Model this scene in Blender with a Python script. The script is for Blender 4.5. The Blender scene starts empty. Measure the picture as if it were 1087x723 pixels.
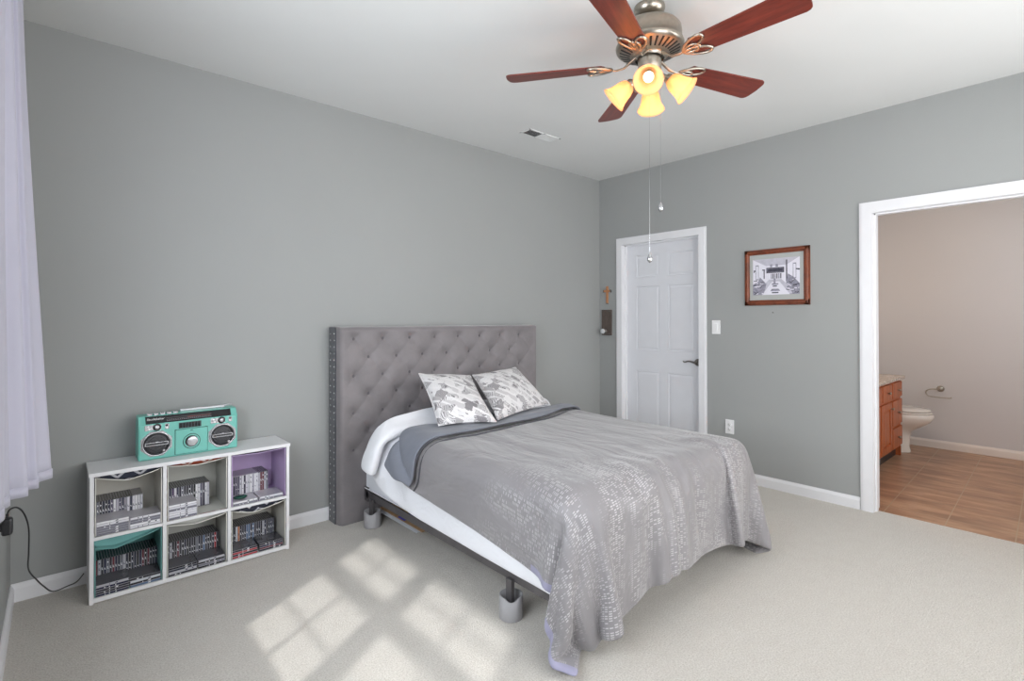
import bpy, bmesh, math, random, zlib, base64
from mathutils import Vector, Matrix
random.seed(7)
sc = bpy.context.scene
COL = sc.collection
PI = math.pi
R = math.radians

# ---------------------------------------------------------------- camera
cam_d = bpy.data.cameras.new('camera'); cam = bpy.data.objects.new('camera', cam_d); COL.objects.link(cam)
cam_d.sensor_width = 36.0; cam_d.lens = 36.0 * 545.87 / 1087.0
cam_d.shift_y = -26.3 / 1087.0; cam_d.clip_start = 0.02
cam.location = (-4.1696, -3.3517, 1.3177)
_yaw, _pit, _rol = 0.84575, 0.00688, 0.00119
fw = Vector((math.cos(_yaw) * math.cos(_pit), math.sin(_yaw) * math.cos(_pit), math.sin(_pit)))
rt = Vector((math.sin(_yaw), -math.cos(_yaw), 0)); up = rt.cross(fw)
r2 = rt * math.cos(_rol) - up * math.sin(_rol); u2 = rt * math.sin(_rol) + up * math.cos(_rol)
M3 = Matrix((r2, u2, -fw)).transposed(); cam.rotation_euler = M3.to_euler()
sc.camera = cam

# ---------------------------------------------------------------- light
sc.view_settings.view_transform = 'Standard'; sc.view_settings.look = 'None'
sc.view_settings.gamma = 1.0; sc.view_settings.use_curve_mapping = False
sc.view_settings.exposure = 0.36
sc.render.film_transparent = False
w = bpy.data.worlds.new('sky'); sc.world = w; w.use_nodes = True
w.node_tree.nodes['Background'].inputs[0].default_value = (0.86, 0.93, 1.0, 1)
w.node_tree.nodes['Background'].inputs[1].default_value = 1.2
def lamp(kind, name, energy, color, loc, aim=None, size=None, size_y=None, **kw):
    d = bpy.data.lights.new(name, kind); d.energy = energy; d.color = color
    o = bpy.data.objects.new(name, d); COL.objects.link(o); o.location = loc
    if aim is not None: o.rotation_euler = Vector(aim).to_track_quat('-Z', 'Y').to_euler()
    if kind == 'AREA':
        d.shape = 'RECTANGLE'; d.size = size; d.size_y = size_y or size
    for k, v in kw.items(): setattr(d, k, v)
    return o
SUN = Vector((0.867, 0.498, -1.05))
lamp('SUN', 'sun', 1.85, (1.0, 0.985, 0.96), (-8, -6, 8), SUN, angle=R(1.6))
lamp('AREA', 'window_daylight', 75, (0.88, 0.94, 1.0), (-4.55, -2.06, 1.55), (1, 0.1, 0.12), 1.5, 1.3)
lamp('AREA', 'added_fill_light', 66, (1.0, 0.985, 0.965), (-2.0, -4.24, 1.50), (0, 1, 0.10), 3.3, 1.8)  # fill light added behind the camera to brighten the room
lamp('AREA', 'bathroom_vanity_light', 11, (1.0, 0.76, 0.54), (1.0, -1.56, 2.05), (0.3, -1, -0.35), 0.9, 0.15)
lamp('AREA', 'bathroom_daylight', 17, (0.84, 0.92, 1.0), (1.4, -3.84, 1.7), (0.5, 1, -0.1), 1.0, 1.2)

# ---------------------------------------------------------------- materials
def lin(r, g, b):
    f = lambda c: c / 12.92 if c <= 0.04045 else ((c + 0.055) / 1.055) ** 2.4
    return (f(r / 255), f(g / 255), f(b / 255), 1)
class NT:
    def __init__(s, name):
        s.m = bpy.data.materials.new(name); s.m.use_nodes = True
        s.t = s.m.node_tree; s.p = s.t.nodes['Principled BSDF']; s.out = s.t.nodes['Material Output']
    def n(s, typ, ins=None, **kw):
        x = s.t.nodes.new(typ)
        for k, v in kw.items(): setattr(x, k, v)
        for k, v in (ins or {}).items(): s.set(x.inputs[k], v)
        return x
    def set(s, sock, v):
        if isinstance(v, bpy.types.NodeSocket): s.t.links.new(v, sock)
        else: sock.default_value = v
    def math(s, op, a, b=0.0, c=None, clamp=False):
        x = s.n('ShaderNodeMath', {0: a, 1: b}, operation=op); x.use_clamp = clamp
        if c is not None: s.set(x.inputs[2], c)
        return x.outputs[0]
    def mix(s, f, a, b, blend='MIX'):
        x = s.n('ShaderNodeMix', data_type='RGBA', blend_type=blend)
        s.set(x.inputs[0], f); s.set(x.inputs[6], a); s.set(x.inputs[7], b); return x.outputs[2]
    def ramp(s, f, stops, interp='LINEAR'):
        x = s.n('ShaderNodeValToRGB', {0: f}); r = x.color_ramp; r.interpolation = interp
        while len(r.elements) < len(stops): r.elements.new(0.5)
        for e, (p, c) in zip(r.elements, stops): e.position = p; e.color = c
        return x.outputs[0]
    def coord(s, kind='Object', scale=(1, 1, 1), rot=(0, 0, 0)):
        tc = s.n('ShaderNodeTexCoord'); mp = s.n('ShaderNodeMapping', {0: tc.outputs[kind]})
        mp.inputs['Scale'].default_value = scale; mp.inputs['Rotation'].default_value = rot
        return mp.outputs[0]
    def noise(s, vec, scale, detail=3, rough=.5, dist=0.0):
        return s.n('ShaderNodeTexNoise', {'Vector': vec, 'Scale': scale, 'Detail': detail, 'Roughness': rough, 'Distortion': dist}).outputs[0]
    def bump(s, h, strength=.3, dist=.01):
        b = s.n('ShaderNodeBump', {'Height': h, 'Strength': strength, 'Distance': dist}); s.set(s.p.inputs['Normal'], b.outputs[0])
    def base(s, c, rough=.5, metal=0, **kw):
        s.set(s.p.inputs['Base Color'], c); s.set(s.p.inputs['Roughness'], rough); s.set(s.p.inputs['Metallic'], metal)
        for k, v in kw.items(): s.set(s.p.inputs[k.replace('_', ' ')], v)
def simple(name, rgb, rough=.5, metal=0, var=0.06, vs=12, bump=0, bs=200, kind='Object', **kw):
    a = NT(name); v = a.coord(kind); f = a.noise(v, vs, 4)
    c = lin(*rgb); lo = tuple(x * (1 - var) for x in c[:3]) + (1,); hi = tuple(min(1, x * (1 + var)) for x in c[:3]) + (1,)
    a.base(a.ramp(f, [(.3, lo), (.7, hi)]), rough, metal, **kw)
    if bump: a.bump(a.noise(v, bs, 2), bump, .003)
    return a.m
def wood(name, dark, light, scale=(1, 12, 12), rough=.4, ns=3, **kw):
    a = NT(name); v = a.coord('Object', scale); f = a.noise(v, ns, 6, .6, .6)
    f2 = a.noise(v, ns * 7, 3, .6)
    c = a.ramp(a.math('ADD', a.math('MULTIPLY', f, .75), a.math('MULTIPLY', f2, .25)), [(.32, lin(*dark)), (.66, lin(*light))])
    a.base(c, rough, 0, **kw); return a.m

M = {}
M['wall'] = simple('wall_paint', (157, 159, 158), .85, var=.015, vs=1.5, bump=.15, bs=350)
M['ceiling'] = simple('ceiling_paint', (219, 220, 219), .9, var=.01, vs=2, bump=.1, bs=300)
M['bath_wall'] = simple('bathroom_paint', (203, 198, 196), .6, var=.015, vs=1.5, bump=.1, bs=300)
M['trim'] = simple('white_trim', (228, 228, 231), .4, var=.01)
M['bathtrim'] = simple('cream_trim', (226, 214, 204), .4, var=.01)
M['door'] = simple('white_door', (222, 223, 228), .38, var=.012)
def carpet():
    a = NT('carpet'); v = a.coord('Object')
    f1 = a.noise(v, 2.2, 4, .6); f2 = a.noise(v, 150, 3, .7); f3 = a.noise(v, 14, 5, .65)
    c = a.ramp(f2, [(.3, lin(186, 179, 169)), (.5, lin(216, 211, 203)), (.72, lin(238, 234, 227))])
    c = a.mix(a.math('MULTIPLY', f1, .30), c, lin(208, 201, 191))
    c = a.mix(a.ramp(f3, [(.42, (0, 0, 0, 1)), (.75, (.32, .32, .32, 1))]), c, lin(198, 191, 181))
    a.base(c, .95, 0, Specular_IOR_Level=.1, Sheen_Weight=.25)
    h = a.math('ADD', a.noise(v, 165, 4, .75), a.math('MULTIPLY', f3, .7)); a.bump(h, .85, .012); return a.m
M['carpet'] = carpet()
def tile():
    a = NT('bathroom_tile'); v = a.coord('Object'); mb_ = a.n('ShaderNodeMapping', {0: v}); mb_.inputs['Location'].default_value = (-.12, .146, 0); mb_.inputs['Rotation'].default_value = (0, 0, -.033); vb = mb_.outputs[0]
    b = a.n('ShaderNodeTexBrick', {'Vector': vb, 'Scale': 1.0, 'Mortar Size': .003, 'Mortar Smooth': .1, 'Brick Width': .34, 'Row Height': .322, 'Color1': (0, 0, 0, 1), 'Color2': (1, 1, 1, 1)}, offset=0.0)
    v2 = a.coord('Object', (6, 1.6, 1)); f = a.noise(v2, 1.7, 6, .6, .5); f2 = a.noise(v, 1.2, 2)
    c = a.ramp(f, [(.3, lin(128, 88, 62)), (.5, lin(168, 124, 92)), (.68, lin(198, 156, 124))])
    c = a.mix(a.math('MULTIPLY', f2, .35), c, lin(170, 150, 130))
    c = a.mix(b.outputs['Fac'], c, lin(176, 152, 126)); a.base(c, .33)
    a.bump(a.math('SUBTRACT', 1.0, b.outputs['Fac']), .3, .002); return a.m
M['tile'] = tile()
M['chrome'] = simple('chrome', (205, 205, 208), .18, 1, var=.03)
M['nickel'] = simple('brushed_nickel', (176, 168, 156), .32, 1, var=.08, vs=60)
M['bronze'] = simple('dark_pewter', (124, 120, 116), .35, .9)
M['plastic_white'] = simple('white_plastic', (235, 235, 236), .35, var=.01)
M['black'] = simple('black_plastic', (30, 30, 34), .4)
M['blade'] = wood('cherry_blade', (74, 26, 20), (124, 50, 36), (1.2, 14, 14), .35, 2.5)
M['frame_wood'] = wood('walnut_frame', (84, 38, 20), (138, 70, 40), (3, 3, 3), .35, 5)
M['cabinet'] = wood('cherry_cabinet', (150, 74, 36), (196, 108, 60), (10, 10, 1), .38, 2.5)
M['cross_wood'] = wood('pale_wood', (160, 104, 66), (206, 150, 106), (20, 20, 3), .5)
M['plate_wood'] = wood('dark_brown_plate', (68, 58, 54), (104, 92, 84), (20, 20, 4), .5)
M['particle'] = simple('white_laminate', (226, 226, 228), .45, var=.012)
M['porcelain'] = simple('porcelain', (232, 224, 214), .12, var=.005)
M['steel'] = simple('black_steel', (96, 93, 95), .45, .4, var=.1)
M['pvc'] = simple('grey_pvc', (158, 156, 158), .5, var=.03)
M['nail'] = simple('nail_steel', (200, 200, 200), .25, 1)
def velvet(name, rgb):
    a = NT(name); v = a.coord('Object'); f = a.noise(v, 5, 4, .6)
    c = lin(*rgb); a.base(a.ramp(f, [(.3, tuple(x * .86 for x in c[:3]) + (1,)), (.7, tuple(x * 1.12 for x in c[:3]) + (1,))]), .7, 0, Sheen_Weight=.5, Sheen_Roughness=.4)
    a.bump(a.noise(v, 400, 2), .15, .002); return a.m
M['velvet'] = velvet('grey_velvet', (126, 121, 123))
M['velvet_dark'] = velvet('charcoal_band', (72, 74, 80))
M['button'] = simple('grey_button', (92, 88, 92), .35)
def cloth(name, rgb, wr=.25, sc_=9, fine=.15, rough=.8, sheen=.2):
    a = NT(name); v = a.coord('Object'); c = lin(*rgb)
    a.base(a.ramp(a.noise(v, 3, 3), [(.3, tuple(x * .97 for x in c[:3]) + (1,)), (.7, c)]), rough, 0, Sheen_Weight=sheen)
    h = a.math('ADD', a.math('MULTIPLY', a.noise(v, sc_, 4, .5, .8), 1.0), a.math('MULTIPLY', a.noise(v, 500, 2), fine * .1))
    a.bump(h, wr, .03); return a.m
M['white_cloth'] = cloth('white_cotton', (236, 237, 242), .35, 7)
M['box_fabric'] = cloth('white_box_spring', (226, 229, 236), .2, 5)
M['slate_cloth'] = cloth('slate_lining', (116, 120, 131), .15, 8)
M['lavender'] = cloth('lavender_edging', (150, 148, 172), .15, 8)
M['piping'] = cloth('charcoal_piping', (70, 70, 76), .1, 8)
M['curtain'] = cloth('grey_curtain', (192, 191, 206), .12, 5)
def duvet_mat():
    a = NT('grey_satin_duvet'); tc = a.n('ShaderNodeTexCoord'); uv = tc.outputs['UV']
    sx = a.n('ShaderNodeSeparateXYZ', {0: uv}); U, V = sx.outputs[0], sx.outputs[1]
    br = a.n('ShaderNodeTexBrick', {'Vector': uv, 'Scale': 1.0, 'Mortar Size': .0026, 'Mortar Smooth': .3, 'Bias': 0.0, 'Brick Width': .0165, 'Row Height': .0095,
                                    'Color1': (0, 0, 0, 1), 'Color2': (1, 1, 1, 1)}, offset=0.0)
    cell = a.math('GREATER_THAN', br.outputs['Color'], .42)
    inv = a.math('SUBTRACT', 1.0, br.outputs['Fac'])
    mp = a.n('ShaderNodeMapping', {0: uv}); mp.inputs['Scale'].default_value = (9, 1.6, 1)
    st = a.ramp(a.noise(mp.outputs[0], 1.0, 4, .65), [(.40, (0, 0, 0, 1)), (.58, (1, 1, 1, 1))])
    reg = a.ramp(a.math('DIVIDE', a.math('ADD', V, a.math('MULTIPLY', a.math('ABSOLUTE', a.math('SUBTRACT', U, 1.05)), .45)), 2.1), [(.60, (0, 0, 0, 1)), (.72, (1, 1, 1, 1))])
    rs = [n for n in a.t.nodes if n.type == 'VALTORGB'][-1]
    msk = a.math('MULTIPLY', a.math('MULTIPLY', cell, inv), a.math('MULTIPLY', st, reg))
    v = tc.outputs['Object']
    basec = a.ramp(a.noise(v, 4, 3), [(.3, lin(125, 122, 125)), (.7, lin(134, 131, 133))])
    c = a.mix(a.math('MULTIPLY', msk, .6), basec, lin(206, 203, 205))
    rough = a.math('SUBTRACT', .52, a.math('MULTIPLY', msk, .2))
    a.base(c, rough, 0, Sheen_Weight=.35, Specular_IOR_Level=.5)
    mp2 = a.n('ShaderNodeMapping', {0: uv}); mp2.inputs['Scale'].default_value = (5, 1.6, 1)
    mp2.inputs['Rotation'].default_value = (0, 0, .25)
    h = a.math('ADD', a.noise(mp2.outputs[0], 1.6, 3, .5, .5), a.math('MULTIPLY', a.noise(v, 300, 2), .02)); a.bump(h, .6, .04); return a.m
M['duvet'] = duvet_mat()
def print_fabric():
    a = NT('grey_patterned_cotton'); v = a.coord('Object', (1, 1, 1), (.3, .2, .7))
    n1 = a.n('ShaderNodeTexNoise', {'Vector': v, 'Scale': 16.0, 'Detail': 2.0})
    vv = a.n('ShaderNodeVectorMath', {0: v, 1: a.n('ShaderNodeVectorMath', {0: n1.outputs[1], 3: .018}, operation='SCALE').outputs[0]}, operation='ADD').outputs[0]
    vo = a.n('ShaderNodeTexVoronoi', {'Vector': vv, 'Scale': 17.0}, distance='MANHATTAN')
    sx = a.n('ShaderNodeSeparateXYZ', {0: vo.outputs['Color']})
    pick = a.ramp(sx.outputs[0], [(0, lin(214, 212, 213)), (.30, lin(168, 165, 167)), (.45, lin(218, 216, 217)), (.68, lin(138, 135, 138)), (.80, lin(196, 193, 195))], 'CONSTANT')
    st = a.math('GREATER_THAN', a.math('FRACT', a.math('MULTIPLY', vo.outputs['Distance'], 4.6)), .55)
    dark = a.mix(a.math('GREATER_THAN', sx.outputs[1], .5), lin(130, 127, 130), lin(224, 222, 223))
    c = a.mix(a.math('MULTIPLY', st, a.math('GREATER_THAN', sx.outputs[2], .30)), pick, dark)
    w2 = a.n('ShaderNodeTexWave', {'Vector': vv, 'Scale': 7.0, 'Distortion': 1.5, 'Detail': 1.0}, bands_direction='DIAGONAL').outputs[1]
    c = a.mix(a.math('MULTIPLY', a.math('GREATER_THAN', w2, .80), a.math('GREATER_THAN', sx.outputs[1], .35)), c, lin(224, 222, 223))
    a.base(c, .85, 0, Sheen_Weight=.1); a.bump(a.noise(v, 10, 3), .3, .02); return a.m
M['pillow_print'] = print_fabric()

# ---------------------------------------------------------------- mesh helpers
class MB:
    def __init__(s): s.v = []; s.f = []; s.mi = []; s.mats = []; s.k = 0; s.sm = []; s.smooth = False
    def mat(s, m):
        if m not in s.mats: s.mats.append(m)
        s.k = s.mats.index(m); return s
    def add(s, vs, fs, smooth=None):
        b = len(s.v); s.v += [tuple(x) for x in vs]
        for f in fs: s.f.append([b + i for i in f]); s.mi.append(s.k); s.sm.append(s.smooth if smooth is None else smooth)
    def hexa(s, lo, hi):   # two quads
        s.add(list(lo) + list(hi), [(3, 2, 1, 0), (4, 5, 6, 7), (0, 1, 5, 4), (1, 2, 6, 5), (2, 3, 7, 6), (3, 0, 4, 7)])
    def box(s, x0, x1, y0, y1, z0, z1, c=0.0):
        if c <= 0:
            s.hexa([(x0, y0, z0), (x1, y0, z0), (x1, y1, z0), (x0, y1, z0)], [(x0, y0, z1), (x1, y0, z1), (x1, y1, z1), (x0, y1, z1)]); return
        bm = bmesh.new(); bmesh.ops.create_cube(bm, size=1)
        for v in bm.verts: v.co = (x0 + (v.co.x + .5) * (x1 - x0), y0 + (v.co.y + .5) * (y1 - y0), z0 + (v.co.z + .5) * (z1 - z0))
        bmesh.ops.bevel(bm, geom=list(bm.edges), offset=c, segments=2, affect='EDGES', profile=.5)
        s.bm(bm)
    def bm(s, bm, smooth=None):
        bm.verts.index_update(); s.add([v.co[:] for v in bm.verts], [[v.index for v in f.verts] for f in bm.faces], smooth); bm.free()
    def frus(s, o, U, V, N, u0, u1, v0, v1, n0, n1, ins):   # frustum: inset at n1
        o, U, V, N = Vector(o), Vector(U), Vector(V), Vector(N)
        P = lambda u, v, n: o + U * u + V * v + N * n
        s.hexa([P(u0, v0, n0), P(u1, v0, n0), P(u1, v1, n0), P(u0, v1, n0)],
               [P(u0 + ins, v0 + ins, n1), P(u1 - ins, v0 + ins, n1), P(u1 - ins, v1 - ins, n1), P(u0 + ins, v1 - ins, n1)])
    def rings(s, rings, cap0=True, cap1=True, closed=True, smooth=True):
        n = len(rings[0]); vs = [p for r in rings for p in r]; fs = []
        for j in range(len(rings) - 1):
            for i in range(n if closed else n - 1):
                a = j * n + i; b = j * n + (i + 1) % n; fs.append((a, b, b + n, a + n))
        s.add(vs, fs, smooth)
        if cap0: s.add(rings[0], [list(range(n))[::-1]], False)
        if cap1: s.add(rings[-1], [list(range(n))], False)
    def lathe(s, prof, o=(0, 0, 0), axis=(0, 0, 1), n=28, cap0=False, cap1=False, a0=0, smooth=True):
        o = Vector(o); q = Vector((0, 0, 1)).rotation_difference(Vector(axis).normalized())
        rs = []
        for r, z in prof: rs.append([o + q @ Vector((r * math.cos(a0 + 2 * PI * i / n), r * math.sin(a0 + 2 * PI * i / n), z)) for i in range(n)])
        s.rings(rs, cap0, cap1, True, smooth)
    def cyl(s, a, b, r, n=16, r1=None):
        a, b = Vector(a), Vector(b); s.lathe([(r, 0), (r if r1 is None else r1, (b - a).length)], a, b - a, n, True, True)
    def tube(s, pts, r, n=8, closed=False, flat=1.0):
        pts = [Vector(p) for p in pts]; rings = []; N = len(pts); prev = None
        for i, p in enumerate(pts):
            if closed: t = pts[(i + 1) % N] - pts[i - 1]
            else: t = pts[min(i + 1, N - 1)] - pts[max(i - 1, 0)]
            t.normalize()
            if prev is None:
                u = t.cross(Vector((0, 0, 1)));  u = u if u.length > .05 else t.cross(Vector((1, 0, 0)))
            else: u = prev - t * prev.dot(t)
            u.normalize(); prev = u; v = t.cross(u); rr = r[i] if isinstance(r, (list, tuple)) else r
            rings.append([p + u * rr * math.cos(2 * PI * k / n) + v * rr * flat * math.sin(2 * PI * k / n) for k in range(n)])
        if closed: rings.append(rings[0]); s.rings(rings, False, False)
        else: s.rings(rings)
    def prism(s, poly, o, U, V, N, t):  # 2D outline extruded along N by t
        o, U, V, N = Vector(o), Vector(U), Vector(V), Vector(N); n = len(poly)
        a = [o + U * x + V * y for x, y in poly]; b = [p + N * t for p in a]
        s.add(a + b, [list(range(n))[::-1], list(range(n, 2 * n))] + [(i, (i + 1) % n, n + (i + 1) % n, n + i) for i in range(n)])
    def sphere(s, c, r, n=12, sz=(1, 1, 1)):
        prof = [(max(1e-4, math.sin(PI * i / n)) , -math.cos(PI * i / n)) for i in range(n + 1)]
        b = len(s.v); s.lathe(prof, n=n * 2 - 4)
        for i in range(b, len(s.v)): x, y, z = s.v[i]; s.v[i] = (c[0] + x * r * sz[0], c[1] + y * r * sz[1], c[2] + z * r * sz[2])
    def xf(s, mat, start=0):
        for i in range(start, len(s.v)): s.v[i] = tuple(mat @ Vector(s.v[i]))
    def mesh(s, name):
        me = bpy.data.meshes.new(name); me.from_pydata(s.v, [], s.f)
        for m in s.mats: me.materials.append(m)
        me.polygons.foreach_set('material_index', s.mi); me.polygons.foreach_set('use_smooth', s.sm)
        me.update()
        bm = bmesh.new(); bm.from_mesh(me); bmesh.ops.recalc_face_normals(bm, faces=bm.faces); bm.to_mesh(me); bm.free()
        return me
    def obj(s, name, parent=None, m=None):
        if m and not s.mats: s.mats = [m]
        o = bpy.data.objects.new(name, s.mesh(name)); COL.objects.link(o)
        if parent is not None:
            o.parent = parent
            q = parent; off = Vector((0, 0, 0))
            # vertices are written in world space: take the parent chain's offset off
            o.matrix_parent_inverse = Matrix.Identity(4)
            o.data.transform(world_of(parent).inverted())
        return o
def world_of(o):
    m = Matrix.LocRotScale(o.location, o.rotation_euler, o.scale)
    return m if o.parent is None else world_of(o.parent) @ m
def tag(o, label, cat, group=None, kind=None):
    if label: o['label'] = label
    if cat: o['category'] = cat
    if group: o['group'] = group
    if kind: o['kind'] = kind
    return o
def thing(name, label, cat, loc=(0, 0, 0), group=None, rz=0.0):
    o = bpy.data.objects.new(name, None); COL.objects.link(o); o.location = loc; o.rotation_euler = (0, 0, rz); o.empty_display_size = .1
    return tag(o, label, cat, group)
def struct(o): o['kind'] = 'structure'; return o
def recenter(o):  # origin of a one-mesh thing to its base
    vs = [v.co for v in o.data.vertices]
    c = Vector(((min(v.x for v in vs) + max(v.x for v in vs)) / 2, (min(v.y for v in vs) + max(v.y for v in vs)) / 2, min(v.z for v in vs)))
    o.data.transform(Matrix.Translation(-c)); o.location = c; return o

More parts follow.
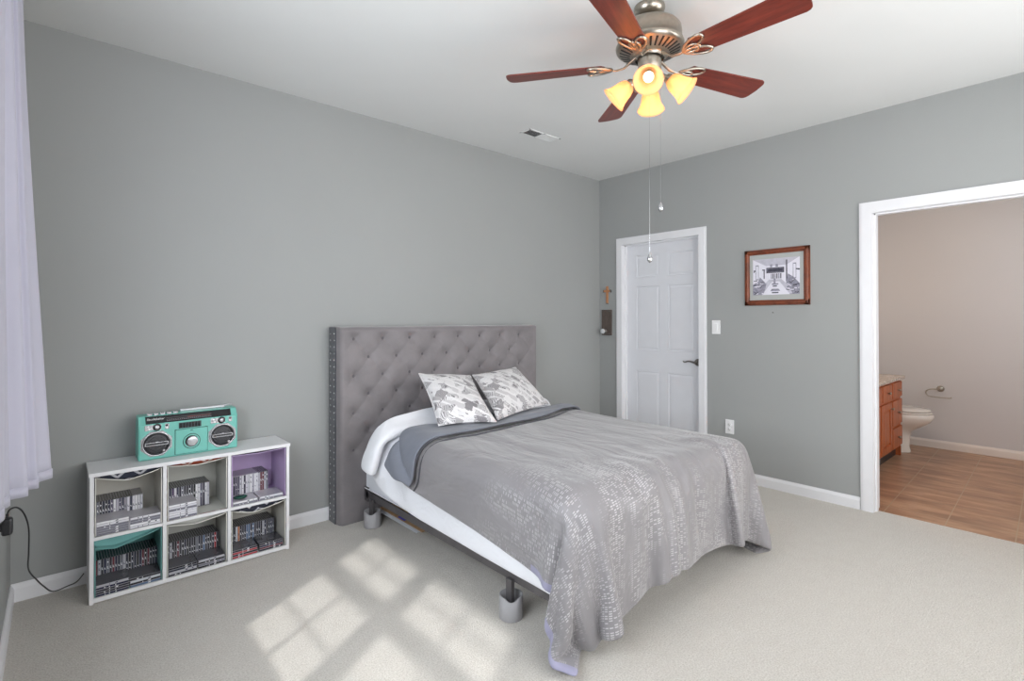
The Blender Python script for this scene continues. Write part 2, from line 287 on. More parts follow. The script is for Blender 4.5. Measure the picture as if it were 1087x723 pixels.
# ---------------------------------------------------------------- draped cloth shapes
COMFORTER = [  # rows of x, y, z in millimetres
    [-2794,-434,421,-2786,-439,489,-2761,-452,550,-2728,-453,610,-2694,-465,668,-2638,-467,699,-2571,-463,714,-2504,-470,721,-2436,-463,729,-2368,-467,738,-2301,-462,737,-2235,-446,734,-2167,-447,741,-2100,-440,753,-2034,-428,753,-1969,-415,737,-1905,-391,726,-1838,-383,719,-1771,-367,714,-1705,-351,713,-1638,-344,705,-1574,-329,686,-1507,-317,681,-1440,-304,683,-1374,-293,679,-1311,-298,654,-1273,-294,599,-1245,-267,563,-1232,-284,499,-1221,-298,433,-1200,-319,372,-1183,-332,307,-1162,-343,243],
    [-2803,-502,417,-2785,-515,482,-2770,-520,548,-2737,-525,607,-2696,-534,654,-2631,-525,668,-2564,-523,670,-2496,-518,670,-2429,-510,679,-2361,-510,678,-2294,-504,688,-2226,-500,692,-2158,-497,696,-2091,-487,705,-2023,-482,706,-1957,-474,711,-1890,-462,710,-1823,-452,705,-1758,-430,704,-1692,-419,697,-1625,-409,702,-1559,-393,701,-1491,-388,701,-1427,-367,698,-1366,-355,691,-1302,-342,673,-1252,-327,638,-1217,-333,584,-1189,-331,523,-1171,-346,460,-1146,-359,398,-1126,-363,332,-1096,-370,272],
    [-2810,-571,412,-2785,-583,475,-2770,-587,541,-2744,-599,603,-2689,-600,640,-2625,-596,660,-2556,-595,663,-2489,-581,667,-2420,-577,665,-2352,-570,664,-2285,-557,663,-2217,-555,661,-2150,-544,660,-2082,-537,663,-2014,-533,660,-1950,-519,671,-1882,-515,669,-1815,-502,673,-1748,-490,678,-1681,-483,681,-1614,-468,681,-1546,-461,683,-1479,-450,683,-1413,-434,687,-1346,-425,693,-1284,-403,687,-1225,-394,657,-1184,-392,604,-1150,-385,544,-1119,-392,484,-1090,-387,422,-1063,-389,360,-1034,-396,300],
    [-2759,-552,401,-2749,-564,464,-2726,-567,527,-2719,-561,586,-2673,-584,599,-2613,-594,625,-2549,-595,630,-2484,-598,634,-2416,-589,627,-2348,-591,630,-2280,-585,630,-2212,-581,629,-2144,-578,635,-2076,-572,634,-2008,-569,640,-1940,-563,646,-1872,-557,650,-1805,-551,664,-1737,-542,669,-1670,-536,681,-1604,-526,690,-1535,-518,692,-1469,-506,698,-1401,-498,695,-1333,-489,697,-1267,-472,692,-1209,-464,662,-1179,-452,602,-1157,-449,538,-1141,-447,472,-1120,-437,409,-1095,-441,346,-1064,-438,286],
    [-2745,-486,418,-2758,-497,470,-2736,-498,530,-2708,-507,580,-2670,-526,621,-2619,-528,645,-2552,-530,638,-2485,-525,641,-2418,-524,637,-2350,-526,634,-2282,-517,635,-2214,-518,632,-2146,-513,632,-2078,-507,634,-2010,-509,636,-1942,-501,644,-1874,-501,650,-1807,-497,655,-1740,-488,658,-1672,-489,662,-1604,-481,661,-1536,-478,662,-1468,-479,660,-1401,-470,656,-1334,-475,663,-1277,-473,662,-1241,-468,634,-1204,-491,587,-1176,-497,524,-1149,-504,464,-1130,-503,399,-1116,-504,335,-1080,-498,277],
    [-2757,-420,418,-2764,-426,484,-2742,-430,545,-2710,-446,602,-2675,-459,654,-2622,-467,674,-2555,-471,678,-2487,-474,688,-2419,-479,686,-2351,-478,689,-2283,-473,686,-2215,-471,680,-2147,-466,682,-2080,-460,676,-2012,-455,673,-1945,-448,674,-1877,-444,665,-1809,-434,665,-1742,-428,659,-1675,-423,659,-1607,-415,661,-1539,-415,659,-1471,-408,661,-1404,-403,662,-1338,-405,671,-1283,-423,649,-1240,-429,631,-1203,-438,576,-1180,-445,513,-1169,-461,449,-1157,-470,382,-1144,-485,318,-1125,-495,256],
    [-2754,-356,424,-2743,-362,491,-2735,-368,557,-2708,-384,616,-2677,-402,672,-2620,-410,689,-2553,-414,696,-2485,-417,702,-2417,-421,705,-2349,-424,712,-2281,-427,715,-2213,-428,717,-2145,-431,725,-2078,-434,724,-2013,-425,721,-1947,-413,708,-1880,-402,700,-1813,-392,696,-1746,-383,693,-1679,-374,688,-1611,-369,682,-1544,-365,672,-1477,-361,661,-1410,-362,649,-1344,-365,642,-1297,-378,637,-1246,-372,616,-1208,-372,562,-1186,-382,500,-1179,-396,434,-1167,-407,368,-1165,-424,302,-1163,-441,236],
    [-2724,-312,420,-2702,-328,482,-2684,-352,544,-2655,-349,593,-2662,-396,616,-2613,-393,633,-2545,-385,640,-2477,-386,646,-2409,-392,653,-2342,-398,664,-2275,-405,672,-2208,-412,681,-2142,-422,687,-2084,-403,673,-2018,-400,670,-1954,-403,670,-1886,-395,661,-1819,-388,652,-1756,-377,637,-1688,-382,628,-1621,-388,618,-1554,-392,609,-1487,-400,605,-1427,-417,625,-1363,-430,640,-1297,-427,630,-1265,-405,590,-1221,-390,544,-1229,-368,490,-1224,-368,422,-1216,-371,354,-1206,-376,287,-1193,-383,221],
    [-2675,-358,393,-2659,-376,456,-2663,-397,520,-2647,-412,571,-2631,-430,622,-2599,-451,657,-2543,-439,683,-2477,-431,687,-2414,-453,682,-2349,-463,669,-2285,-453,653,-2222,-431,644,-2159,-408,649,-2093,-390,638,-2029,-381,618,-1962,-389,608,-1895,-400,605,-1828,-412,606,-1765,-426,622,-1697,-435,626,-1630,-443,632,-1563,-452,636,-1495,-459,639,-1427,-454,637,-1375,-454,606,-1308,-469,604,-1248,-467,589,-1241,-443,551,-1219,-436,488,-1222,-435,420,-1235,-437,354,-1235,-439,286,-1231,-441,218],
    [-2672,-422,372,-2677,-437,438,-2687,-444,505,-2684,-458,568,-2645,-464,601,-2593,-431,603,-2540,-441,624,-2493,-464,641,-2436,-440,642,-2373,-416,630,-2307,-406,616,-2241,-408,608,-2175,-419,605,-2108,-432,603,-2041,-446,603,-1974,-459,605,-1907,-471,605,-1838,-482,606,-1770,-491,605,-1701,-497,604,-1632,-500,604,-1564,-501,604,-1496,-501,605,-1435,-499,629,-1369,-510,641,-1302,-505,638,-1247,-503,612,-1229,-500,555,-1233,-503,490,-1228,-507,423,-1222,-507,356,-1214,-504,288,-1206,-500,221],
    [-2725,-448,359,-2723,-473,422,-2712,-498,484,-2695,-505,534,-2652,-485,554,-2618,-487,605,-2563,-480,615,-2513,-464,617,-2448,-461,604,-2380,-465,606,-2313,-465,618,-2246,-469,626,-2179,-468,626,-2110,-469,625,-2042,-472,627,-1974,-475,629,-1906,-481,632,-1838,-489,634,-1770,-497,638,-1703,-506,641,-1635,-516,648,-1568,-526,654,-1502,-537,656,-1434,-537,647,-1367,-533,636,-1307,-535,612,-1251,-551,584,-1223,-554,544,-1195,-549,495,-1188,-546,427,-1182,-543,359,-1176,-541,292,-1171,-538,224],
    [-2730,-514,333,-2724,-539,395,-2714,-557,454,-2667,-538,490,-2663,-546,552,-2630,-546,595,-2583,-532,612,-2517,-532,606,-2452,-529,611,-2384,-531,610,-2316,-532,606,-2248,-533,603,-2180,-535,603,-2112,-536,603,-2044,-538,604,-1976,-539,604,-1908,-542,604,-1840,-545,604,-1772,-548,605,-1703,-551,606,-1635,-556,608,-1567,-561,612,-1500,-569,616,-1433,-577,619,-1364,-580,619,-1296,-582,619,-1249,-594,595,-1211,-600,543,-1200,-608,487,-1209,-601,420,-1216,-595,353,-1219,-587,285,-1221,-579,218],
    [-2733,-581,306,-2722,-603,368,-2676,-602,417,-2654,-603,473,-2663,-610,536,-2645,-597,581,-2585,-600,604,-2519,-601,610,-2453,-600,607,-2385,-601,605,-2317,-603,605,-2249,-605,603,-2181,-607,603,-2113,-608,605,-2046,-609,607,-1979,-611,604,-1911,-614,604,-1842,-617,604,-1774,-620,604,-1707,-624,604,-1638,-627,604,-1571,-631,604,-1503,-634,604,-1435,-637,604,-1367,-641,604,-1298,-645,607,-1239,-651,583,-1235,-651,521,-1216,-657,463,-1190,-667,408,-1193,-661,342,-1205,-655,275,-1214,-648,208],
    [-2724,-648,283,-2687,-659,338,-2666,-662,395,-2677,-669,462,-2664,-665,517,-2643,-664,576,-2589,-670,606,-2521,-671,611,-2454,-671,609,-2386,-673,604,-2318,-675,604,-2250,-677,604,-2182,-679,606,-2117,-679,608,-2049,-681,604,-1981,-684,604,-1913,-686,604,-1845,-689,605,-1778,-692,604,-1710,-696,604,-1642,-699,604,-1574,-703,604,-1506,-706,604,-1438,-709,604,-1370,-712,607,-1303,-714,613,-1249,-716,574,-1223,-717,518,-1225,-717,451,-1223,-720,388,-1191,-729,331,-1191,-725,265,-1201,-718,198],
    [-2708,-716,262,-2675,-724,319,-2685,-731,386,-2670,-730,444,-2657,-731,507,-2643,-735,571,-2590,-738,605,-2524,-740,604,-2456,-743,604,-2388,-745,604,-2320,-747,604,-2252,-749,605,-2187,-748,609,-2120,-750,604,-2052,-753,604,-1984,-756,604,-1916,-758,605,-1849,-761,604,-1781,-765,604,-1713,-768,604,-1645,-772,604,-1577,-775,604,-1509,-778,604,-1441,-781,604,-1373,-783,605,-1305,-785,603,-1252,-784,578,-1231,-786,516,-1232,-787,449,-1232,-788,381,-1226,-789,315,-1194,-796,257,-1200,-790,191],
    [-2696,-786,246,-2688,-794,310,-2676,-797,371,-2657,-798,434,-2656,-802,502,-2646,-806,567,-2593,-809,605,-2526,-812,604,-2458,-815,604,-2390,-817,604,-2322,-819,605,-2258,-818,608,-2190,-820,604,-2122,-822,604,-2054,-825,604,-1987,-828,605,-1919,-830,604,-1852,-832,611,-1784,-835,614,-1716,-838,616,-1648,-841,617,-1580,-844,618,-1511,-847,619,-1443,-849,620,-1375,-852,619,-1307,-854,616,-1251,-855,579,-1232,-857,515,-1223,-858,448,-1232,-860,381,-1234,-860,313,-1221,-861,247,-1204,-862,183],
    [-2690,-857,234,-2685,-864,301,-2660,-866,363,-2658,-870,430,-2658,-874,498,-2646,-877,564,-2594,-881,603,-2527,-884,609,-2460,-887,604,-2392,-889,604,-2328,-888,608,-2261,-889,604,-2193,-892,604,-2125,-894,604,-2057,-897,605,-1989,-899,604,-1921,-902,604,-1853,-904,604,-1786,-906,604,-1718,-908,604,-1650,-911,604,-1582,-913,604,-1514,-915,604,-1446,-918,604,-1377,-921,604,-1309,-924,605,-1253,-926,577,-1229,-928,516,-1225,-930,448,-1223,-931,380,-1226,-932,313,-1230,-933,245,-1212,-934,180],
    [-2685,-930,227,-2668,-934,292,-2659,-938,359,-2657,-942,426,-2655,-945,494,-2647,-949,560,-2597,-953,602,-2530,-956,604,-2462,-959,604,-2398,-958,607,-2331,-959,604,-2263,-962,604,-2195,-964,604,-2127,-967,604,-2059,-969,604,-1991,-972,604,-1923,-974,604,-1855,-976,604,-1788,-978,604,-1720,-981,604,-1652,-983,604,-1584,-985,604,-1516,-988,604,-1448,-990,604,-1380,-993,604,-1312,-995,605,-1252,-998,579,-1231,-1000,516,-1233,-1001,448,-1233,-1002,381,-1228,-1004,313,-1228,-1005,245,-1219,-1006,179],
    [-2680,-1002,222,-2664,-1006,288,-2657,-1010,355,-2656,-1014,423,-2658,-1017,490,-2647,-1021,557,-2600,-1024,601,-2533,-1028,605,-2468,-1028,608,-2401,-1029,604,-2333,-1032,604,-2265,-1034,604,-2197,-1036,604,-2129,-1039,604,-2061,-1041,604,-1993,-1044,604,-1925,-1046,604,-1858,-1048,604,-1790,-1051,604,-1722,-1053,604,-1654,-1055,604,-1586,-1057,604,-1518,-1060,604,-1450,-1062,604,-1382,-1065,604,-1315,-1067,605,-1255,-1069,578,-1233,-1071,517,-1231,-1073,449,-1231,-1074,381,-1234,-1076,314,-1230,-1077,246,-1222,-1079,178],
    [-2676,-1075,218,-2663,-1078,285,-2657,-1082,352,-2660,-1086,420,-2657,-1089,487,-2648,-1093,554,-2603,-1096,600,-2537,-1098,608,-2470,-1099,604,-2402,-1101,604,-2335,-1104,604,-2267,-1106,604,-2199,-1109,604,-2131,-1111,604,-2063,-1114,604,-1995,-1116,604,-1927,-1118,604,-1859,-1121,604,-1792,-1123,604,-1724,-1125,604,-1656,-1127,604,-1588,-1130,604,-1520,-1132,604,-1453,-1134,604,-1385,-1137,604,-1317,-1139,605,-1256,-1141,580,-1235,-1143,518,-1235,-1145,450,-1230,-1147,382,-1233,-1148,314,-1231,-1150,247,-1225,-1151,179],
    [-2673,-1147,215,-2662,-1151,282,-2659,-1154,349,-2661,-1158,417,-2657,-1162,484,-2650,-1165,551,-2607,-1167,600,-2540,-1169,604,-2472,-1171,604,-2404,-1174,604,-2336,-1176,604,-2268,-1179,604,-2201,-1181,604,-2133,-1183,604,-2065,-1186,604,-1997,-1188,604,-1929,-1190,604,-1861,-1193,604,-1794,-1195,604,-1726,-1197,604,-1658,-1200,604,-1590,-1202,604,-1522,-1204,604,-1455,-1207,604,-1387,-1209,604,-1319,-1211,605,-1258,-1214,581,-1235,-1215,519,-1232,-1217,451,-1231,-1219,384,-1234,-1221,316,-1230,-1222,248,-1227,-1224,181],
    [-2671,-1220,212,-2662,-1223,279,-2659,-1227,347,-2656,-1230,414,-2655,-1233,482,-2651,-1237,549,-2608,-1239,597,-2541,-1242,604,-2473,-1244,604,-2406,-1246,604,-2338,-1248,604,-2270,-1251,604,-2202,-1253,604,-2135,-1256,604,-2067,-1258,604,-1999,-1260,604,-1931,-1263,604,-1863,-1265,604,-1796,-1267,604,-1728,-1270,604,-1660,-1272,604,-1592,-1274,604,-1524,-1277,604,-1457,-1279,604,-1389,-1281,604,-1321,-1284,605,-1259,-1286,582,-1235,-1287,521,-1233,-1289,453,-1234,-1291,385,-1233,-1293,318,-1230,-1295,250,-1228,-1296,182],
    [-2669,-1292,210,-2663,-1296,277,-2658,-1299,344,-2656,-1302,412,-2656,-1306,479,-2651,-1309,547,-2610,-1311,596,-2543,-1314,604,-2475,-1316,604,-2407,-1318,604,-2340,-1321,604,-2272,-1323,604,-2204,-1326,604,-2136,-1328,604,-2069,-1330,604,-2001,-1333,604,-1933,-1335,604,-1865,-1337,604,-1797,-1340,604,-1730,-1342,604,-1662,-1344,604,-1594,-1346,604,-1526,-1349,604,-1459,-1351,604,-1391,-1353,604,-1323,-1356,605,-1260,-1358,583,-1235,-1360,523,-1235,-1362,455,-1235,-1363,387,-1231,-1365,319,-1231,-1367,252,-1229,-1369,184],
    [-2667,-1365,207,-2664,-1368,275,-2659,-1371,342,-2656,-1374,410,-2658,-1378,477,-2651,-1381,545,-2611,-1383,595,-2545,-1386,604,-2477,-1388,604,-2409,-1390,604,-2341,-1393,604,-2274,-1395,604,-2206,-1398,604,-2138,-1400,604,-2070,-1403,604,-2003,-1405,604,-1935,-1407,604,-1867,-1409,604,-1799,-1412,604,-1732,-1414,604,-1664,-1416,604,-1596,-1419,604,-1528,-1421,604,-1460,-1423,604,-1393,-1426,604,-1325,-1428,604,-1262,-1430,584,-1236,-1432,524,-1235,-1434,457,-1232,-1436,389,-1231,-1437,321,-1232,-1439,254,-1230,-1441,186],
    [-2666,-1438,205,-2664,-1440,273,-2660,-1444,340,-2658,-1447,408,-2654,-1450,475,-2652,-1453,543,-2613,-1455,594,-2546,-1458,604,-2479,-1460,604,-2411,-1463,604,-2343,-1465,604,-2275,-1468,604,-2208,-1470,604,-2140,-1472,604,-2072,-1475,604,-2005,-1477,604,-1937,-1479,604,-1869,-1482,604,-1801,-1484,604,-1733,-1486,604,-1666,-1489,604,-1598,-1491,604,-1530,-1493,604,-1462,-1495,604,-1395,-1498,604,-1327,-1500,604,-1263,-1502,586,-1236,-1504,526,-1233,-1506,458,-1232,-1508,391,-1233,-1510,323,-1232,-1512,255,-1232,-1514,188],
    [-2664,-1510,203,-2663,-1513,271,-2661,-1516,339,-2659,-1519,406,-2657,-1522,474,-2652,-1525,541,-2614,-1528,593,-2548,-1530,604,-2480,-1533,604,-2413,-1535,604,-2345,-1537,604,-2277,-1540,604,-2209,-1542,604,-2142,-1545,604,-2074,-1547,604,-2006,-1549,604,-1939,-1552,604,-1871,-1554,604,-1803,-1556,604,-1735,-1559,604,-1668,-1561,604,-1600,-1563,604,-1532,-1565,604,-1464,-1568,604,-1397,-1570,604,-1329,-1572,604,-1265,-1574,587,-1236,-1576,528,-1233,-1578,460,-1233,-1580,393,-1234,-1582,325,-1232,-1584,257,-1234,-1586,190],
    [-2663,-1582,202,-2662,-1585,269,-2661,-1588,337,-2658,-1591,404,-2657,-1594,472,-2653,-1597,539,-2616,-1600,593,-2550,-1602,604,-2482,-1605,604,-2414,-1607,604,-2347,-1610,604,-2279,-1612,604,-2211,-1615,604,-2144,-1617,604,-2076,-1619,604,-2008,-1622,604,-1940,-1624,604,-1873,-1626,604,-1805,-1629,604,-1737,-1631,604,-1669,-1633,604,-1602,-1635,604,-1534,-1638,604,-1466,-1640,604,-1398,-1642,604,-1331,-1644,604,-1266,-1646,588,-1236,-1648,530,-1234,-1650,462,-1235,-1652,395,-1234,-1654,327,-1234,-1656,260,-1235,-1658,192],
    [-2662,-1655,200,-2661,-1658,268,-2660,-1661,335,-2658,-1663,403,-2657,-1666,470,-2653,-1669,538,-2617,-1672,592,-2551,-1675,604,-2484,-1677,604,-2416,-1680,604,-2348,-1682,604,-2281,-1684,604,-2213,-1687,604,-2145,-1689,604,-2078,-1692,604,-2010,-1694,604,-1942,-1696,604,-1874,-1699,604,-1807,-1701,604,-1739,-1703,604,-1671,-1705,604,-1603,-1708,604,-1536,-1710,604,-1468,-1712,604,-1400,-1714,604,-1333,-1717,604,-1268,-1719,589,-1236,-1721,532,-1235,-1723,464,-1235,-1725,397,-1234,-1727,329,-1235,-1729,261,-1234,-1731,194],
    [-2659,-1727,198,-2660,-1730,266,-2659,-1733,333,-2658,-1736,401,-2657,-1739,468,-2653,-1741,536,-2619,-1744,591,-2553,-1747,604,-2485,-1749,604,-2418,-1752,604,-2350,-1754,604,-2282,-1757,604,-2215,-1759,604,-2147,-1761,604,-2079,-1764,604,-2012,-1766,604,-1944,-1769,604,-1876,-1771,604,-1808,-1773,604,-1741,-1775,604,-1673,-1778,604,-1605,-1780,604,-1538,-1782,604,-1470,-1784,604,-1402,-1787,604,-1334,-1789,604,-1269,-1791,590,-1237,-1793,534,-1235,-1795,466,-1235,-1797,399,-1235,-1799,331,-1236,-1801,264,-1234,-1803,196],
    [-2657,-1800,197,-2658,-1802,264,-2657,-1805,332,-2657,-1808,399,-2656,-1811,467,-2653,-1814,534,-2620,-1816,590,-2555,-1819,604,-2487,-1822,604,-2419,-1824,604,-2352,-1827,604,-2284,-1829,604,-2216,-1831,604,-2149,-1834,604,-2081,-1836,604,-2013,-1838,604,-1946,-1841,604,-1878,-1843,604,-1810,-1845,604,-1743,-1848,604,-1675,-1850,604,-1607,-1852,604,-1539,-1854,604,-1472,-1857,604,-1404,-1859,604,-1336,-1861,604,-1271,-1863,591,-1237,-1865,536,-1236,-1867,468,-1235,-1869,401,-1236,-1871,333,-1235,-1873,265,-1236,-1875,198],
    [-2657,-1872,195,-2656,-1875,262,-2657,-1877,330,-2656,-1880,397,-2656,-1883,465,-2654,-1886,533,-2622,-1889,589,-2557,-1891,604,-2489,-1894,604,-2421,-1896,604,-2353,-1899,604,-2286,-1901,604,-2218,-1904,604,-2150,-1906,604,-2083,-1908,604,-2015,-1911,604,-1947,-1913,604,-1880,-1915,604,-1812,-1918,604,-1744,-1920,604,-1677,-1922,604,-1609,-1924,604,-1541,-1927,604,-1474,-1929,604,-1406,-1931,604,-1338,-1933,604,-1273,-1935,592,-1237,-1937,538,-1235,-1940,470,-1235,-1942,402,-1235,-1944,335,-1234,-1946,267,-1237,-1948,200],
    [-2656,-1944,193,-2656,-1947,261,-2656,-1950,328,-2656,-1953,396,-2656,-1955,463,-2654,-1958,531,-2623,-1961,588,-2558,-1964,604,-2490,-1966,604,-2423,-1969,604,-2355,-1971,604,-2288,-1973,604,-2220,-1976,604,-2152,-1978,604,-2085,-1981,604,-2017,-1983,604,-1949,-1985,604,-1881,-1988,604,-1814,-1990,604,-1746,-1992,604,-1678,-1994,604,-1611,-1997,604,-1543,-1999,604,-1476,-2001,604,-1408,-2003,603,-1340,-2006,602,-1275,-2008,592,-1238,-2010,539,-1235,-2012,472,-1235,-2014,404,-1234,-2016,337,-1235,-2018,269,-1233,-2020,202],
]
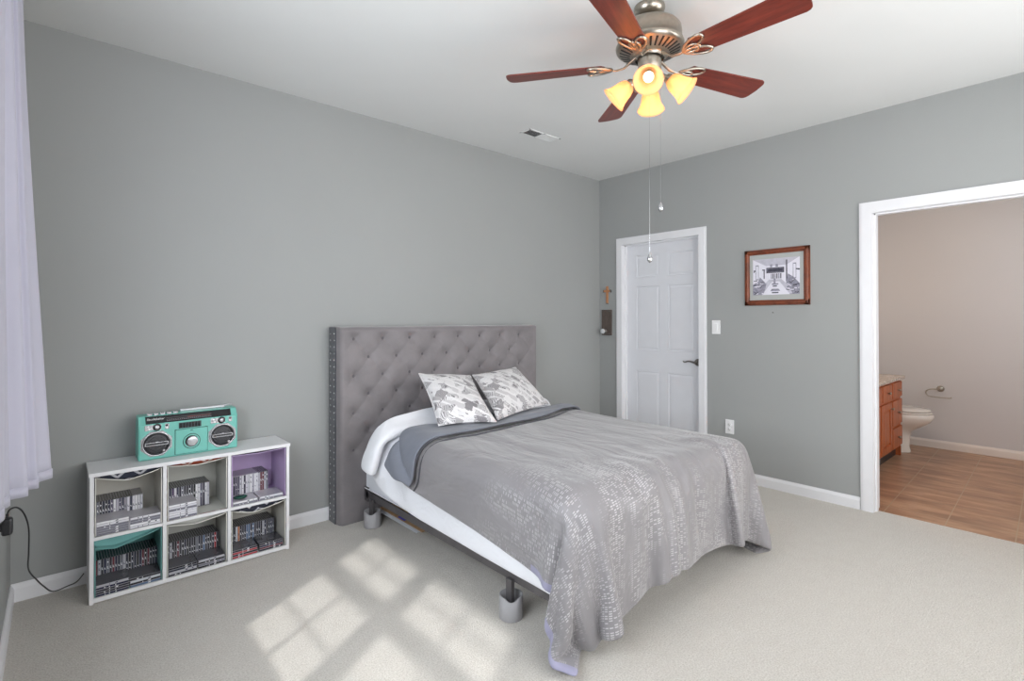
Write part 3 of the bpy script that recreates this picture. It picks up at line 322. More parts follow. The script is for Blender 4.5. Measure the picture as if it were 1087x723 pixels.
DUVET = [  # rows of x, y, z in millimetres
    [-2803,-590,528,-2792,-591,559,-2781,-594,590,-2768,-598,620,-2750,-598,646,-2722,-586,655,-2693,-578,667,-2663,-571,681,-2631,-565,689,-2598,-560,690,-2565,-556,688,-2532,-553,687,-2499,-550,686,-2465,-547,686,-2432,-545,686,-2399,-543,687,-2365,-542,686,-2332,-540,685,-2299,-540,684,-2265,-539,684,-2232,-538,685,-2198,-538,685,-2165,-538,687,-2132,-539,689,-2099,-539,690,-2066,-540,690,-2032,-541,691,-1999,-543,693,-1966,-544,696,-1933,-546,698,-1900,-547,701,-1868,-550,706,-1835,-553,710,-1802,-555,711,-1769,-556,712,-1737,-557,711,-1704,-557,710,-1671,-555,708,-1638,-555,707,-1605,-553,705,-1573,-550,703,-1540,-547,701,-1507,-546,700,-1474,-545,699,-1441,-542,694,-1409,-539,685,-1378,-535,676,-1346,-533,668,-1314,-531,660,-1281,-529,654,-1250,-527,645,-1223,-526,625,-1204,-526,599,-1185,-525,572,-1165,-527,546,-1150,-528,516,-1139,-528,485,-1129,-528,454,-1120,-527,423,-1110,-526,391,-1099,-527,360],
    [-2809,-623,527,-2792,-626,555,-2775,-628,582,-2758,-632,611,-2737,-632,635,-2713,-625,655,-2685,-618,671,-2656,-611,682,-2625,-605,692,-2593,-600,693,-2561,-596,693,-2528,-592,694,-2495,-589,694,-2463,-586,694,-2430,-584,693,-2397,-582,692,-2364,-581,692,-2331,-580,691,-2298,-579,691,-2265,-578,690,-2231,-578,689,-2198,-578,688,-2165,-579,687,-2132,-579,686,-2099,-579,686,-2066,-580,686,-2033,-581,687,-2000,-582,688,-1968,-583,689,-1935,-583,689,-1902,-583,688,-1869,-583,686,-1836,-582,684,-1803,-580,681,-1770,-578,678,-1738,-575,675,-1705,-574,673,-1672,-573,672,-1639,-573,671,-1606,-572,670,-1573,-570,668,-1540,-570,668,-1507,-572,669,-1474,-574,671,-1441,-575,673,-1409,-575,673,-1376,-574,671,-1343,-572,668,-1310,-570,665,-1278,-569,659,-1249,-567,643,-1224,-566,622,-1198,-566,600,-1181,-565,573,-1175,-563,541,-1168,-561,509,-1162,-558,477,-1155,-556,445,-1147,-554,413,-1138,-554,382,-1127,-555,351],
    [-2777,-638,505,-2759,-639,532,-2741,-641,559,-2726,-648,587,-2710,-655,615,-2695,-659,643,-2674,-655,662,-2648,-639,670,-2620,-632,679,-2591,-635,687,-2559,-632,685,-2526,-630,683,-2493,-628,682,-2461,-626,681,-2428,-623,679,-2395,-621,677,-2363,-618,675,-2330,-616,674,-2297,-616,673,-2264,-614,672,-2232,-613,671,-2199,-612,670,-2166,-612,670,-2133,-610,668,-2100,-610,666,-2068,-609,664,-2035,-609,661,-2002,-608,658,-1969,-607,656,-1936,-606,653,-1903,-605,651,-1870,-603,648,-1837,-602,646,-1804,-601,644,-1772,-600,642,-1739,-599,641,-1706,-599,640,-1672,-599,639,-1639,-599,639,-1606,-599,638,-1573,-599,638,-1540,-600,638,-1507,-601,639,-1475,-602,640,-1442,-604,642,-1409,-605,642,-1376,-606,643,-1343,-606,645,-1310,-607,646,-1277,-607,644,-1245,-608,639,-1222,-607,621,-1205,-605,593,-1184,-607,568,-1172,-605,537,-1164,-603,505,-1163,-600,473,-1162,-597,440,-1160,-594,407,-1156,-591,375,-1151,-588,343],
    [-2746,-656,481,-2731,-662,510,-2718,-670,539,-2709,-679,569,-2702,-687,599,-2684,-690,621,-2662,-671,626,-2637,-657,633,-2619,-657,653,-2593,-649,647,-2560,-648,645,-2527,-648,644,-2495,-647,646,-2462,-646,645,-2429,-644,642,-2396,-643,640,-2363,-642,639,-2330,-642,638,-2298,-642,638,-2265,-641,637,-2232,-641,637,-2199,-641,637,-2166,-641,637,-2134,-640,639,-2101,-639,638,-2068,-639,637,-2036,-638,635,-2003,-638,633,-1970,-638,632,-1937,-638,632,-1904,-638,631,-1871,-639,631,-1838,-639,630,-1805,-639,630,-1772,-639,630,-1739,-640,630,-1706,-640,630,-1673,-640,630,-1640,-641,630,-1607,-641,630,-1574,-641,630,-1541,-642,630,-1508,-642,630,-1475,-642,630,-1442,-643,630,-1409,-643,630,-1376,-644,630,-1344,-645,633,-1311,-646,634,-1279,-648,637,-1248,-649,628,-1222,-647,611,-1206,-646,586,-1202,-646,555,-1187,-644,526,-1170,-646,499,-1162,-644,468,-1160,-641,435,-1160,-638,402,-1160,-635,370,-1159,-631,337],
    [-2730,-692,463,-2722,-702,493,-2718,-711,525,-2716,-720,556,-2701,-725,581,-2679,-701,583,-2657,-692,595,-2649,-692,624,-2621,-690,631,-2593,-688,643,-2561,-687,644,-2528,-686,646,-2495,-685,646,-2462,-684,642,-2429,-684,637,-2397,-683,631,-2364,-683,630,-2331,-683,630,-2298,-683,630,-2265,-683,630,-2232,-683,631,-2199,-683,633,-2167,-683,638,-2134,-683,640,-2101,-683,635,-2069,-682,630,-2036,-682,630,-2003,-682,630,-1970,-682,630,-1937,-682,630,-1904,-683,630,-1871,-683,630,-1838,-683,630,-1805,-683,630,-1772,-684,630,-1739,-684,630,-1706,-684,630,-1673,-685,630,-1640,-685,630,-1607,-685,630,-1574,-686,630,-1541,-686,630,-1509,-687,630,-1476,-687,630,-1443,-687,630,-1410,-688,630,-1377,-688,630,-1344,-689,632,-1313,-690,640,-1282,-691,633,-1251,-691,621,-1223,-690,608,-1203,-690,582,-1195,-688,551,-1196,-686,518,-1188,-685,488,-1169,-687,461,-1161,-685,430,-1159,-682,397,-1159,-679,364,-1159,-675,332],
    [-2728,-733,449,-2726,-742,480,-2724,-752,512,-2713,-756,537,-2692,-737,542,-2676,-728,560,-2669,-730,589,-2649,-731,612,-2621,-732,629,-2593,-730,640,-2561,-729,643,-2528,-728,639,-2496,-726,634,-2463,-726,631,-2430,-726,630,-2397,-726,630,-2364,-726,630,-2331,-726,630,-2299,-726,630,-2266,-726,631,-2233,-726,635,-2200,-726,638,-2167,-726,637,-2135,-725,632,-2102,-725,630,-2069,-725,630,-2036,-725,630,-2003,-725,630,-1970,-725,630,-1937,-726,630,-1904,-726,631,-1872,-726,632,-1839,-726,632,-1806,-726,630,-1773,-727,630,-1740,-727,630,-1707,-727,630,-1674,-728,630,-1641,-728,630,-1608,-729,630,-1575,-729,630,-1542,-729,630,-1509,-730,630,-1476,-730,630,-1443,-730,630,-1410,-731,631,-1378,-731,637,-1345,-732,638,-1312,-733,640,-1279,-732,641,-1253,-731,623,-1232,-730,600,-1212,-729,574,-1198,-729,546,-1193,-728,514,-1193,-726,481,-1187,-725,450,-1171,-727,422,-1162,-725,392,-1160,-722,359,-1160,-718,326],
    [-2731,-771,436,-2732,-781,467,-2723,-787,495,-2699,-776,507,-2681,-766,523,-2682,-767,555,-2673,-769,585,-2653,-771,611,-2625,-770,626,-2594,-768,634,-2562,-768,635,-2530,-767,631,-2497,-766,630,-2464,-766,630,-2431,-766,630,-2398,-766,630,-2365,-766,630,-2332,-766,630,-2299,-766,632,-2266,-766,635,-2234,-766,639,-2201,-766,636,-2169,-766,632,-2136,-766,630,-2103,-766,630,-2070,-766,630,-2037,-766,630,-2004,-766,630,-1971,-766,630,-1938,-766,632,-1905,-766,633,-1872,-766,632,-1839,-767,631,-1806,-767,630,-1773,-767,630,-1740,-768,630,-1707,-768,630,-1674,-768,630,-1641,-769,630,-1608,-769,630,-1575,-770,630,-1542,-770,630,-1509,-770,630,-1477,-770,630,-1444,-771,631,-1411,-771,634,-1378,-771,635,-1346,-771,635,-1313,-771,635,-1280,-771,633,-1252,-770,622,-1230,-769,599,-1213,-768,571,-1203,-767,541,-1202,-766,509,-1195,-766,477,-1193,-764,445,-1185,-763,414,-1170,-764,385,-1162,-762,354,-1162,-759,321],
    [-2735,-807,424,-2733,-815,455,-2711,-811,472,-2687,-802,487,-2685,-802,518,-2683,-803,551,-2672,-804,579,-2649,-805,603,-2627,-806,627,-2596,-805,634,-2563,-804,630,-2531,-804,630,-2498,-804,630,-2465,-804,630,-2432,-804,630,-2399,-804,630,-2366,-804,630,-2333,-804,631,-2300,-803,637,-2267,-803,640,-2235,-803,636,-2202,-803,632,-2169,-803,630,-2136,-803,630,-2103,-803,630,-2070,-803,630,-2037,-803,630,-2004,-803,630,-1971,-803,632,-1939,-803,633,-1906,-803,635,-1873,-803,633,-1840,-804,634,-1807,-804,634,-1774,-804,634,-1741,-805,635,-1708,-805,634,-1675,-805,635,-1642,-806,634,-1609,-806,634,-1576,-807,634,-1543,-807,634,-1510,-807,633,-1477,-808,633,-1444,-808,632,-1411,-808,632,-1378,-808,631,-1345,-807,631,-1312,-807,630,-1279,-807,628,-1249,-806,622,-1228,-805,598,-1212,-804,569,-1201,-804,538,-1200,-803,506,-1202,-802,473,-1195,-801,441,-1192,-799,409,-1181,-799,378,-1167,-799,349,-1164,-796,317],
    [-2738,-839,413,-2726,-843,439,-2699,-835,454,-2685,-834,482,-2686,-836,515,-2684,-837,547,-2673,-838,578,-2655,-838,605,-2627,-839,621,-2597,-839,632,-2564,-838,631,-2531,-838,630,-2498,-838,630,-2465,-838,630,-2432,-838,630,-2399,-838,630,-2367,-838,631,-2334,-837,637,-2301,-837,638,-2268,-837,638,-2236,-837,632,-2203,-837,630,-2170,-837,630,-2137,-837,630,-2104,-837,630,-2071,-837,630,-2038,-837,630,-2005,-837,632,-1972,-837,633,-1939,-837,633,-1906,-837,632,-1873,-837,636,-1841,-837,637,-1808,-837,639,-1775,-837,640,-1742,-838,641,-1709,-838,642,-1675,-838,642,-1642,-838,643,-1609,-839,644,-1576,-839,644,-1543,-839,644,-1510,-839,645,-1477,-839,645,-1444,-839,644,-1411,-839,644,-1378,-839,643,-1345,-839,641,-1312,-839,640,-1279,-839,636,-1252,-839,617,-1227,-839,596,-1215,-838,566,-1204,-838,535,-1198,-836,503,-1197,-835,470,-1201,-834,438,-1195,-834,406,-1188,-832,374,-1174,-832,344,-1167,-830,312],
    [-2736,-870,402,-2714,-869,425,-2692,-866,447,-2686,-867,479,-2689,-868,511,-2683,-869,543,-2670,-869,573,-2656,-870,603,-2629,-871,620,-2598,-871,631,-2565,-871,635,-2532,-871,634,-2499,-870,632,-2466,-870,631,-2433,-870,630,-2400,-870,631,-2368,-870,636,-2335,-869,639,-2302,-869,637,-2270,-869,632,-2237,-869,630,-2204,-869,630,-2171,-869,630,-2138,-869,630,-2105,-869,630,-2072,-869,630,-2039,-869,631,-2006,-869,633,-1973,-869,632,-1940,-869,631,-1907,-869,630,-1874,-869,631,-1841,-869,631,-1808,-869,632,-1775,-869,633,-1742,-869,633,-1709,-870,634,-1676,-870,634,-1643,-870,635,-1610,-870,636,-1576,-870,636,-1543,-870,637,-1510,-870,637,-1477,-870,638,-1444,-871,639,-1411,-871,639,-1378,-871,639,-1345,-871,639,-1312,-871,637,-1279,-872,633,-1251,-871,616,-1227,-871,594,-1213,-870,565,-1210,-869,533,-1204,-869,500,-1196,-868,468,-1196,-867,435,-1198,-866,403,-1193,-865,370,-1181,-864,340,-1170,-863,309],
    [-2730,-900,393,-2705,-898,415,-2689,-898,443,-2688,-899,475,-2688,-900,508,-2680,-901,540,-2674,-902,572,-2656,-902,599,-2630,-903,619,-2599,-903,630,-2566,-903,633,-2533,-903,634,-2500,-903,633,-2467,-903,631,-2434,-903,630,-2402,-902,636,-2369,-902,638,-2337,-901,637,-2304,-901,632,-2271,-901,630,-2238,-901,630,-2205,-901,630,-2172,-902,630,-2139,-902,630,-2105,-902,630,-2072,-902,630,-2039,-902,632,-2006,-902,631,-1973,-902,631,-1940,-902,630,-1907,-902,630,-1874,-901,630,-1841,-901,630,-1808,-901,630,-1775,-901,630,-1742,-901,630,-1709,-902,630,-1676,-902,630,-1643,-902,630,-1610,-902,630,-1576,-902,630,-1543,-902,630,-1510,-901,630,-1477,-901,630,-1444,-901,630,-1411,-901,631,-1378,-902,631,-1345,-902,631,-1312,-903,631,-1279,-903,628,-1249,-903,617,-1228,-903,592,-1212,-903,564,-1207,-902,531,-1204,-901,498,-1200,-900,466,-1194,-899,433,-1195,-898,401,-1195,-897,368,-1186,-896,336,-1174,-895,305],
    [-2722,-931,385,-2700,-930,409,-2688,-930,439,-2689,-931,472,-2684,-932,504,-2681,-933,537,-2674,-934,569,-2657,-934,597,-2630,-935,616,-2601,-935,629,-2568,-935,631,-2535,-935,630,-2502,-935,630,-2469,-935,632,-2436,-935,634,-2403,-934,641,-2370,-934,639,-2338,-934,633,-2305,-934,632,-2272,-934,631,-2239,-934,631,-2206,-934,631,-2173,-934,630,-2139,-934,630,-2106,-934,630,-2073,-934,630,-2040,-934,630,-2007,-934,631,-1974,-934,630,-1941,-934,630,-1908,-934,630,-1875,-934,630,-1841,-934,631,-1808,-934,631,-1775,-934,631,-1742,-934,631,-1709,-934,631,-1676,-934,632,-1643,-934,632,-1610,-934,632,-1577,-934,633,-1544,-934,634,-1511,-934,630,-1478,-934,630,-1445,-934,630,-1412,-934,630,-1378,-934,630,-1345,-934,631,-1312,-935,632,-1279,-935,629,-1249,-935,615,-1229,-935,590,-1211,-935,562,-1203,-934,530,-1201,-933,497,-1200,-933,464,-1197,-932,431,-1194,-931,398,-1195,-930,366,-1189,-929,333,-1177,-928,303],
    [-2716,-963,379,-2696,-962,405,-2687,-963,436,-2689,-964,469,-2684,-965,502,-2682,-966,535,-2674,-966,566,-2658,-967,595,-2632,-967,615,-2602,-967,628,-2569,-967,631,-2536,-968,630,-2503,-968,631,-2470,-968,634,-2438,-967,639,-2405,-966,636,-2372,-966,634,-2339,-965,637,-2306,-965,640,-2273,-965,640,-2240,-965,640,-2207,-965,640,-2174,-964,640,-2140,-964,640,-2107,-964,640,-2074,-964,640,-2041,-964,640,-2008,-964,640,-1975,-964,640,-1941,-964,640,-1908,-964,640,-1875,-964,640,-1842,-964,640,-1809,-965,640,-1776,-965,640,-1743,-965,640,-1709,-965,640,-1676,-965,640,-1643,-965,640,-1610,-966,640,-1577,-966,640,-1544,-966,635,-1511,-966,631,-1478,-966,630,-1445,-966,630,-1412,-966,630,-1379,-967,630,-1346,-967,633,-1312,-967,634,-1281,-967,626,-1251,-967,612,-1226,-968,591,-1211,-967,561,-1204,-967,529,-1203,-966,496,-1202,-965,463,-1200,-965,430,-1196,-964,397,-1196,-963,364,-1191,-962,331,-1180,-961,300],
    [-2711,-995,373,-2694,-995,401,-2687,-996,433,-2689,-997,466,-2684,-997,499,-2682,-998,532,-2674,-999,564,-2659,-999,593,-2634,-999,614,-2604,-1000,627,-2571,-1000,631,-2538,-1000,631,-2505,-1000,634,-2472,-1000,640,-2439,-999,637,-2406,-999,634,-2373,-998,633,-2340,-998,638,-2307,-997,640,-2274,-997,640,-2241,-997,640,-2208,-997,640,-2175,-997,640,-2141,-997,640,-2108,-997,640,-2075,-997,640,-2042,-996,640,-2009,-996,640,-1975,-996,640,-1942,-997,640,-1909,-997,640,-1876,-997,640,-1843,-997,640,-1810,-997,640,-1776,-997,640,-1743,-997,640,-1710,-997,640,-1677,-998,640,-1644,-998,640,-1610,-998,640,-1577,-998,640,-1545,-999,634,-1512,-999,630,-1478,-999,630,-1445,-999,630,-1412,-999,630,-1379,-999,630,-1346,-999,630,-1313,-1000,631,-1280,-1000,626,-1250,-1000,612,-1226,-1000,589,-1213,-1000,559,-1205,-999,527,-1202,-999,494,-1203,-998,461,-1202,-997,428,-1198,-997,395,-1197,-996,362,-1192,-995,329,-1183,-994,298],
    [-2707,-1027,368,-2693,-1027,398,-2687,-1028,430,-2688,-1029,463,-2684,-1030,496,-2681,-1030,529,-2674,-1031,561,-2660,-1031,592,-2635,-1032,612,-2605,-1032,627,-2573,-1032,631,-2539,-1033,633,-2507,-1032,639,-2474,-1032,637,-2441,-1031,633,-2408,-1031,630,-2374,-1031,632,-2342,-1030,637,-2309,-1030,640,-2275,-1030,640,-2242,-1029,640,-2209,-1029,640,-2176,-1029,640,-2142,-1029,640,-2109,-1029,640,-2076,-1029,640,-2043,-1029,640,-2010,-1029,640,-1976,-1029,640,-1943,-1029,640,-1910,-1029,640,-1877,-1029,640,-1843,-1029,640,-1810,-1029,640,-1777,-1029,640,-1744,-1030,640,-1711,-1030,640,-1677,-1030,640,-1644,-1030,640,-1611,-1031,640,-1578,-1031,640,-1545,-1031,634,-1512,-1031,630,-1479,-1031,630,-1446,-1031,630,-1412,-1032,630,-1379,-1032,630,-1346,-1032,630,-1313,-1032,631,-1280,-1032,626,-1251,-1033,612,-1228,-1032,587,-1212,-1032,559,-1205,-1032,526,-1201,-1032,493,-1202,-1031,460,-1202,-1030,427,-1200,-1030,394,-1198,-1029,361,-1194,-1028,328,-1185,-1027,296],
    [-2704,-1060,364,-2692,-1060,395,-2687,-1061,427,-2687,-1062,461,-2685,-1062,494,-2682,-1063,527,-2675,-1063,559,-2661,-1064,590,-2637,-1064,612,-2607,-1064,626,-2575,-1065,633,-2542,-1065,638,-2509,-1064,636,-2476,-1064,634,-2442,-1064,630,-2409,-1063,630,-2376,-1063,631,-2343,-1063,637,-2310,-1062,640,-2277,-1062,640,-2243,-1062,640,-2210,-1062,640,-2177,-1061,640,-2144,-1061,640,-2110,-1061,640,-2077,-1061,640,-2044,-1061,640,-2011,-1061,640,-1977,-1061,640,-1944,-1061,640,-1911,-1061,640,-1877,-1061,640,-1844,-1061,640,-1811,-1061,640,-1778,-1062,640,-1744,-1062,640,-1711,-1062,640,-1678,-1062,640,-1645,-1063,640,-1611,-1063,640,-1578,-1063,640,-1546,-1064,634,-1512,-1064,630,-1479,-1064,630,-1446,-1064,630,-1413,-1064,630,-1379,-1064,630,-1346,-1064,630,-1313,-1065,631,-1280,-1065,625,-1250,-1065,611,-1227,-1065,587,-1212,-1065,558,-1204,-1065,525,-1202,-1064,492,-1202,-1064,459,-1202,-1063,426,-1201,-1063,392,-1199,-1062,359,-1194,-1061,326,-1187,-1061,294],
    [-2702,-1092,360,-2692,-1093,392,-2687,-1093,424,-2686,-1094,458,-2684,-1095,491,-2682,-1095,524,-2675,-1096,557,-2663,-1096,588,-2638,-1097,610,-2610,-1097,626,-2577,-1097,633,-2544,-1097,636,-2511,-1097,633,-2477,-1097,630,-2444,-1096,630,-2411,-1096,630,-2377,-1095,631,-2345,-1095,637,-2312,-1095,640,-2278,-1094,640,-2245,-1094,640,-2212,-1094,640,-2178,-1094,640,-2145,-1093,640,-2112,-1093,640,-2078,-1093,640,-2045,-1093,640,-2012,-1093,640,-1978,-1093,640,-1945,-1093,640,-1912,-1093,640,-1878,-1093,640,-1845,-1094,640,-1812,-1094,640,-1778,-1094,640,-1745,-1094,640,-1712,-1094,640,-1678,-1095,640,-1645,-1095,640,-1612,-1096,640,-1578,-1096,640,-1546,-1096,633,-1513,-1096,630,-1479,-1097,630,-1446,-1097,630,-1413,-1097,630,-1379,-1097,630,-1346,-1097,630,-1313,-1097,631,-1280,-1098,624,-1251,-1098,610,-1228,-1098,586,-1212,-1098,557,-1205,-1097,524,-1205,-1097,491,-1204,-1097,458,-1204,-1096,424,-1202,-1096,391,-1199,-1095,358,-1195,-1094,325,-1189,-1094,292],
    [-2700,-1125,356,-2692,-1125,389,-2688,-1126,422,-2686,-1127,455,-2683,-1127,488,-2681,-1128,521,-2676,-1128,554,-2664,-1129,586,-2641,-1129,609,-2612,-1129,625,-2579,-1129,633,-2546,-1129,631,-2513,-1129,630,-2479,-1129,630,-2446,-1129,630,-2412,-1128,630,-2379,-1128,631,-2346,-1127,637,-2313,-1127,640,-2280,-1127,640,-2246,-1126,640,-2213,-1126,640,-2180,-1126,640,-2146,-1126,640,-2113,-1126,640,-2079,-1125,640,-2046,-1125,640,-2013,-1125,640,-1979,-1125,640,-1946,-1125,640,-1913,-1125,640,-1879,-1126,640,-1846,-1126,640,-1813,-1126,640,-1779,-1126,640,-1746,-1126,640,-1712,-1127,640,-1679,-1127,640,-1646,-1128,640,-1612,-1128,640,-1579,-1128,640,-1546,-1129,633,-1513,-1129,630,-1480,-1129,630,-1446,-1129,630,-1413,-1129,630,-1380,-1129,630,-1346,-1129,630,-1313,-1130,631,-1280,-1130,625,-1251,-1130,609,-1228,-1130,586,-1213,-1130,556,-1206,-1130,523,-1206,-1130,490,-1206,-1130,457,-1204,-1129,423,-1202,-1129,390,-1200,-1128,357,-1196,-1128,324,-1191,-1127,291],
    [-2698,-1158,353,-2692,-1158,385,-2688,-1159,419,-2686,-1159,452,-2685,-1160,485,-2682,-1160,519,-2676,-1161,552,-2665,-1161,583,-2643,-1161,608,-2615,-1161,625,-2582,-1162,630,-2548,-1162,630,-2515,-1162,630,-2481,-1162,630,-2448,-1161,630,-2414,-1161,630,-2381,-1160,631,-2348,-1160,637,-2315,-1159,640,-2281,-1159,640,-2248,-1159,640,-2214,-1158,640,-2181,-1158,640,-2148,-1158,640,-2114,-1158,640,-2081,-1158,640,-2047,-1157,640,-2014,-1157,640,-1981,-1157,640,-1947,-1158,640,-1914,-1158,640,-1880,-1158,640,-1847,-1158,640,-1813,-1158,640,-1780,-1158,640,-1747,-1159,640,-1713,-1159,640,-1680,-1160,640,-1646,-1160,640,-1613,-1160,640,-1579,-1161,640,-1547,-1162,633,-1514,-1162,630,-1480,-1162,630,-1447,-1162,630,-1413,-1162,630,-1380,-1162,630,-1347,-1162,630,-1313,-1162,631,-1280,-1163,624,-1251,-1163,609,-1228,-1163,585,-1213,-1163,556,-1208,-1163,523,-1207,-1163,489,-1206,-1162,456,-1203,-1162,423,-1202,-1162,389,-1200,-1161,356,-1196,-1161,323,-1192,-1160,290],
    [-2696,-1190,349,-2691,-1191,382,-2688,-1191,416,-2686,-1192,449,-2685,-1192,483,-2683,-1193,516,-2678,-1193,549,-2666,-1194,581,-2644,-1194,606,-2617,-1194,623,-2584,-1194,630,-2550,-1194,630,-2517,-1194,630,-2483,-1194,630,-2450,-1194,630,-2416,-1194,630,-2383,-1193,631,-2350,-1192,637,-2316,-1192,640,-2283,-1191,640,-2250,-1191,640,-2216,-1191,640,-2183,-1190,640,-2149,-1190,640,-2116,-1190,640,-2082,-1190,640,-2049,-1190,640,-2015,-1190,640,-1982,-1190,640,-1948,-1190,640,-1915,-1190,640,-1881,-1190,640,-1848,-1190,640,-1814,-1190,640,-1781,-1191,640,-1747,-1191,640,-1714,-1191,640,-1680,-1192,640,-1647,-1192,640,-1613,-1193,640,-1580,-1194,640,-1547,-1194,634,-1514,-1194,630,-1481,-1194,630,-1447,-1194,630,-1414,-1194,630,-1380,-1194,630,-1347,-1195,630,-1313,-1195,631,-1280,-1195,624,-1251,-1196,609,-1228,-1196,585,-1213,-1196,555,-1208,-1196,522,-1208,-1196,489,-1205,-1195,455,-1203,-1195,422,-1203,-1195,389,-1200,-1195,355,-1197,-1194,322,-1194,-1194,289],
    [-2695,-1223,346,-2691,-1224,379,-2688,-1224,413,-2686,-1224,446,-2684,-1225,479,-2683,-1225,513,-2678,-1226,546,-2667,-1226,578,-2646,-1226,604,-2619,-1227,622,-2586,-1227,629,-2552,-1227,630,-2519,-1227,630,-2485,-1227,630,-2452,-1227,630,-2418,-1226,630,-2384,-1225,631,-2351,-1225,637,-2318,-1224,640,-2285,-1224,640,-2251,-1223,640,-2218,-1223,640,-2184,-1223,640,-2151,-1222,640,-2117,-1222,640,-2084,-1222,640,-2050,-1222,640,-2017,-1222,640,-1983,-1222,640,-1949,-1222,640,-1916,-1222,640,-1882,-1222,640,-1849,-1222,640,-1815,-1223,640,-1782,-1223,640,-1748,-1223,640,-1715,-1224,640,-1681,-1224,640,-1648,-1225,640,-1614,-1225,640,-1581,-1226,640,-1548,-1227,634,-1515,-1227,630,-1481,-1227,630,-1447,-1227,630,-1414,-1227,630,-1380,-1227,630,-1347,-1227,630,-1313,-1228,630,-1280,-1228,625,-1251,-1228,609,-1228,-1228,585,-1213,-1229,555,-1209,-1229,522,-1206,-1228,488,-1205,-1228,455,-1204,-1228,421,-1202,-1228,388,-1200,-1228,355,-1198,-1227,321,-1195,-1227,288],
    [-2693,-1256,342,-2690,-1256,376,-2688,-1257,409,-2686,-1257,443,-2684,-1258,476,-2683,-1258,510,-2679,-1258,544,-2669,-1259,575,-2648,-1259,601,-2621,-1259,620,-2588,-1259,629,-2555,-1259,630,-2521,-1259,630,-2487,-1259,630,-2454,-1259,630,-2420,-1259,630,-2386,-1258,631,-2353,-1257,637,-2320,-1257,640,-2287,-1256,640,-2253,-1255,640,-2219,-1255,640,-2186,-1255,640,-2152,-1254,640,-2119,-1254,640,-2085,-1254,640,-2051,-1254,640,-2018,-1254,640,-1984,-1254,640,-1951,-1254,640,-1917,-1254,640,-1884,-1254,640,-1850,-1254,640,-1816,-1255,640,-1783,-1255,640,-1749,-1255,640,-1716,-1256,640,-1682,-1256,640,-1648,-1257,640,-1615,-1258,640,-1581,-1259,640,-1548,-1259,634,-1515,-1260,630,-1481,-1260,630,-1448,-1260,630,-1414,-1260,630,-1381,-1260,630,-1347,-1260,630,-1313,-1260,630,-1280,-1261,625,-1251,-1261,609,-1228,-1261,584,-1213,-1261,555,-1208,-1261,521,-1206,-1261,488,-1206,-1261,454,-1204,-1261,421,-1202,-1261,387,-1200,-1261,354,-1198,-1261,320,-1196,-1260,287],
    [-2692,-1289,339,-2690,-1289,372,-2687,-1289,406,-2686,-1290,440,-2684,-1290,473,-2683,-1291,507,-2679,-1291,540,-2670,-1291,573,-2650,-1292,599,-2623,-1292,619,-2591,-1292,629,-2557,-1292,630,-2523,-1292,630,-2490,-1292,630,-2456,-1292,630,-2422,-1291,630,-2389,-1290,631,-2355,-1290,637,-2322,-1289,640,-2289,-1288,640,-2255,-1288,640,-2221,-1287,640,-2188,-1287,640,-2154,-1286,640,-2120,-1286,640,-2087,-1286,640,-2053,-1286,640,-2019,-1286,640,-1986,-1286,640,-1952,-1286,640,-1918,-1286,640,-1885,-1286,640,-1851,-1286,640,-1817,-1287,640,-1784,-1287,640,-1750,-1288,640,-1717,-1288,640,-1683,-1289,640,-1649,-1289,640,-1616,-1290,640,-1582,-1291,640,-1549,-1292,634,-1516,-1292,630,-1482,-1292,630,-1448,-1292,630,-1415,-1292,630,-1381,-1292,630,-1347,-1292,630,-1314,-1293,630,-1280,-1293,625,-1251,-1294,609,-1228,-1294,584,-1213,-1294,554,-1209,-1294,521,-1207,-1294,488,-1205,-1294,454,-1204,-1294,420,-1203,-1294,387,-1201,-1294,353,-1199,-1294,320,-1198,-1294,286],
    [-2691,-1321,335,-2689,-1321,369,-2687,-1322,403,-2685,-1322,436,-2684,-1323,470,-2683,-1323,504,-2680,-1324,537,-2671,-1324,570,-2652,-1324,597,-2625,-1324,617,-2593,-1324,628,-2560,-1324,630,-2526,-1324,630,-2492,-1324,630,-2458,-1324,630,-2425,-1324,630,-2391,-1323,631,-2358,-1322,637,-2324,-1321,640,-2291,-1321,640,-2257,-1320,640,-2223,-1319,640,-2189,-1319,640,-2156,-1319,640,-2122,-1318,640,-2088,-1318,640,-2055,-1318,640,-2021,-1318,640,-1987,-1318,640,-1953,-1318,640,-1920,-1318,640,-1886,-1318,640,-1852,-1319,640,-1819,-1319,640,-1785,-1319,640,-1751,-1320,640,-1717,-1320,640,-1684,-1321,640,-1650,-1322,640,-1616,-1323,640,-1583,-1323,640,-1550,-1325,634,-1516,-1325,630,-1482,-1325,630,-1449,-1325,630,-1415,-1325,630,-1381,-1325,630,-1348,-1325,630,-1314,-1326,630,-1280,-1326,625,-1251,-1326,609,-1228,-1327,584,-1213,-1327,554,-1208,-1327,521,-1207,-1327,487,-1206,-1327,454,-1204,-1327,420,-1203,-1328,386,-1201,-1328,353,-1200,-1327,319,-1199,-1327,285],
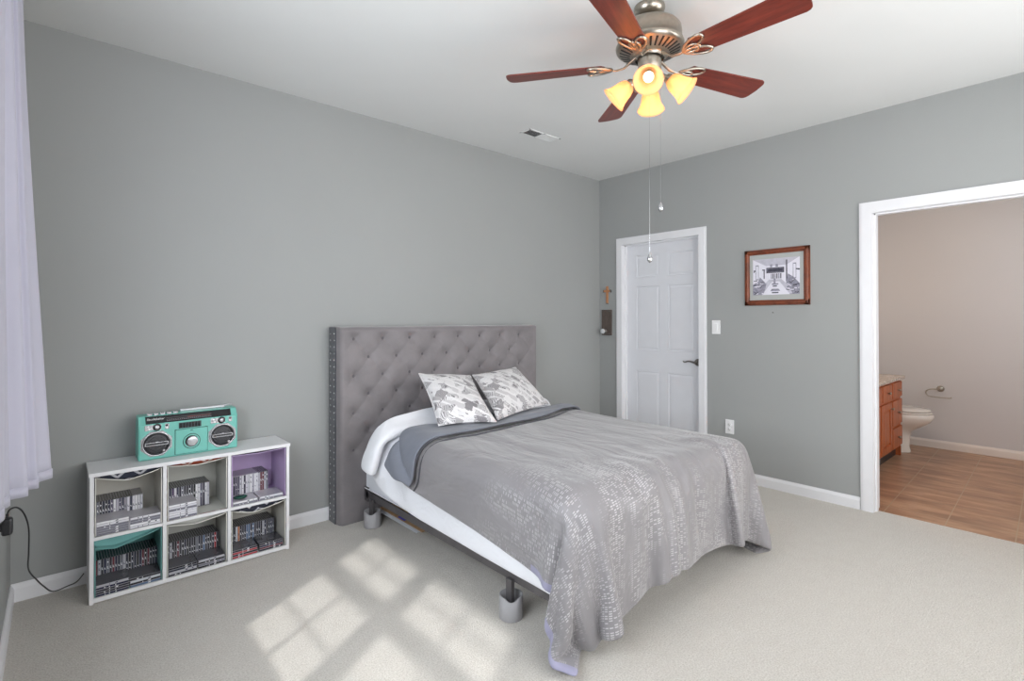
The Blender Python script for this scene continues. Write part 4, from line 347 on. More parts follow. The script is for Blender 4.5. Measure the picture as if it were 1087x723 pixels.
    [-2690,-1354,332,-2688,-1354,366,-2687,-1354,399,-2685,-1355,433,-2684,-1355,467,-2683,-1356,501,-2680,-1356,534,-2672,-1356,567,-2653,-1357,595,-2627,-1357,616,-2596,-1357,627,-2562,-1357,630,-2528,-1357,630,-2495,-1357,630,-2461,-1357,630,-2427,-1356,630,-2393,-1355,631,-2360,-1354,637,-2326,-1354,640,-2293,-1353,640,-2259,-1352,640,-2225,-1352,640,-2191,-1351,640,-2157,-1351,640,-2124,-1350,640,-2090,-1350,640,-2056,-1350,640,-2022,-1350,640,-1989,-1350,640,-1955,-1350,640,-1921,-1350,640,-1887,-1350,640,-1854,-1351,640,-1820,-1351,640,-1786,-1351,640,-1752,-1352,640,-1718,-1353,640,-1685,-1353,640,-1651,-1354,640,-1617,-1355,640,-1583,-1356,640,-1550,-1357,634,-1517,-1357,630,-1483,-1357,630,-1449,-1357,630,-1415,-1358,630,-1382,-1358,630,-1348,-1358,630,-1314,-1358,630,-1280,-1359,625,-1251,-1359,609,-1228,-1359,585,-1213,-1360,555,-1209,-1360,521,-1207,-1360,487,-1206,-1360,453,-1205,-1361,420,-1203,-1361,386,-1202,-1361,352,-1201,-1360,318,-1200,-1360,285],
    [-2689,-1387,328,-2688,-1387,362,-2686,-1387,396,-2685,-1387,430,-2684,-1388,463,-2683,-1388,497,-2680,-1389,531,-2673,-1389,564,-2655,-1389,593,-2630,-1389,614,-2598,-1389,627,-2565,-1390,630,-2531,-1390,630,-2497,-1390,630,-2463,-1390,630,-2429,-1389,630,-2395,-1388,631,-2362,-1387,636,-2329,-1386,640,-2295,-1385,640,-2261,-1384,640,-2227,-1384,640,-2193,-1383,640,-2159,-1383,640,-2126,-1382,640,-2092,-1382,640,-2058,-1382,640,-2024,-1382,640,-1990,-1382,640,-1956,-1382,640,-1923,-1382,640,-1889,-1382,640,-1855,-1383,640,-1821,-1383,640,-1787,-1384,640,-1753,-1384,640,-1720,-1385,640,-1686,-1386,640,-1652,-1386,640,-1618,-1387,640,-1584,-1388,640,-1551,-1390,635,-1517,-1390,630,-1483,-1390,630,-1450,-1390,630,-1416,-1390,630,-1382,-1390,630,-1348,-1390,630,-1314,-1391,630,-1280,-1391,625,-1251,-1392,609,-1228,-1392,585,-1213,-1393,555,-1209,-1393,521,-1207,-1393,487,-1206,-1393,453,-1205,-1394,419,-1204,-1394,385,-1203,-1394,352,-1202,-1394,318,-1201,-1394,284],
    [-2689,-1419,325,-2687,-1419,358,-2686,-1420,392,-2685,-1420,426,-2684,-1420,460,-2683,-1421,494,-2681,-1421,528,-2674,-1421,561,-2657,-1422,590,-2632,-1422,612,-2601,-1422,626,-2567,-1422,630,-2534,-1422,630,-2500,-1422,630,-2466,-1422,630,-2432,-1422,630,-2398,-1421,630,-2364,-1419,633,-2331,-1418,639,-2297,-1417,640,-2263,-1417,640,-2229,-1416,640,-2195,-1415,640,-2161,-1415,640,-2127,-1414,640,-2094,-1414,640,-2060,-1414,640,-2026,-1414,640,-1992,-1414,640,-1958,-1414,640,-1924,-1414,640,-1890,-1414,640,-1856,-1415,640,-1822,-1415,640,-1788,-1416,640,-1755,-1416,640,-1721,-1417,640,-1687,-1418,640,-1653,-1419,640,-1619,-1420,640,-1585,-1421,640,-1552,-1422,635,-1518,-1423,631,-1484,-1423,630,-1450,-1423,630,-1416,-1423,630,-1382,-1423,630,-1349,-1423,630,-1315,-1424,629,-1280,-1424,626,-1251,-1425,609,-1228,-1425,585,-1213,-1426,554,-1209,-1426,520,-1208,-1426,487,-1206,-1427,453,-1205,-1427,419,-1204,-1427,385,-1203,-1427,351,-1203,-1427,317,-1202,-1427,283],
    [-2688,-1452,321,-2687,-1452,355,-2686,-1452,389,-2685,-1453,423,-2684,-1453,457,-2683,-1453,491,-2682,-1454,525,-2675,-1454,558,-2660,-1454,588,-2635,-1454,611,-2604,-1455,625,-2570,-1455,630,-2536,-1455,630,-2502,-1455,630,-2468,-1455,630,-2434,-1454,630,-2400,-1453,630,-2367,-1452,633,-2333,-1451,639,-2299,-1450,640,-2265,-1449,640,-2231,-1448,640,-2197,-1447,640,-2163,-1447,640,-2129,-1446,640,-2095,-1446,640,-2061,-1446,640,-2027,-1446,640,-1994,-1446,640,-1960,-1446,640,-1926,-1446,640,-1892,-1446,640,-1858,-1447,640,-1824,-1447,640,-1790,-1448,640,-1756,-1448,640,-1722,-1449,640,-1688,-1450,640,-1654,-1451,640,-1620,-1452,640,-1586,-1453,640,-1552,-1455,637,-1519,-1455,632,-1485,-1455,630,-1451,-1456,630,-1417,-1456,630,-1383,-1456,630,-1349,-1456,630,-1315,-1457,629,-1281,-1457,626,-1251,-1457,609,-1228,-1458,585,-1213,-1459,554,-1209,-1459,520,-1207,-1459,486,-1206,-1460,452,-1206,-1460,418,-1205,-1461,384,-1204,-1461,350,-1203,-1460,316,-1203,-1460,283],
    [-2688,-1484,317,-2687,-1485,351,-2686,-1485,385,-2685,-1485,419,-2684,-1485,453,-2683,-1486,487,-2682,-1486,521,-2676,-1487,555,-2662,-1487,586,-2637,-1487,609,-2607,-1487,624,-2573,-1487,629,-2539,-1488,630,-2505,-1488,630,-2471,-1488,630,-2437,-1487,630,-2403,-1486,630,-2369,-1484,633,-2336,-1483,639,-2302,-1482,640,-2268,-1481,640,-2234,-1480,640,-2199,-1479,640,-2165,-1479,640,-2131,-1478,640,-2097,-1478,640,-2063,-1478,640,-2029,-1478,640,-1995,-1478,640,-1961,-1478,640,-1927,-1478,640,-1893,-1478,640,-1859,-1479,640,-1825,-1479,640,-1791,-1480,640,-1757,-1480,640,-1723,-1481,640,-1689,-1482,640,-1655,-1483,640,-1621,-1484,640,-1587,-1486,640,-1553,-1487,640,-1519,-1488,634,-1485,-1488,630,-1451,-1488,630,-1417,-1488,630,-1383,-1488,630,-1349,-1488,630,-1315,-1489,629,-1281,-1489,626,-1251,-1490,609,-1228,-1491,585,-1213,-1491,554,-1209,-1492,520,-1207,-1492,486,-1207,-1493,452,-1206,-1493,418,-1205,-1494,384,-1205,-1494,350,-1204,-1494,316,-1204,-1494,282],
    [-2687,-1517,313,-2687,-1517,347,-2686,-1517,381,-2685,-1518,415,-2684,-1518,449,-2683,-1518,484,-2682,-1519,518,-2677,-1519,551,-2664,-1519,583,-2640,-1520,607,-2610,-1520,623,-2576,-1520,629,-2542,-1520,630,-2508,-1520,630,-2474,-1520,630,-2440,-1520,630,-2406,-1518,630,-2372,-1517,633,-2338,-1515,639,-2304,-1514,640,-2270,-1513,640,-2236,-1512,640,-2202,-1512,640,-2168,-1511,640,-2133,-1510,640,-2099,-1510,640,-2065,-1510,640,-2031,-1509,640,-1997,-1509,640,-1963,-1509,640,-1929,-1510,640,-1895,-1510,640,-1861,-1510,640,-1826,-1511,640,-1792,-1512,640,-1758,-1512,640,-1724,-1513,640,-1690,-1514,640,-1656,-1516,640,-1622,-1517,640,-1588,-1518,640,-1554,-1520,640,-1520,-1521,634,-1486,-1521,631,-1452,-1521,630,-1418,-1521,630,-1384,-1521,630,-1350,-1521,630,-1315,-1522,629,-1281,-1523,626,-1251,-1523,609,-1228,-1523,585,-1214,-1524,554,-1209,-1525,520,-1208,-1525,486,-1207,-1526,452,-1206,-1527,418,-1205,-1527,383,-1205,-1527,349,-1205,-1527,315,-1204,-1527,281],
    [-2687,-1550,309,-2687,-1550,343,-2686,-1550,377,-2685,-1550,411,-2684,-1551,446,-2683,-1551,480,-2682,-1551,514,-2677,-1552,548,-2666,-1552,580,-2642,-1552,605,-2613,-1552,622,-2580,-1553,629,-2545,-1553,630,-2511,-1553,630,-2477,-1553,630,-2443,-1553,630,-2408,-1551,630,-2374,-1549,633,-2341,-1548,639,-2307,-1546,640,-2272,-1545,640,-2238,-1544,640,-2204,-1544,640,-2170,-1543,640,-2136,-1542,640,-2101,-1542,640,-2067,-1542,640,-2033,-1541,640,-1999,-1541,640,-1965,-1541,640,-1931,-1542,640,-1896,-1542,640,-1862,-1542,640,-1828,-1543,640,-1794,-1544,640,-1760,-1544,640,-1725,-1545,640,-1691,-1547,640,-1657,-1548,640,-1623,-1549,640,-1589,-1551,640,-1554,-1552,640,-1521,-1553,635,-1487,-1554,631,-1452,-1554,630,-1418,-1554,630,-1384,-1554,630,-1350,-1554,630,-1316,-1555,629,-1281,-1555,625,-1251,-1556,609,-1229,-1557,585,-1214,-1557,554,-1209,-1557,520,-1207,-1558,486,-1207,-1559,451,-1206,-1560,417,-1206,-1561,383,-1205,-1561,349,-1205,-1561,315,-1204,-1560,280],
    [-2687,-1582,305,-2687,-1582,339,-2686,-1583,373,-2685,-1583,408,-2684,-1583,442,-2683,-1584,476,-2682,-1584,510,-2678,-1584,545,-2668,-1584,577,-2645,-1585,603,-2616,-1585,621,-2583,-1585,629,-2548,-1585,630,-2514,-1586,630,-2480,-1586,630,-2446,-1586,630,-2411,-1584,630,-2377,-1582,633,-2343,-1580,639,-2309,-1579,640,-2275,-1578,640,-2241,-1577,640,-2206,-1576,640,-2172,-1575,640,-2138,-1574,640,-2104,-1574,640,-2069,-1573,640,-2035,-1573,640,-2001,-1573,640,-1967,-1573,640,-1932,-1573,640,-1898,-1574,640,-1864,-1574,640,-1830,-1575,640,-1795,-1576,640,-1761,-1576,640,-1727,-1578,640,-1692,-1579,640,-1658,-1580,640,-1624,-1581,640,-1590,-1583,640,-1555,-1585,640,-1522,-1586,635,-1487,-1586,632,-1453,-1587,630,-1419,-1587,630,-1385,-1587,630,-1350,-1587,630,-1316,-1587,629,-1281,-1588,626,-1251,-1589,609,-1228,-1589,585,-1214,-1590,554,-1208,-1590,520,-1207,-1591,485,-1207,-1592,451,-1206,-1593,417,-1206,-1594,382,-1206,-1594,348,-1205,-1594,314,-1204,-1594,280],
    [-2687,-1615,300,-2687,-1615,335,-2686,-1615,369,-2685,-1615,403,-2684,-1616,438,-2683,-1616,472,-2682,-1616,507,-2679,-1617,541,-2669,-1617,574,-2648,-1617,601,-2620,-1618,619,-2586,-1618,628,-2552,-1618,630,-2517,-1618,630,-2483,-1619,630,-2449,-1619,630,-2414,-1617,631,-2380,-1615,634,-2346,-1613,639,-2312,-1611,640,-2277,-1610,640,-2243,-1609,640,-2209,-1608,640,-2174,-1607,640,-2140,-1606,640,-2106,-1606,640,-2071,-1605,640,-2037,-1605,640,-2003,-1605,640,-1968,-1605,640,-1934,-1605,640,-1900,-1606,640,-1865,-1606,640,-1831,-1607,640,-1797,-1607,640,-1762,-1608,640,-1728,-1610,640,-1694,-1611,640,-1659,-1612,640,-1625,-1614,640,-1591,-1615,640,-1556,-1617,640,-1522,-1618,636,-1488,-1619,632,-1454,-1619,630,-1419,-1619,630,-1385,-1619,630,-1351,-1619,630,-1316,-1620,629,-1282,-1621,625,-1252,-1622,609,-1228,-1622,585,-1214,-1623,554,-1209,-1623,519,-1207,-1624,485,-1207,-1626,451,-1207,-1627,416,-1207,-1628,382,-1206,-1628,348,-1205,-1628,313,-1204,-1627,279],
    [-2687,-1647,296,-2686,-1647,330,-2686,-1648,365,-2685,-1648,399,-2684,-1648,434,-2683,-1649,468,-2682,-1649,503,-2679,-1649,537,-2671,-1649,571,-2650,-1650,598,-2623,-1650,618,-2590,-1650,628,-2555,-1651,630,-2521,-1651,630,-2486,-1651,630,-2452,-1651,630,-2417,-1649,631,-2383,-1647,634,-2349,-1645,639,-2315,-1643,640,-2280,-1642,640,-2246,-1641,640,-2211,-1640,640,-2177,-1639,640,-2142,-1638,640,-2108,-1637,640,-2074,-1637,640,-2039,-1637,640,-2005,-1637,640,-1970,-1637,640,-1936,-1637,640,-1902,-1637,640,-1867,-1638,640,-1833,-1639,640,-1798,-1639,640,-1764,-1640,640,-1729,-1642,640,-1695,-1643,640,-1661,-1644,640,-1626,-1646,640,-1592,-1648,640,-1557,-1650,640,-1523,-1651,636,-1489,-1652,633,-1454,-1652,630,-1420,-1652,630,-1385,-1652,630,-1351,-1652,630,-1316,-1653,629,-1282,-1654,625,-1252,-1654,609,-1228,-1655,585,-1214,-1656,553,-1209,-1656,519,-1208,-1658,485,-1208,-1659,450,-1207,-1660,416,-1206,-1661,381,-1205,-1661,347,-1204,-1661,313,-1203,-1661,278],
    [-2687,-1680,291,-2686,-1680,326,-2685,-1680,360,-2685,-1681,395,-2684,-1681,429,-2683,-1681,464,-2683,-1681,499,-2680,-1682,533,-2672,-1682,567,-2652,-1682,595,-2626,-1683,616,-2593,-1683,628,-2559,-1684,630,-2524,-1684,630,-2490,-1684,630,-2455,-1684,630,-2420,-1682,631,-2386,-1680,635,-2352,-1677,639,-2317,-1676,640,-2283,-1674,640,-2248,-1673,640,-2214,-1672,640,-2179,-1671,640,-2145,-1670,640,-2110,-1669,640,-2076,-1669,640,-2041,-1669,640,-2007,-1668,640,-1972,-1668,640,-1938,-1669,640,-1903,-1669,640,-1869,-1670,640,-1834,-1670,640,-1800,-1671,640,-1765,-1672,640,-1731,-1674,640,-1696,-1675,640,-1662,-1677,640,-1627,-1678,640,-1593,-1680,640,-1558,-1682,640,-1524,-1684,636,-1490,-1685,633,-1455,-1685,631,-1420,-1685,630,-1386,-1685,630,-1351,-1685,630,-1317,-1686,629,-1282,-1687,625,-1252,-1687,609,-1228,-1688,585,-1214,-1688,553,-1208,-1689,519,-1208,-1691,484,-1207,-1692,450,-1205,-1693,416,-1203,-1694,381,-1202,-1695,347,-1202,-1694,312,-1203,-1694,278],
    [-2686,-1712,287,-2685,-1713,321,-2685,-1713,356,-2684,-1713,390,-2684,-1713,425,-2683,-1714,460,-2683,-1714,494,-2681,-1714,529,-2673,-1715,563,-2655,-1715,593,-2629,-1715,614,-2597,-1716,627,-2562,-1716,630,-2528,-1717,630,-2493,-1717,630,-2458,-1717,630,-2424,-1715,631,-2389,-1712,635,-2355,-1710,639,-2320,-1708,640,-2286,-1706,640,-2251,-1705,640,-2216,-1704,640,-2182,-1703,640,-2147,-1702,640,-2113,-1701,640,-2078,-1701,640,-2044,-1700,640,-2009,-1700,640,-1974,-1700,640,-1940,-1700,640,-1905,-1701,640,-1871,-1701,640,-1836,-1702,640,-1802,-1703,640,-1767,-1704,640,-1732,-1706,640,-1698,-1707,640,-1663,-1709,640,-1629,-1711,640,-1594,-1713,640,-1559,-1715,640,-1525,-1716,637,-1490,-1717,634,-1455,-1718,631,-1421,-1718,630,-1386,-1718,630,-1351,-1718,630,-1317,-1719,629,-1282,-1720,625,-1252,-1720,609,-1227,-1720,584,-1212,-1721,553,-1207,-1722,519,-1204,-1724,484,-1202,-1725,450,-1201,-1726,415,-1201,-1728,381,-1201,-1728,346,-1202,-1728,312,-1203,-1728,277],
    [-2685,-1745,282,-2685,-1745,317,-2684,-1745,351,-2684,-1746,386,-2684,-1746,421,-2683,-1746,455,-2683,-1746,490,-2682,-1747,525,-2674,-1747,559,-2658,-1747,589,-2632,-1748,612,-2601,-1749,626,-2566,-1749,629,-2531,-1749,630,-2497,-1750,630,-2462,-1750,630,-2427,-1748,631,-2393,-1745,634,-2358,-1742,636,-2323,-1740,639,-2288,-1738,640,-2254,-1737,640,-2219,-1736,640,-2184,-1735,640,-2150,-1734,640,-2115,-1733,640,-2081,-1732,640,-2046,-1732,640,-2011,-1732,640,-1977,-1732,640,-1942,-1732,640,-1907,-1732,640,-1873,-1733,640,-1838,-1734,640,-1803,-1735,640,-1769,-1736,640,-1734,-1737,640,-1699,-1739,640,-1664,-1741,639,-1630,-1743,639,-1595,-1745,639,-1560,-1747,639,-1525,-1749,637,-1490,-1750,634,-1456,-1751,632,-1421,-1751,630,-1386,-1751,630,-1351,-1751,630,-1317,-1751,629,-1282,-1752,625,-1251,-1752,608,-1226,-1753,584,-1211,-1754,553,-1205,-1755,519,-1205,-1756,484,-1205,-1757,450,-1205,-1759,415,-1205,-1761,380,-1205,-1761,346,-1205,-1761,311,-1204,-1761,277],
    [-2686,-1777,277,-2685,-1778,312,-2684,-1778,347,-2684,-1778,381,-2683,-1778,416,-2683,-1779,451,-2682,-1779,486,-2682,-1779,520,-2676,-1780,555,-2661,-1780,586,-2636,-1781,610,-2605,-1781,625,-2570,-1782,629,-2535,-1782,630,-2501,-1783,630,-2466,-1782,630,-2431,-1781,631,-2396,-1778,633,-2361,-1775,634,-2327,-1773,636,-2292,-1771,637,-2257,-1769,638,-2222,-1768,638,-2187,-1766,638,-2152,-1765,638,-2118,-1765,638,-2083,-1764,638,-2048,-1764,638,-2013,-1764,638,-1979,-1764,638,-1944,-1764,637,-1909,-1764,637,-1874,-1765,637,-1840,-1766,637,-1805,-1767,637,-1770,-1768,636,-1735,-1769,636,-1700,-1771,637,-1665,-1773,636,-1630,-1775,636,-1595,-1777,637,-1560,-1780,637,-1526,-1782,636,-1491,-1783,634,-1456,-1783,632,-1421,-1784,631,-1386,-1784,630,-1351,-1784,630,-1316,-1784,629,-1282,-1785,624,-1250,-1785,609,-1226,-1785,585,-1213,-1786,552,-1208,-1788,518,-1204,-1788,484,-1204,-1789,450,-1205,-1792,415,-1204,-1794,381,-1202,-1794,346,-1201,-1795,311,-1200,-1795,276],
    [-2687,-1810,272,-2685,-1810,307,-2684,-1810,342,-2683,-1811,377,-2683,-1811,411,-2682,-1811,446,-2682,-1811,481,-2682,-1812,516,-2677,-1812,550,-2663,-1812,582,-2640,-1813,607,-2609,-1814,624,-2574,-1815,629,-2540,-1815,630,-2505,-1815,630,-2470,-1815,630,-2435,-1813,630,-2400,-1810,631,-2365,-1808,633,-2330,-1805,634,-2295,-1803,635,-2260,-1801,636,-2225,-1800,636,-2190,-1798,636,-2155,-1797,636,-2120,-1797,636,-2085,-1796,635,-2051,-1795,636,-2016,-1795,637,-1981,-1795,636,-1946,-1795,635,-1911,-1796,634,-1876,-1796,634,-1841,-1797,633,-1806,-1798,633,-1771,-1799,633,-1736,-1801,633,-1701,-1803,633,-1666,-1805,633,-1631,-1807,635,-1596,-1809,636,-1561,-1812,637,-1526,-1814,637,-1491,-1815,635,-1456,-1816,633,-1421,-1817,631,-1386,-1817,630,-1350,-1817,630,-1315,-1818,629,-1281,-1818,624,-1249,-1817,607,-1223,-1817,583,-1206,-1816,553,-1196,-1817,520,-1192,-1818,485,-1191,-1819,450,-1185,-1817,416,-1181,-1817,381,-1178,-1816,347,-1175,-1814,312,-1172,-1812,277],
    [-2690,-1842,267,-2687,-1843,302,-2685,-1843,337,-2684,-1843,372,-2683,-1844,407,-2683,-1844,442,-2683,-1844,477,-2683,-1844,512,-2678,-1844,546,-2666,-1845,578,-2643,-1846,605,-2613,-1847,622,-2579,-1848,629,-2544,-1848,630,-2509,-1848,630,-2474,-1848,630,-2439,-1846,630,-2404,-1843,631,-2369,-1840,631,-2334,-1838,632,-2298,-1836,633,-2263,-1834,635,-2228,-1832,637,-2193,-1830,635,-2158,-1829,636,-2123,-1828,637,-2088,-1828,633,-2053,-1827,636,-2018,-1827,638,-1983,-1827,634,-1948,-1827,633,-1913,-1828,634,-1878,-1828,632,-1843,-1829,632,-1808,-1830,632,-1773,-1831,631,-1738,-1833,630,-1703,-1835,631,-1668,-1837,631,-1633,-1839,634,-1598,-1841,639,-1563,-1845,642,-1527,-1847,641,-1492,-1848,637,-1457,-1849,633,-1421,-1850,631,-1385,-1850,630,-1349,-1850,630,-1314,-1851,629,-1278,-1851,623,-1246,-1849,606,-1223,-1848,581,-1212,-1846,547,-1201,-1848,516,-1191,-1845,482,-1180,-1844,449,-1172,-1842,415,-1164,-1839,380,-1157,-1834,346,-1151,-1829,311,-1145,-1823,277],
    [-2698,-1874,263,-2694,-1874,297,-2691,-1875,332,-2687,-1876,367,-2685,-1876,402,-2683,-1876,437,-2683,-1876,472,-2685,-1877,507,-2681,-1877,542,-2669,-1877,574,-2647,-1878,602,-2618,-1880,620,-2584,-1881,628,-2549,-1881,630,-2514,-1881,630,-2479,-1881,630,-2443,-1879,630,-2408,-1876,630,-2373,-1873,630,-2337,-1870,631,-2301,-1868,633,-2266,-1866,637,-2231,-1864,640,-2196,-1863,634,-2160,-1861,637,-2125,-1860,640,-2091,-1860,632,-2055,-1859,636,-2021,-1859,640,-1986,-1859,633,-1950,-1859,634,-1915,-1859,636,-1880,-1860,631,-1845,-1861,631,-1810,-1862,634,-1775,-1863,630,-1739,-1865,630,-1704,-1867,630,-1669,-1869,632,-1633,-1871,633,-1599,-1873,642,-1565,-1875,652,-1529,-1879,649,-1493,-1880,642,-1458,-1882,634,-1421,-1883,631,-1385,-1883,630,-1348,-1883,630,-1312,-1884,629,-1275,-1883,621,-1244,-1882,604,-1220,-1880,577,-1206,-1878,544,-1203,-1876,509,-1200,-1871,473,-1199,-1866,440,-1194,-1861,406,-1186,-1856,371,-1175,-1853,337,-1163,-1851,303,-1151,-1848,269],
    [-2716,-1901,259,-2711,-1902,294,-2706,-1903,329,-2702,-1905,363,-2697,-1906,398,-2692,-1907,433,-2687,-1909,468,-2683,-1909,503,-2680,-1909,538,-2672,-1909,572,-2653,-1911,600,-2623,-1913,619,-2589,-1914,628,-2554,-1915,630,-2519,-1914,630,-2483,-1913,630,-2448,-1912,630,-2412,-1908,630,-2376,-1906,630,-2341,-1903,630,-2304,-1900,634,-2269,-1898,639,-2234,-1896,645,-2197,-1894,638,-2163,-1893,636,-2128,-1892,644,-2093,-1892,631,-2058,-1891,636,-2024,-1891,643,-1989,-1891,632,-1953,-1890,639,-1918,-1891,638,-1882,-1892,630,-1847,-1893,631,-1811,-1894,637,-1777,-1895,630,-1740,-1897,630,-1705,-1899,630,-1669,-1900,631,-1634,-1903,635,-1599,-1906,641,-1563,-1906,647,-1530,-1910,659,-1494,-1913,648,-1460,-1914,634,-1421,-1916,631,-1385,-1916,630,-1346,-1917,630,-1309,-1918,629,-1271,-1915,620,-1238,-1912,603,-1218,-1910,575,-1210,-1909,539,-1211,-1906,503,-1211,-1900,467,-1211,-1894,430,-1210,-1886,396,-1208,-1876,359,-1204,-1865,325,-1194,-1857,290,-1181,-1852,256],
    [-2734,-1924,255,-2729,-1926,290,-2724,-1927,325,-2719,-1929,360,-2714,-1930,395,-2709,-1932,430,-2703,-1934,465,-2697,-1936,499,-2690,-1937,534,-2677,-1939,566,-2657,-1943,594,-2629,-1946,615,-2595,-1948,628,-2559,-1948,630,-2523,-1947,630,-2488,-1946,630,-2452,-1945,630,-2417,-1941,630,-2380,-1938,631,-2344,-1936,631,-2308,-1933,637,-2273,-1930,640,-2237,-1928,648,-2202,-1925,634,-2166,-1925,636,-2131,-1924,647,-2095,-1924,631,-2060,-1922,635,-2026,-1922,646,-1991,-1923,633,-1956,-1921,645,-1921,-1923,640,-1885,-1924,630,-1849,-1925,631,-1812,-1925,640,-1779,-1927,632,-1742,-1929,633,-1706,-1931,631,-1669,-1932,631,-1632,-1934,635,-1597,-1936,640,-1560,-1936,637,-1533,-1943,660,-1497,-1945,651,-1464,-1947,633,-1422,-1948,631,-1385,-1949,631,-1344,-1950,630,-1305,-1951,629,-1265,-1948,618,-1232,-1943,601,-1211,-1940,573,-1205,-1940,535,-1202,-1934,497,-1200,-1928,461,-1199,-1921,423,-1199,-1913,387,-1200,-1903,349,-1202,-1892,314,-1206,-1877,278,-1204,-1864,244],
    [-2714,-1947,246,-2710,-1949,281,-2706,-1951,316,-2701,-1953,351,-2696,-1955,386,-2692,-1957,421,-2687,-1960,456,-2683,-1963,491,-2680,-1967,526,-2678,-1967,557,-2661,-1973,586,-2632,-1976,605,-2599,-1980,619,-2563,-1980,622,-2528,-1979,625,-2492,-1978,625,-2456,-1977,626,-2420,-1974,628,-2383,-1971,630,-2348,-1968,631,-2310,-1964,636,-2274,-1960,634,-2239,-1961,646,-2207,-1957,632,-2167,-1956,635,-2133,-1955,647,-2096,-1955,636,-2062,-1954,634,-2029,-1954,649,-1993,-1954,635,-1960,-1952,651,-1924,-1954,641,-1888,-1955,631,-1851,-1957,633,-1814,-1957,644,-1780,-1959,633,-1743,-1960,635,-1707,-1962,634,-1670,-1964,634,-1631,-1965,634,-1595,-1967,644,-1563,-1965,632,-1534,-1974,654,-1502,-1977,649,-1469,-1979,631,-1424,-1981,635,-1387,-1982,631,-1342,-1983,631,-1300,-1985,629,-1257,-1981,615,-1230,-1972,589,-1207,-1961,562,-1190,-1956,530,-1177,-1950,494,-1172,-1941,457,-1168,-1931,419,-1167,-1922,383,-1167,-1911,344,-1170,-1900,308,-1176,-1888,269,-1185,-1886,232],
    [-2686,-1960,237,-2682,-1963,272,-2678,-1966,307,-2674,-1970,342,-2670,-1973,377,-2668,-1978,412,-2668,-1984,446,-2671,-1990,481,-2679,-1992,515,-2684,-1994,544,-2658,-1995,564,-2633,-2001,585,-2602,-2008,601,-2567,-2008,606,-2531,-2008,608,-2495,-2007,609,-2459,-2006,611,-2423,-2004,615,-2386,-1999,616,-2352,-1999,622,-2313,-1993,623,-2278,-1991,627,-2243,-1993,640,-2211,-1988,626,-2169,-1986,630,-2137,-1987,643,-2101,-1983,633,-2066,-1987,632,-2035,-1982,645,-2002,-1981,638,-1962,-1978,641,-1927,-1986,643,-1888,-1986,633,-1853,-1989,636,-1815,-1985,636,-1781,-1990,634,-1744,-1991,634,-1708,-1994,630,-1671,-1996,634,-1632,-1997,632,-1595,-1997,635,-1554,-1996,627,-1525,-1996,641,-1509,-2009,645,-1474,-2011,629,-1426,-2013,637,-1390,-2014,627,-1343,-2016,628,-1299,-2019,625,-1252,-2015,610,-1225,-2002,580,-1210,-1984,546,-1204,-1966,511,-1184,-1972,479,-1164,-1968,447,-1151,-1956,410,-1148,-1945,374,-1152,-1933,334,-1150,-1918,298,-1147,-1902,260,-1153,-1891,223],
    [-2660,-1977,227,-2657,-1982,262,-2656,-1988,297,-2657,-1995,332,-2663,-2001,366,-2672,-2005,400,-2682,-2006,434,-2693,-1999,467,-2702,-2003,500,-2681,-2015,521,-2659,-2015,543,-2636,-2028,566,-2606,-2037,583,-2570,-2038,589,-2534,-2035,590,-2498,-2036,594,-2461,-2033,592,-2426,-2032,599,-2390,-2027,598,-2355,-2027,605,-2316,-2021,606,-2281,-2018,609,-2247,-2023,627,-2217,-2015,612,-2171,-2009,610,-2140,-2017,633,-2110,-2008,615,-2076,-2016,628,-2039,-2009,633,-2009,-2007,625,-1966,-2003,622,-1931,-2014,630,-1893,-2013,620,-1855,-2018,626,-1817,-2011,619,-1784,-2019,623,-1746,-2021,623,-1709,-2023,619,-1672,-2026,623,-1632,-2025,618,-1593,-2025,620,-1551,-2025,621,-1522,-2030,628,-1522,-2038,639,-1479,-2043,628,-1431,-2031,614,-1396,-2041,616,-1350,-2032,604,-1306,-2035,596,-1257,-2038,586,-1224,-2029,561,-1207,-2010,526,-1212,-1987,488,-1203,-1961,457,-1180,-1970,427,-1159,-1981,393,-1139,-1975,362,-1143,-1962,321,-1143,-1948,284,-1139,-1929,245,-1132,-1910,210],
    [-2655,-2006,216,-2661,-2009,250,-2669,-2010,284,-2679,-2008,318,-2689,-2003,352,-2699,-1998,386,-2709,-1995,419,-2717,-2003,450,-2702,-2020,474,-2677,-2025,495,-2653,-2027,516,-2634,-2044,538,-2606,-2056,555,-2571,-2058,562,-2535,-2056,565,-2499,-2055,567,-2463,-2057,572,-2429,-2056,577,-2393,-2053,580,-2357,-2053,586,-2319,-2047,587,-2284,-2044,590,-2252,-2050,609,-2219,-2045,608,-2177,-2034,611,-2143,-2046,621,-2108,-2032,611,-2075,-2027,602,-2044,-2032,610,-2013,-2024,600,-1967,-2024,599,-1934,-2040,613,-1893,-2033,599,-1857,-2039,603,-1818,-2032,594,-1785,-2044,605,-1745,-2038,601,-1710,-2048,604,-1674,-2045,598,-1631,-2043,594,-1592,-2046,597,-1550,-2036,591,-1522,-2040,598,-1530,-2057,612,-1490,-2051,600,-1439,-2052,590,-1403,-2059,589,-1356,-2050,577,-1311,-2055,571,-1263,-2054,559,-1237,-2040,533,-1206,-2027,503,-1198,-2007,470,-1203,-1983,435,-1196,-1964,405,-1177,-1968,371,-1159,-1981,342,-1137,-1985,306,-1127,-1973,272,-1124,-1956,233,-1122,-1940,197],
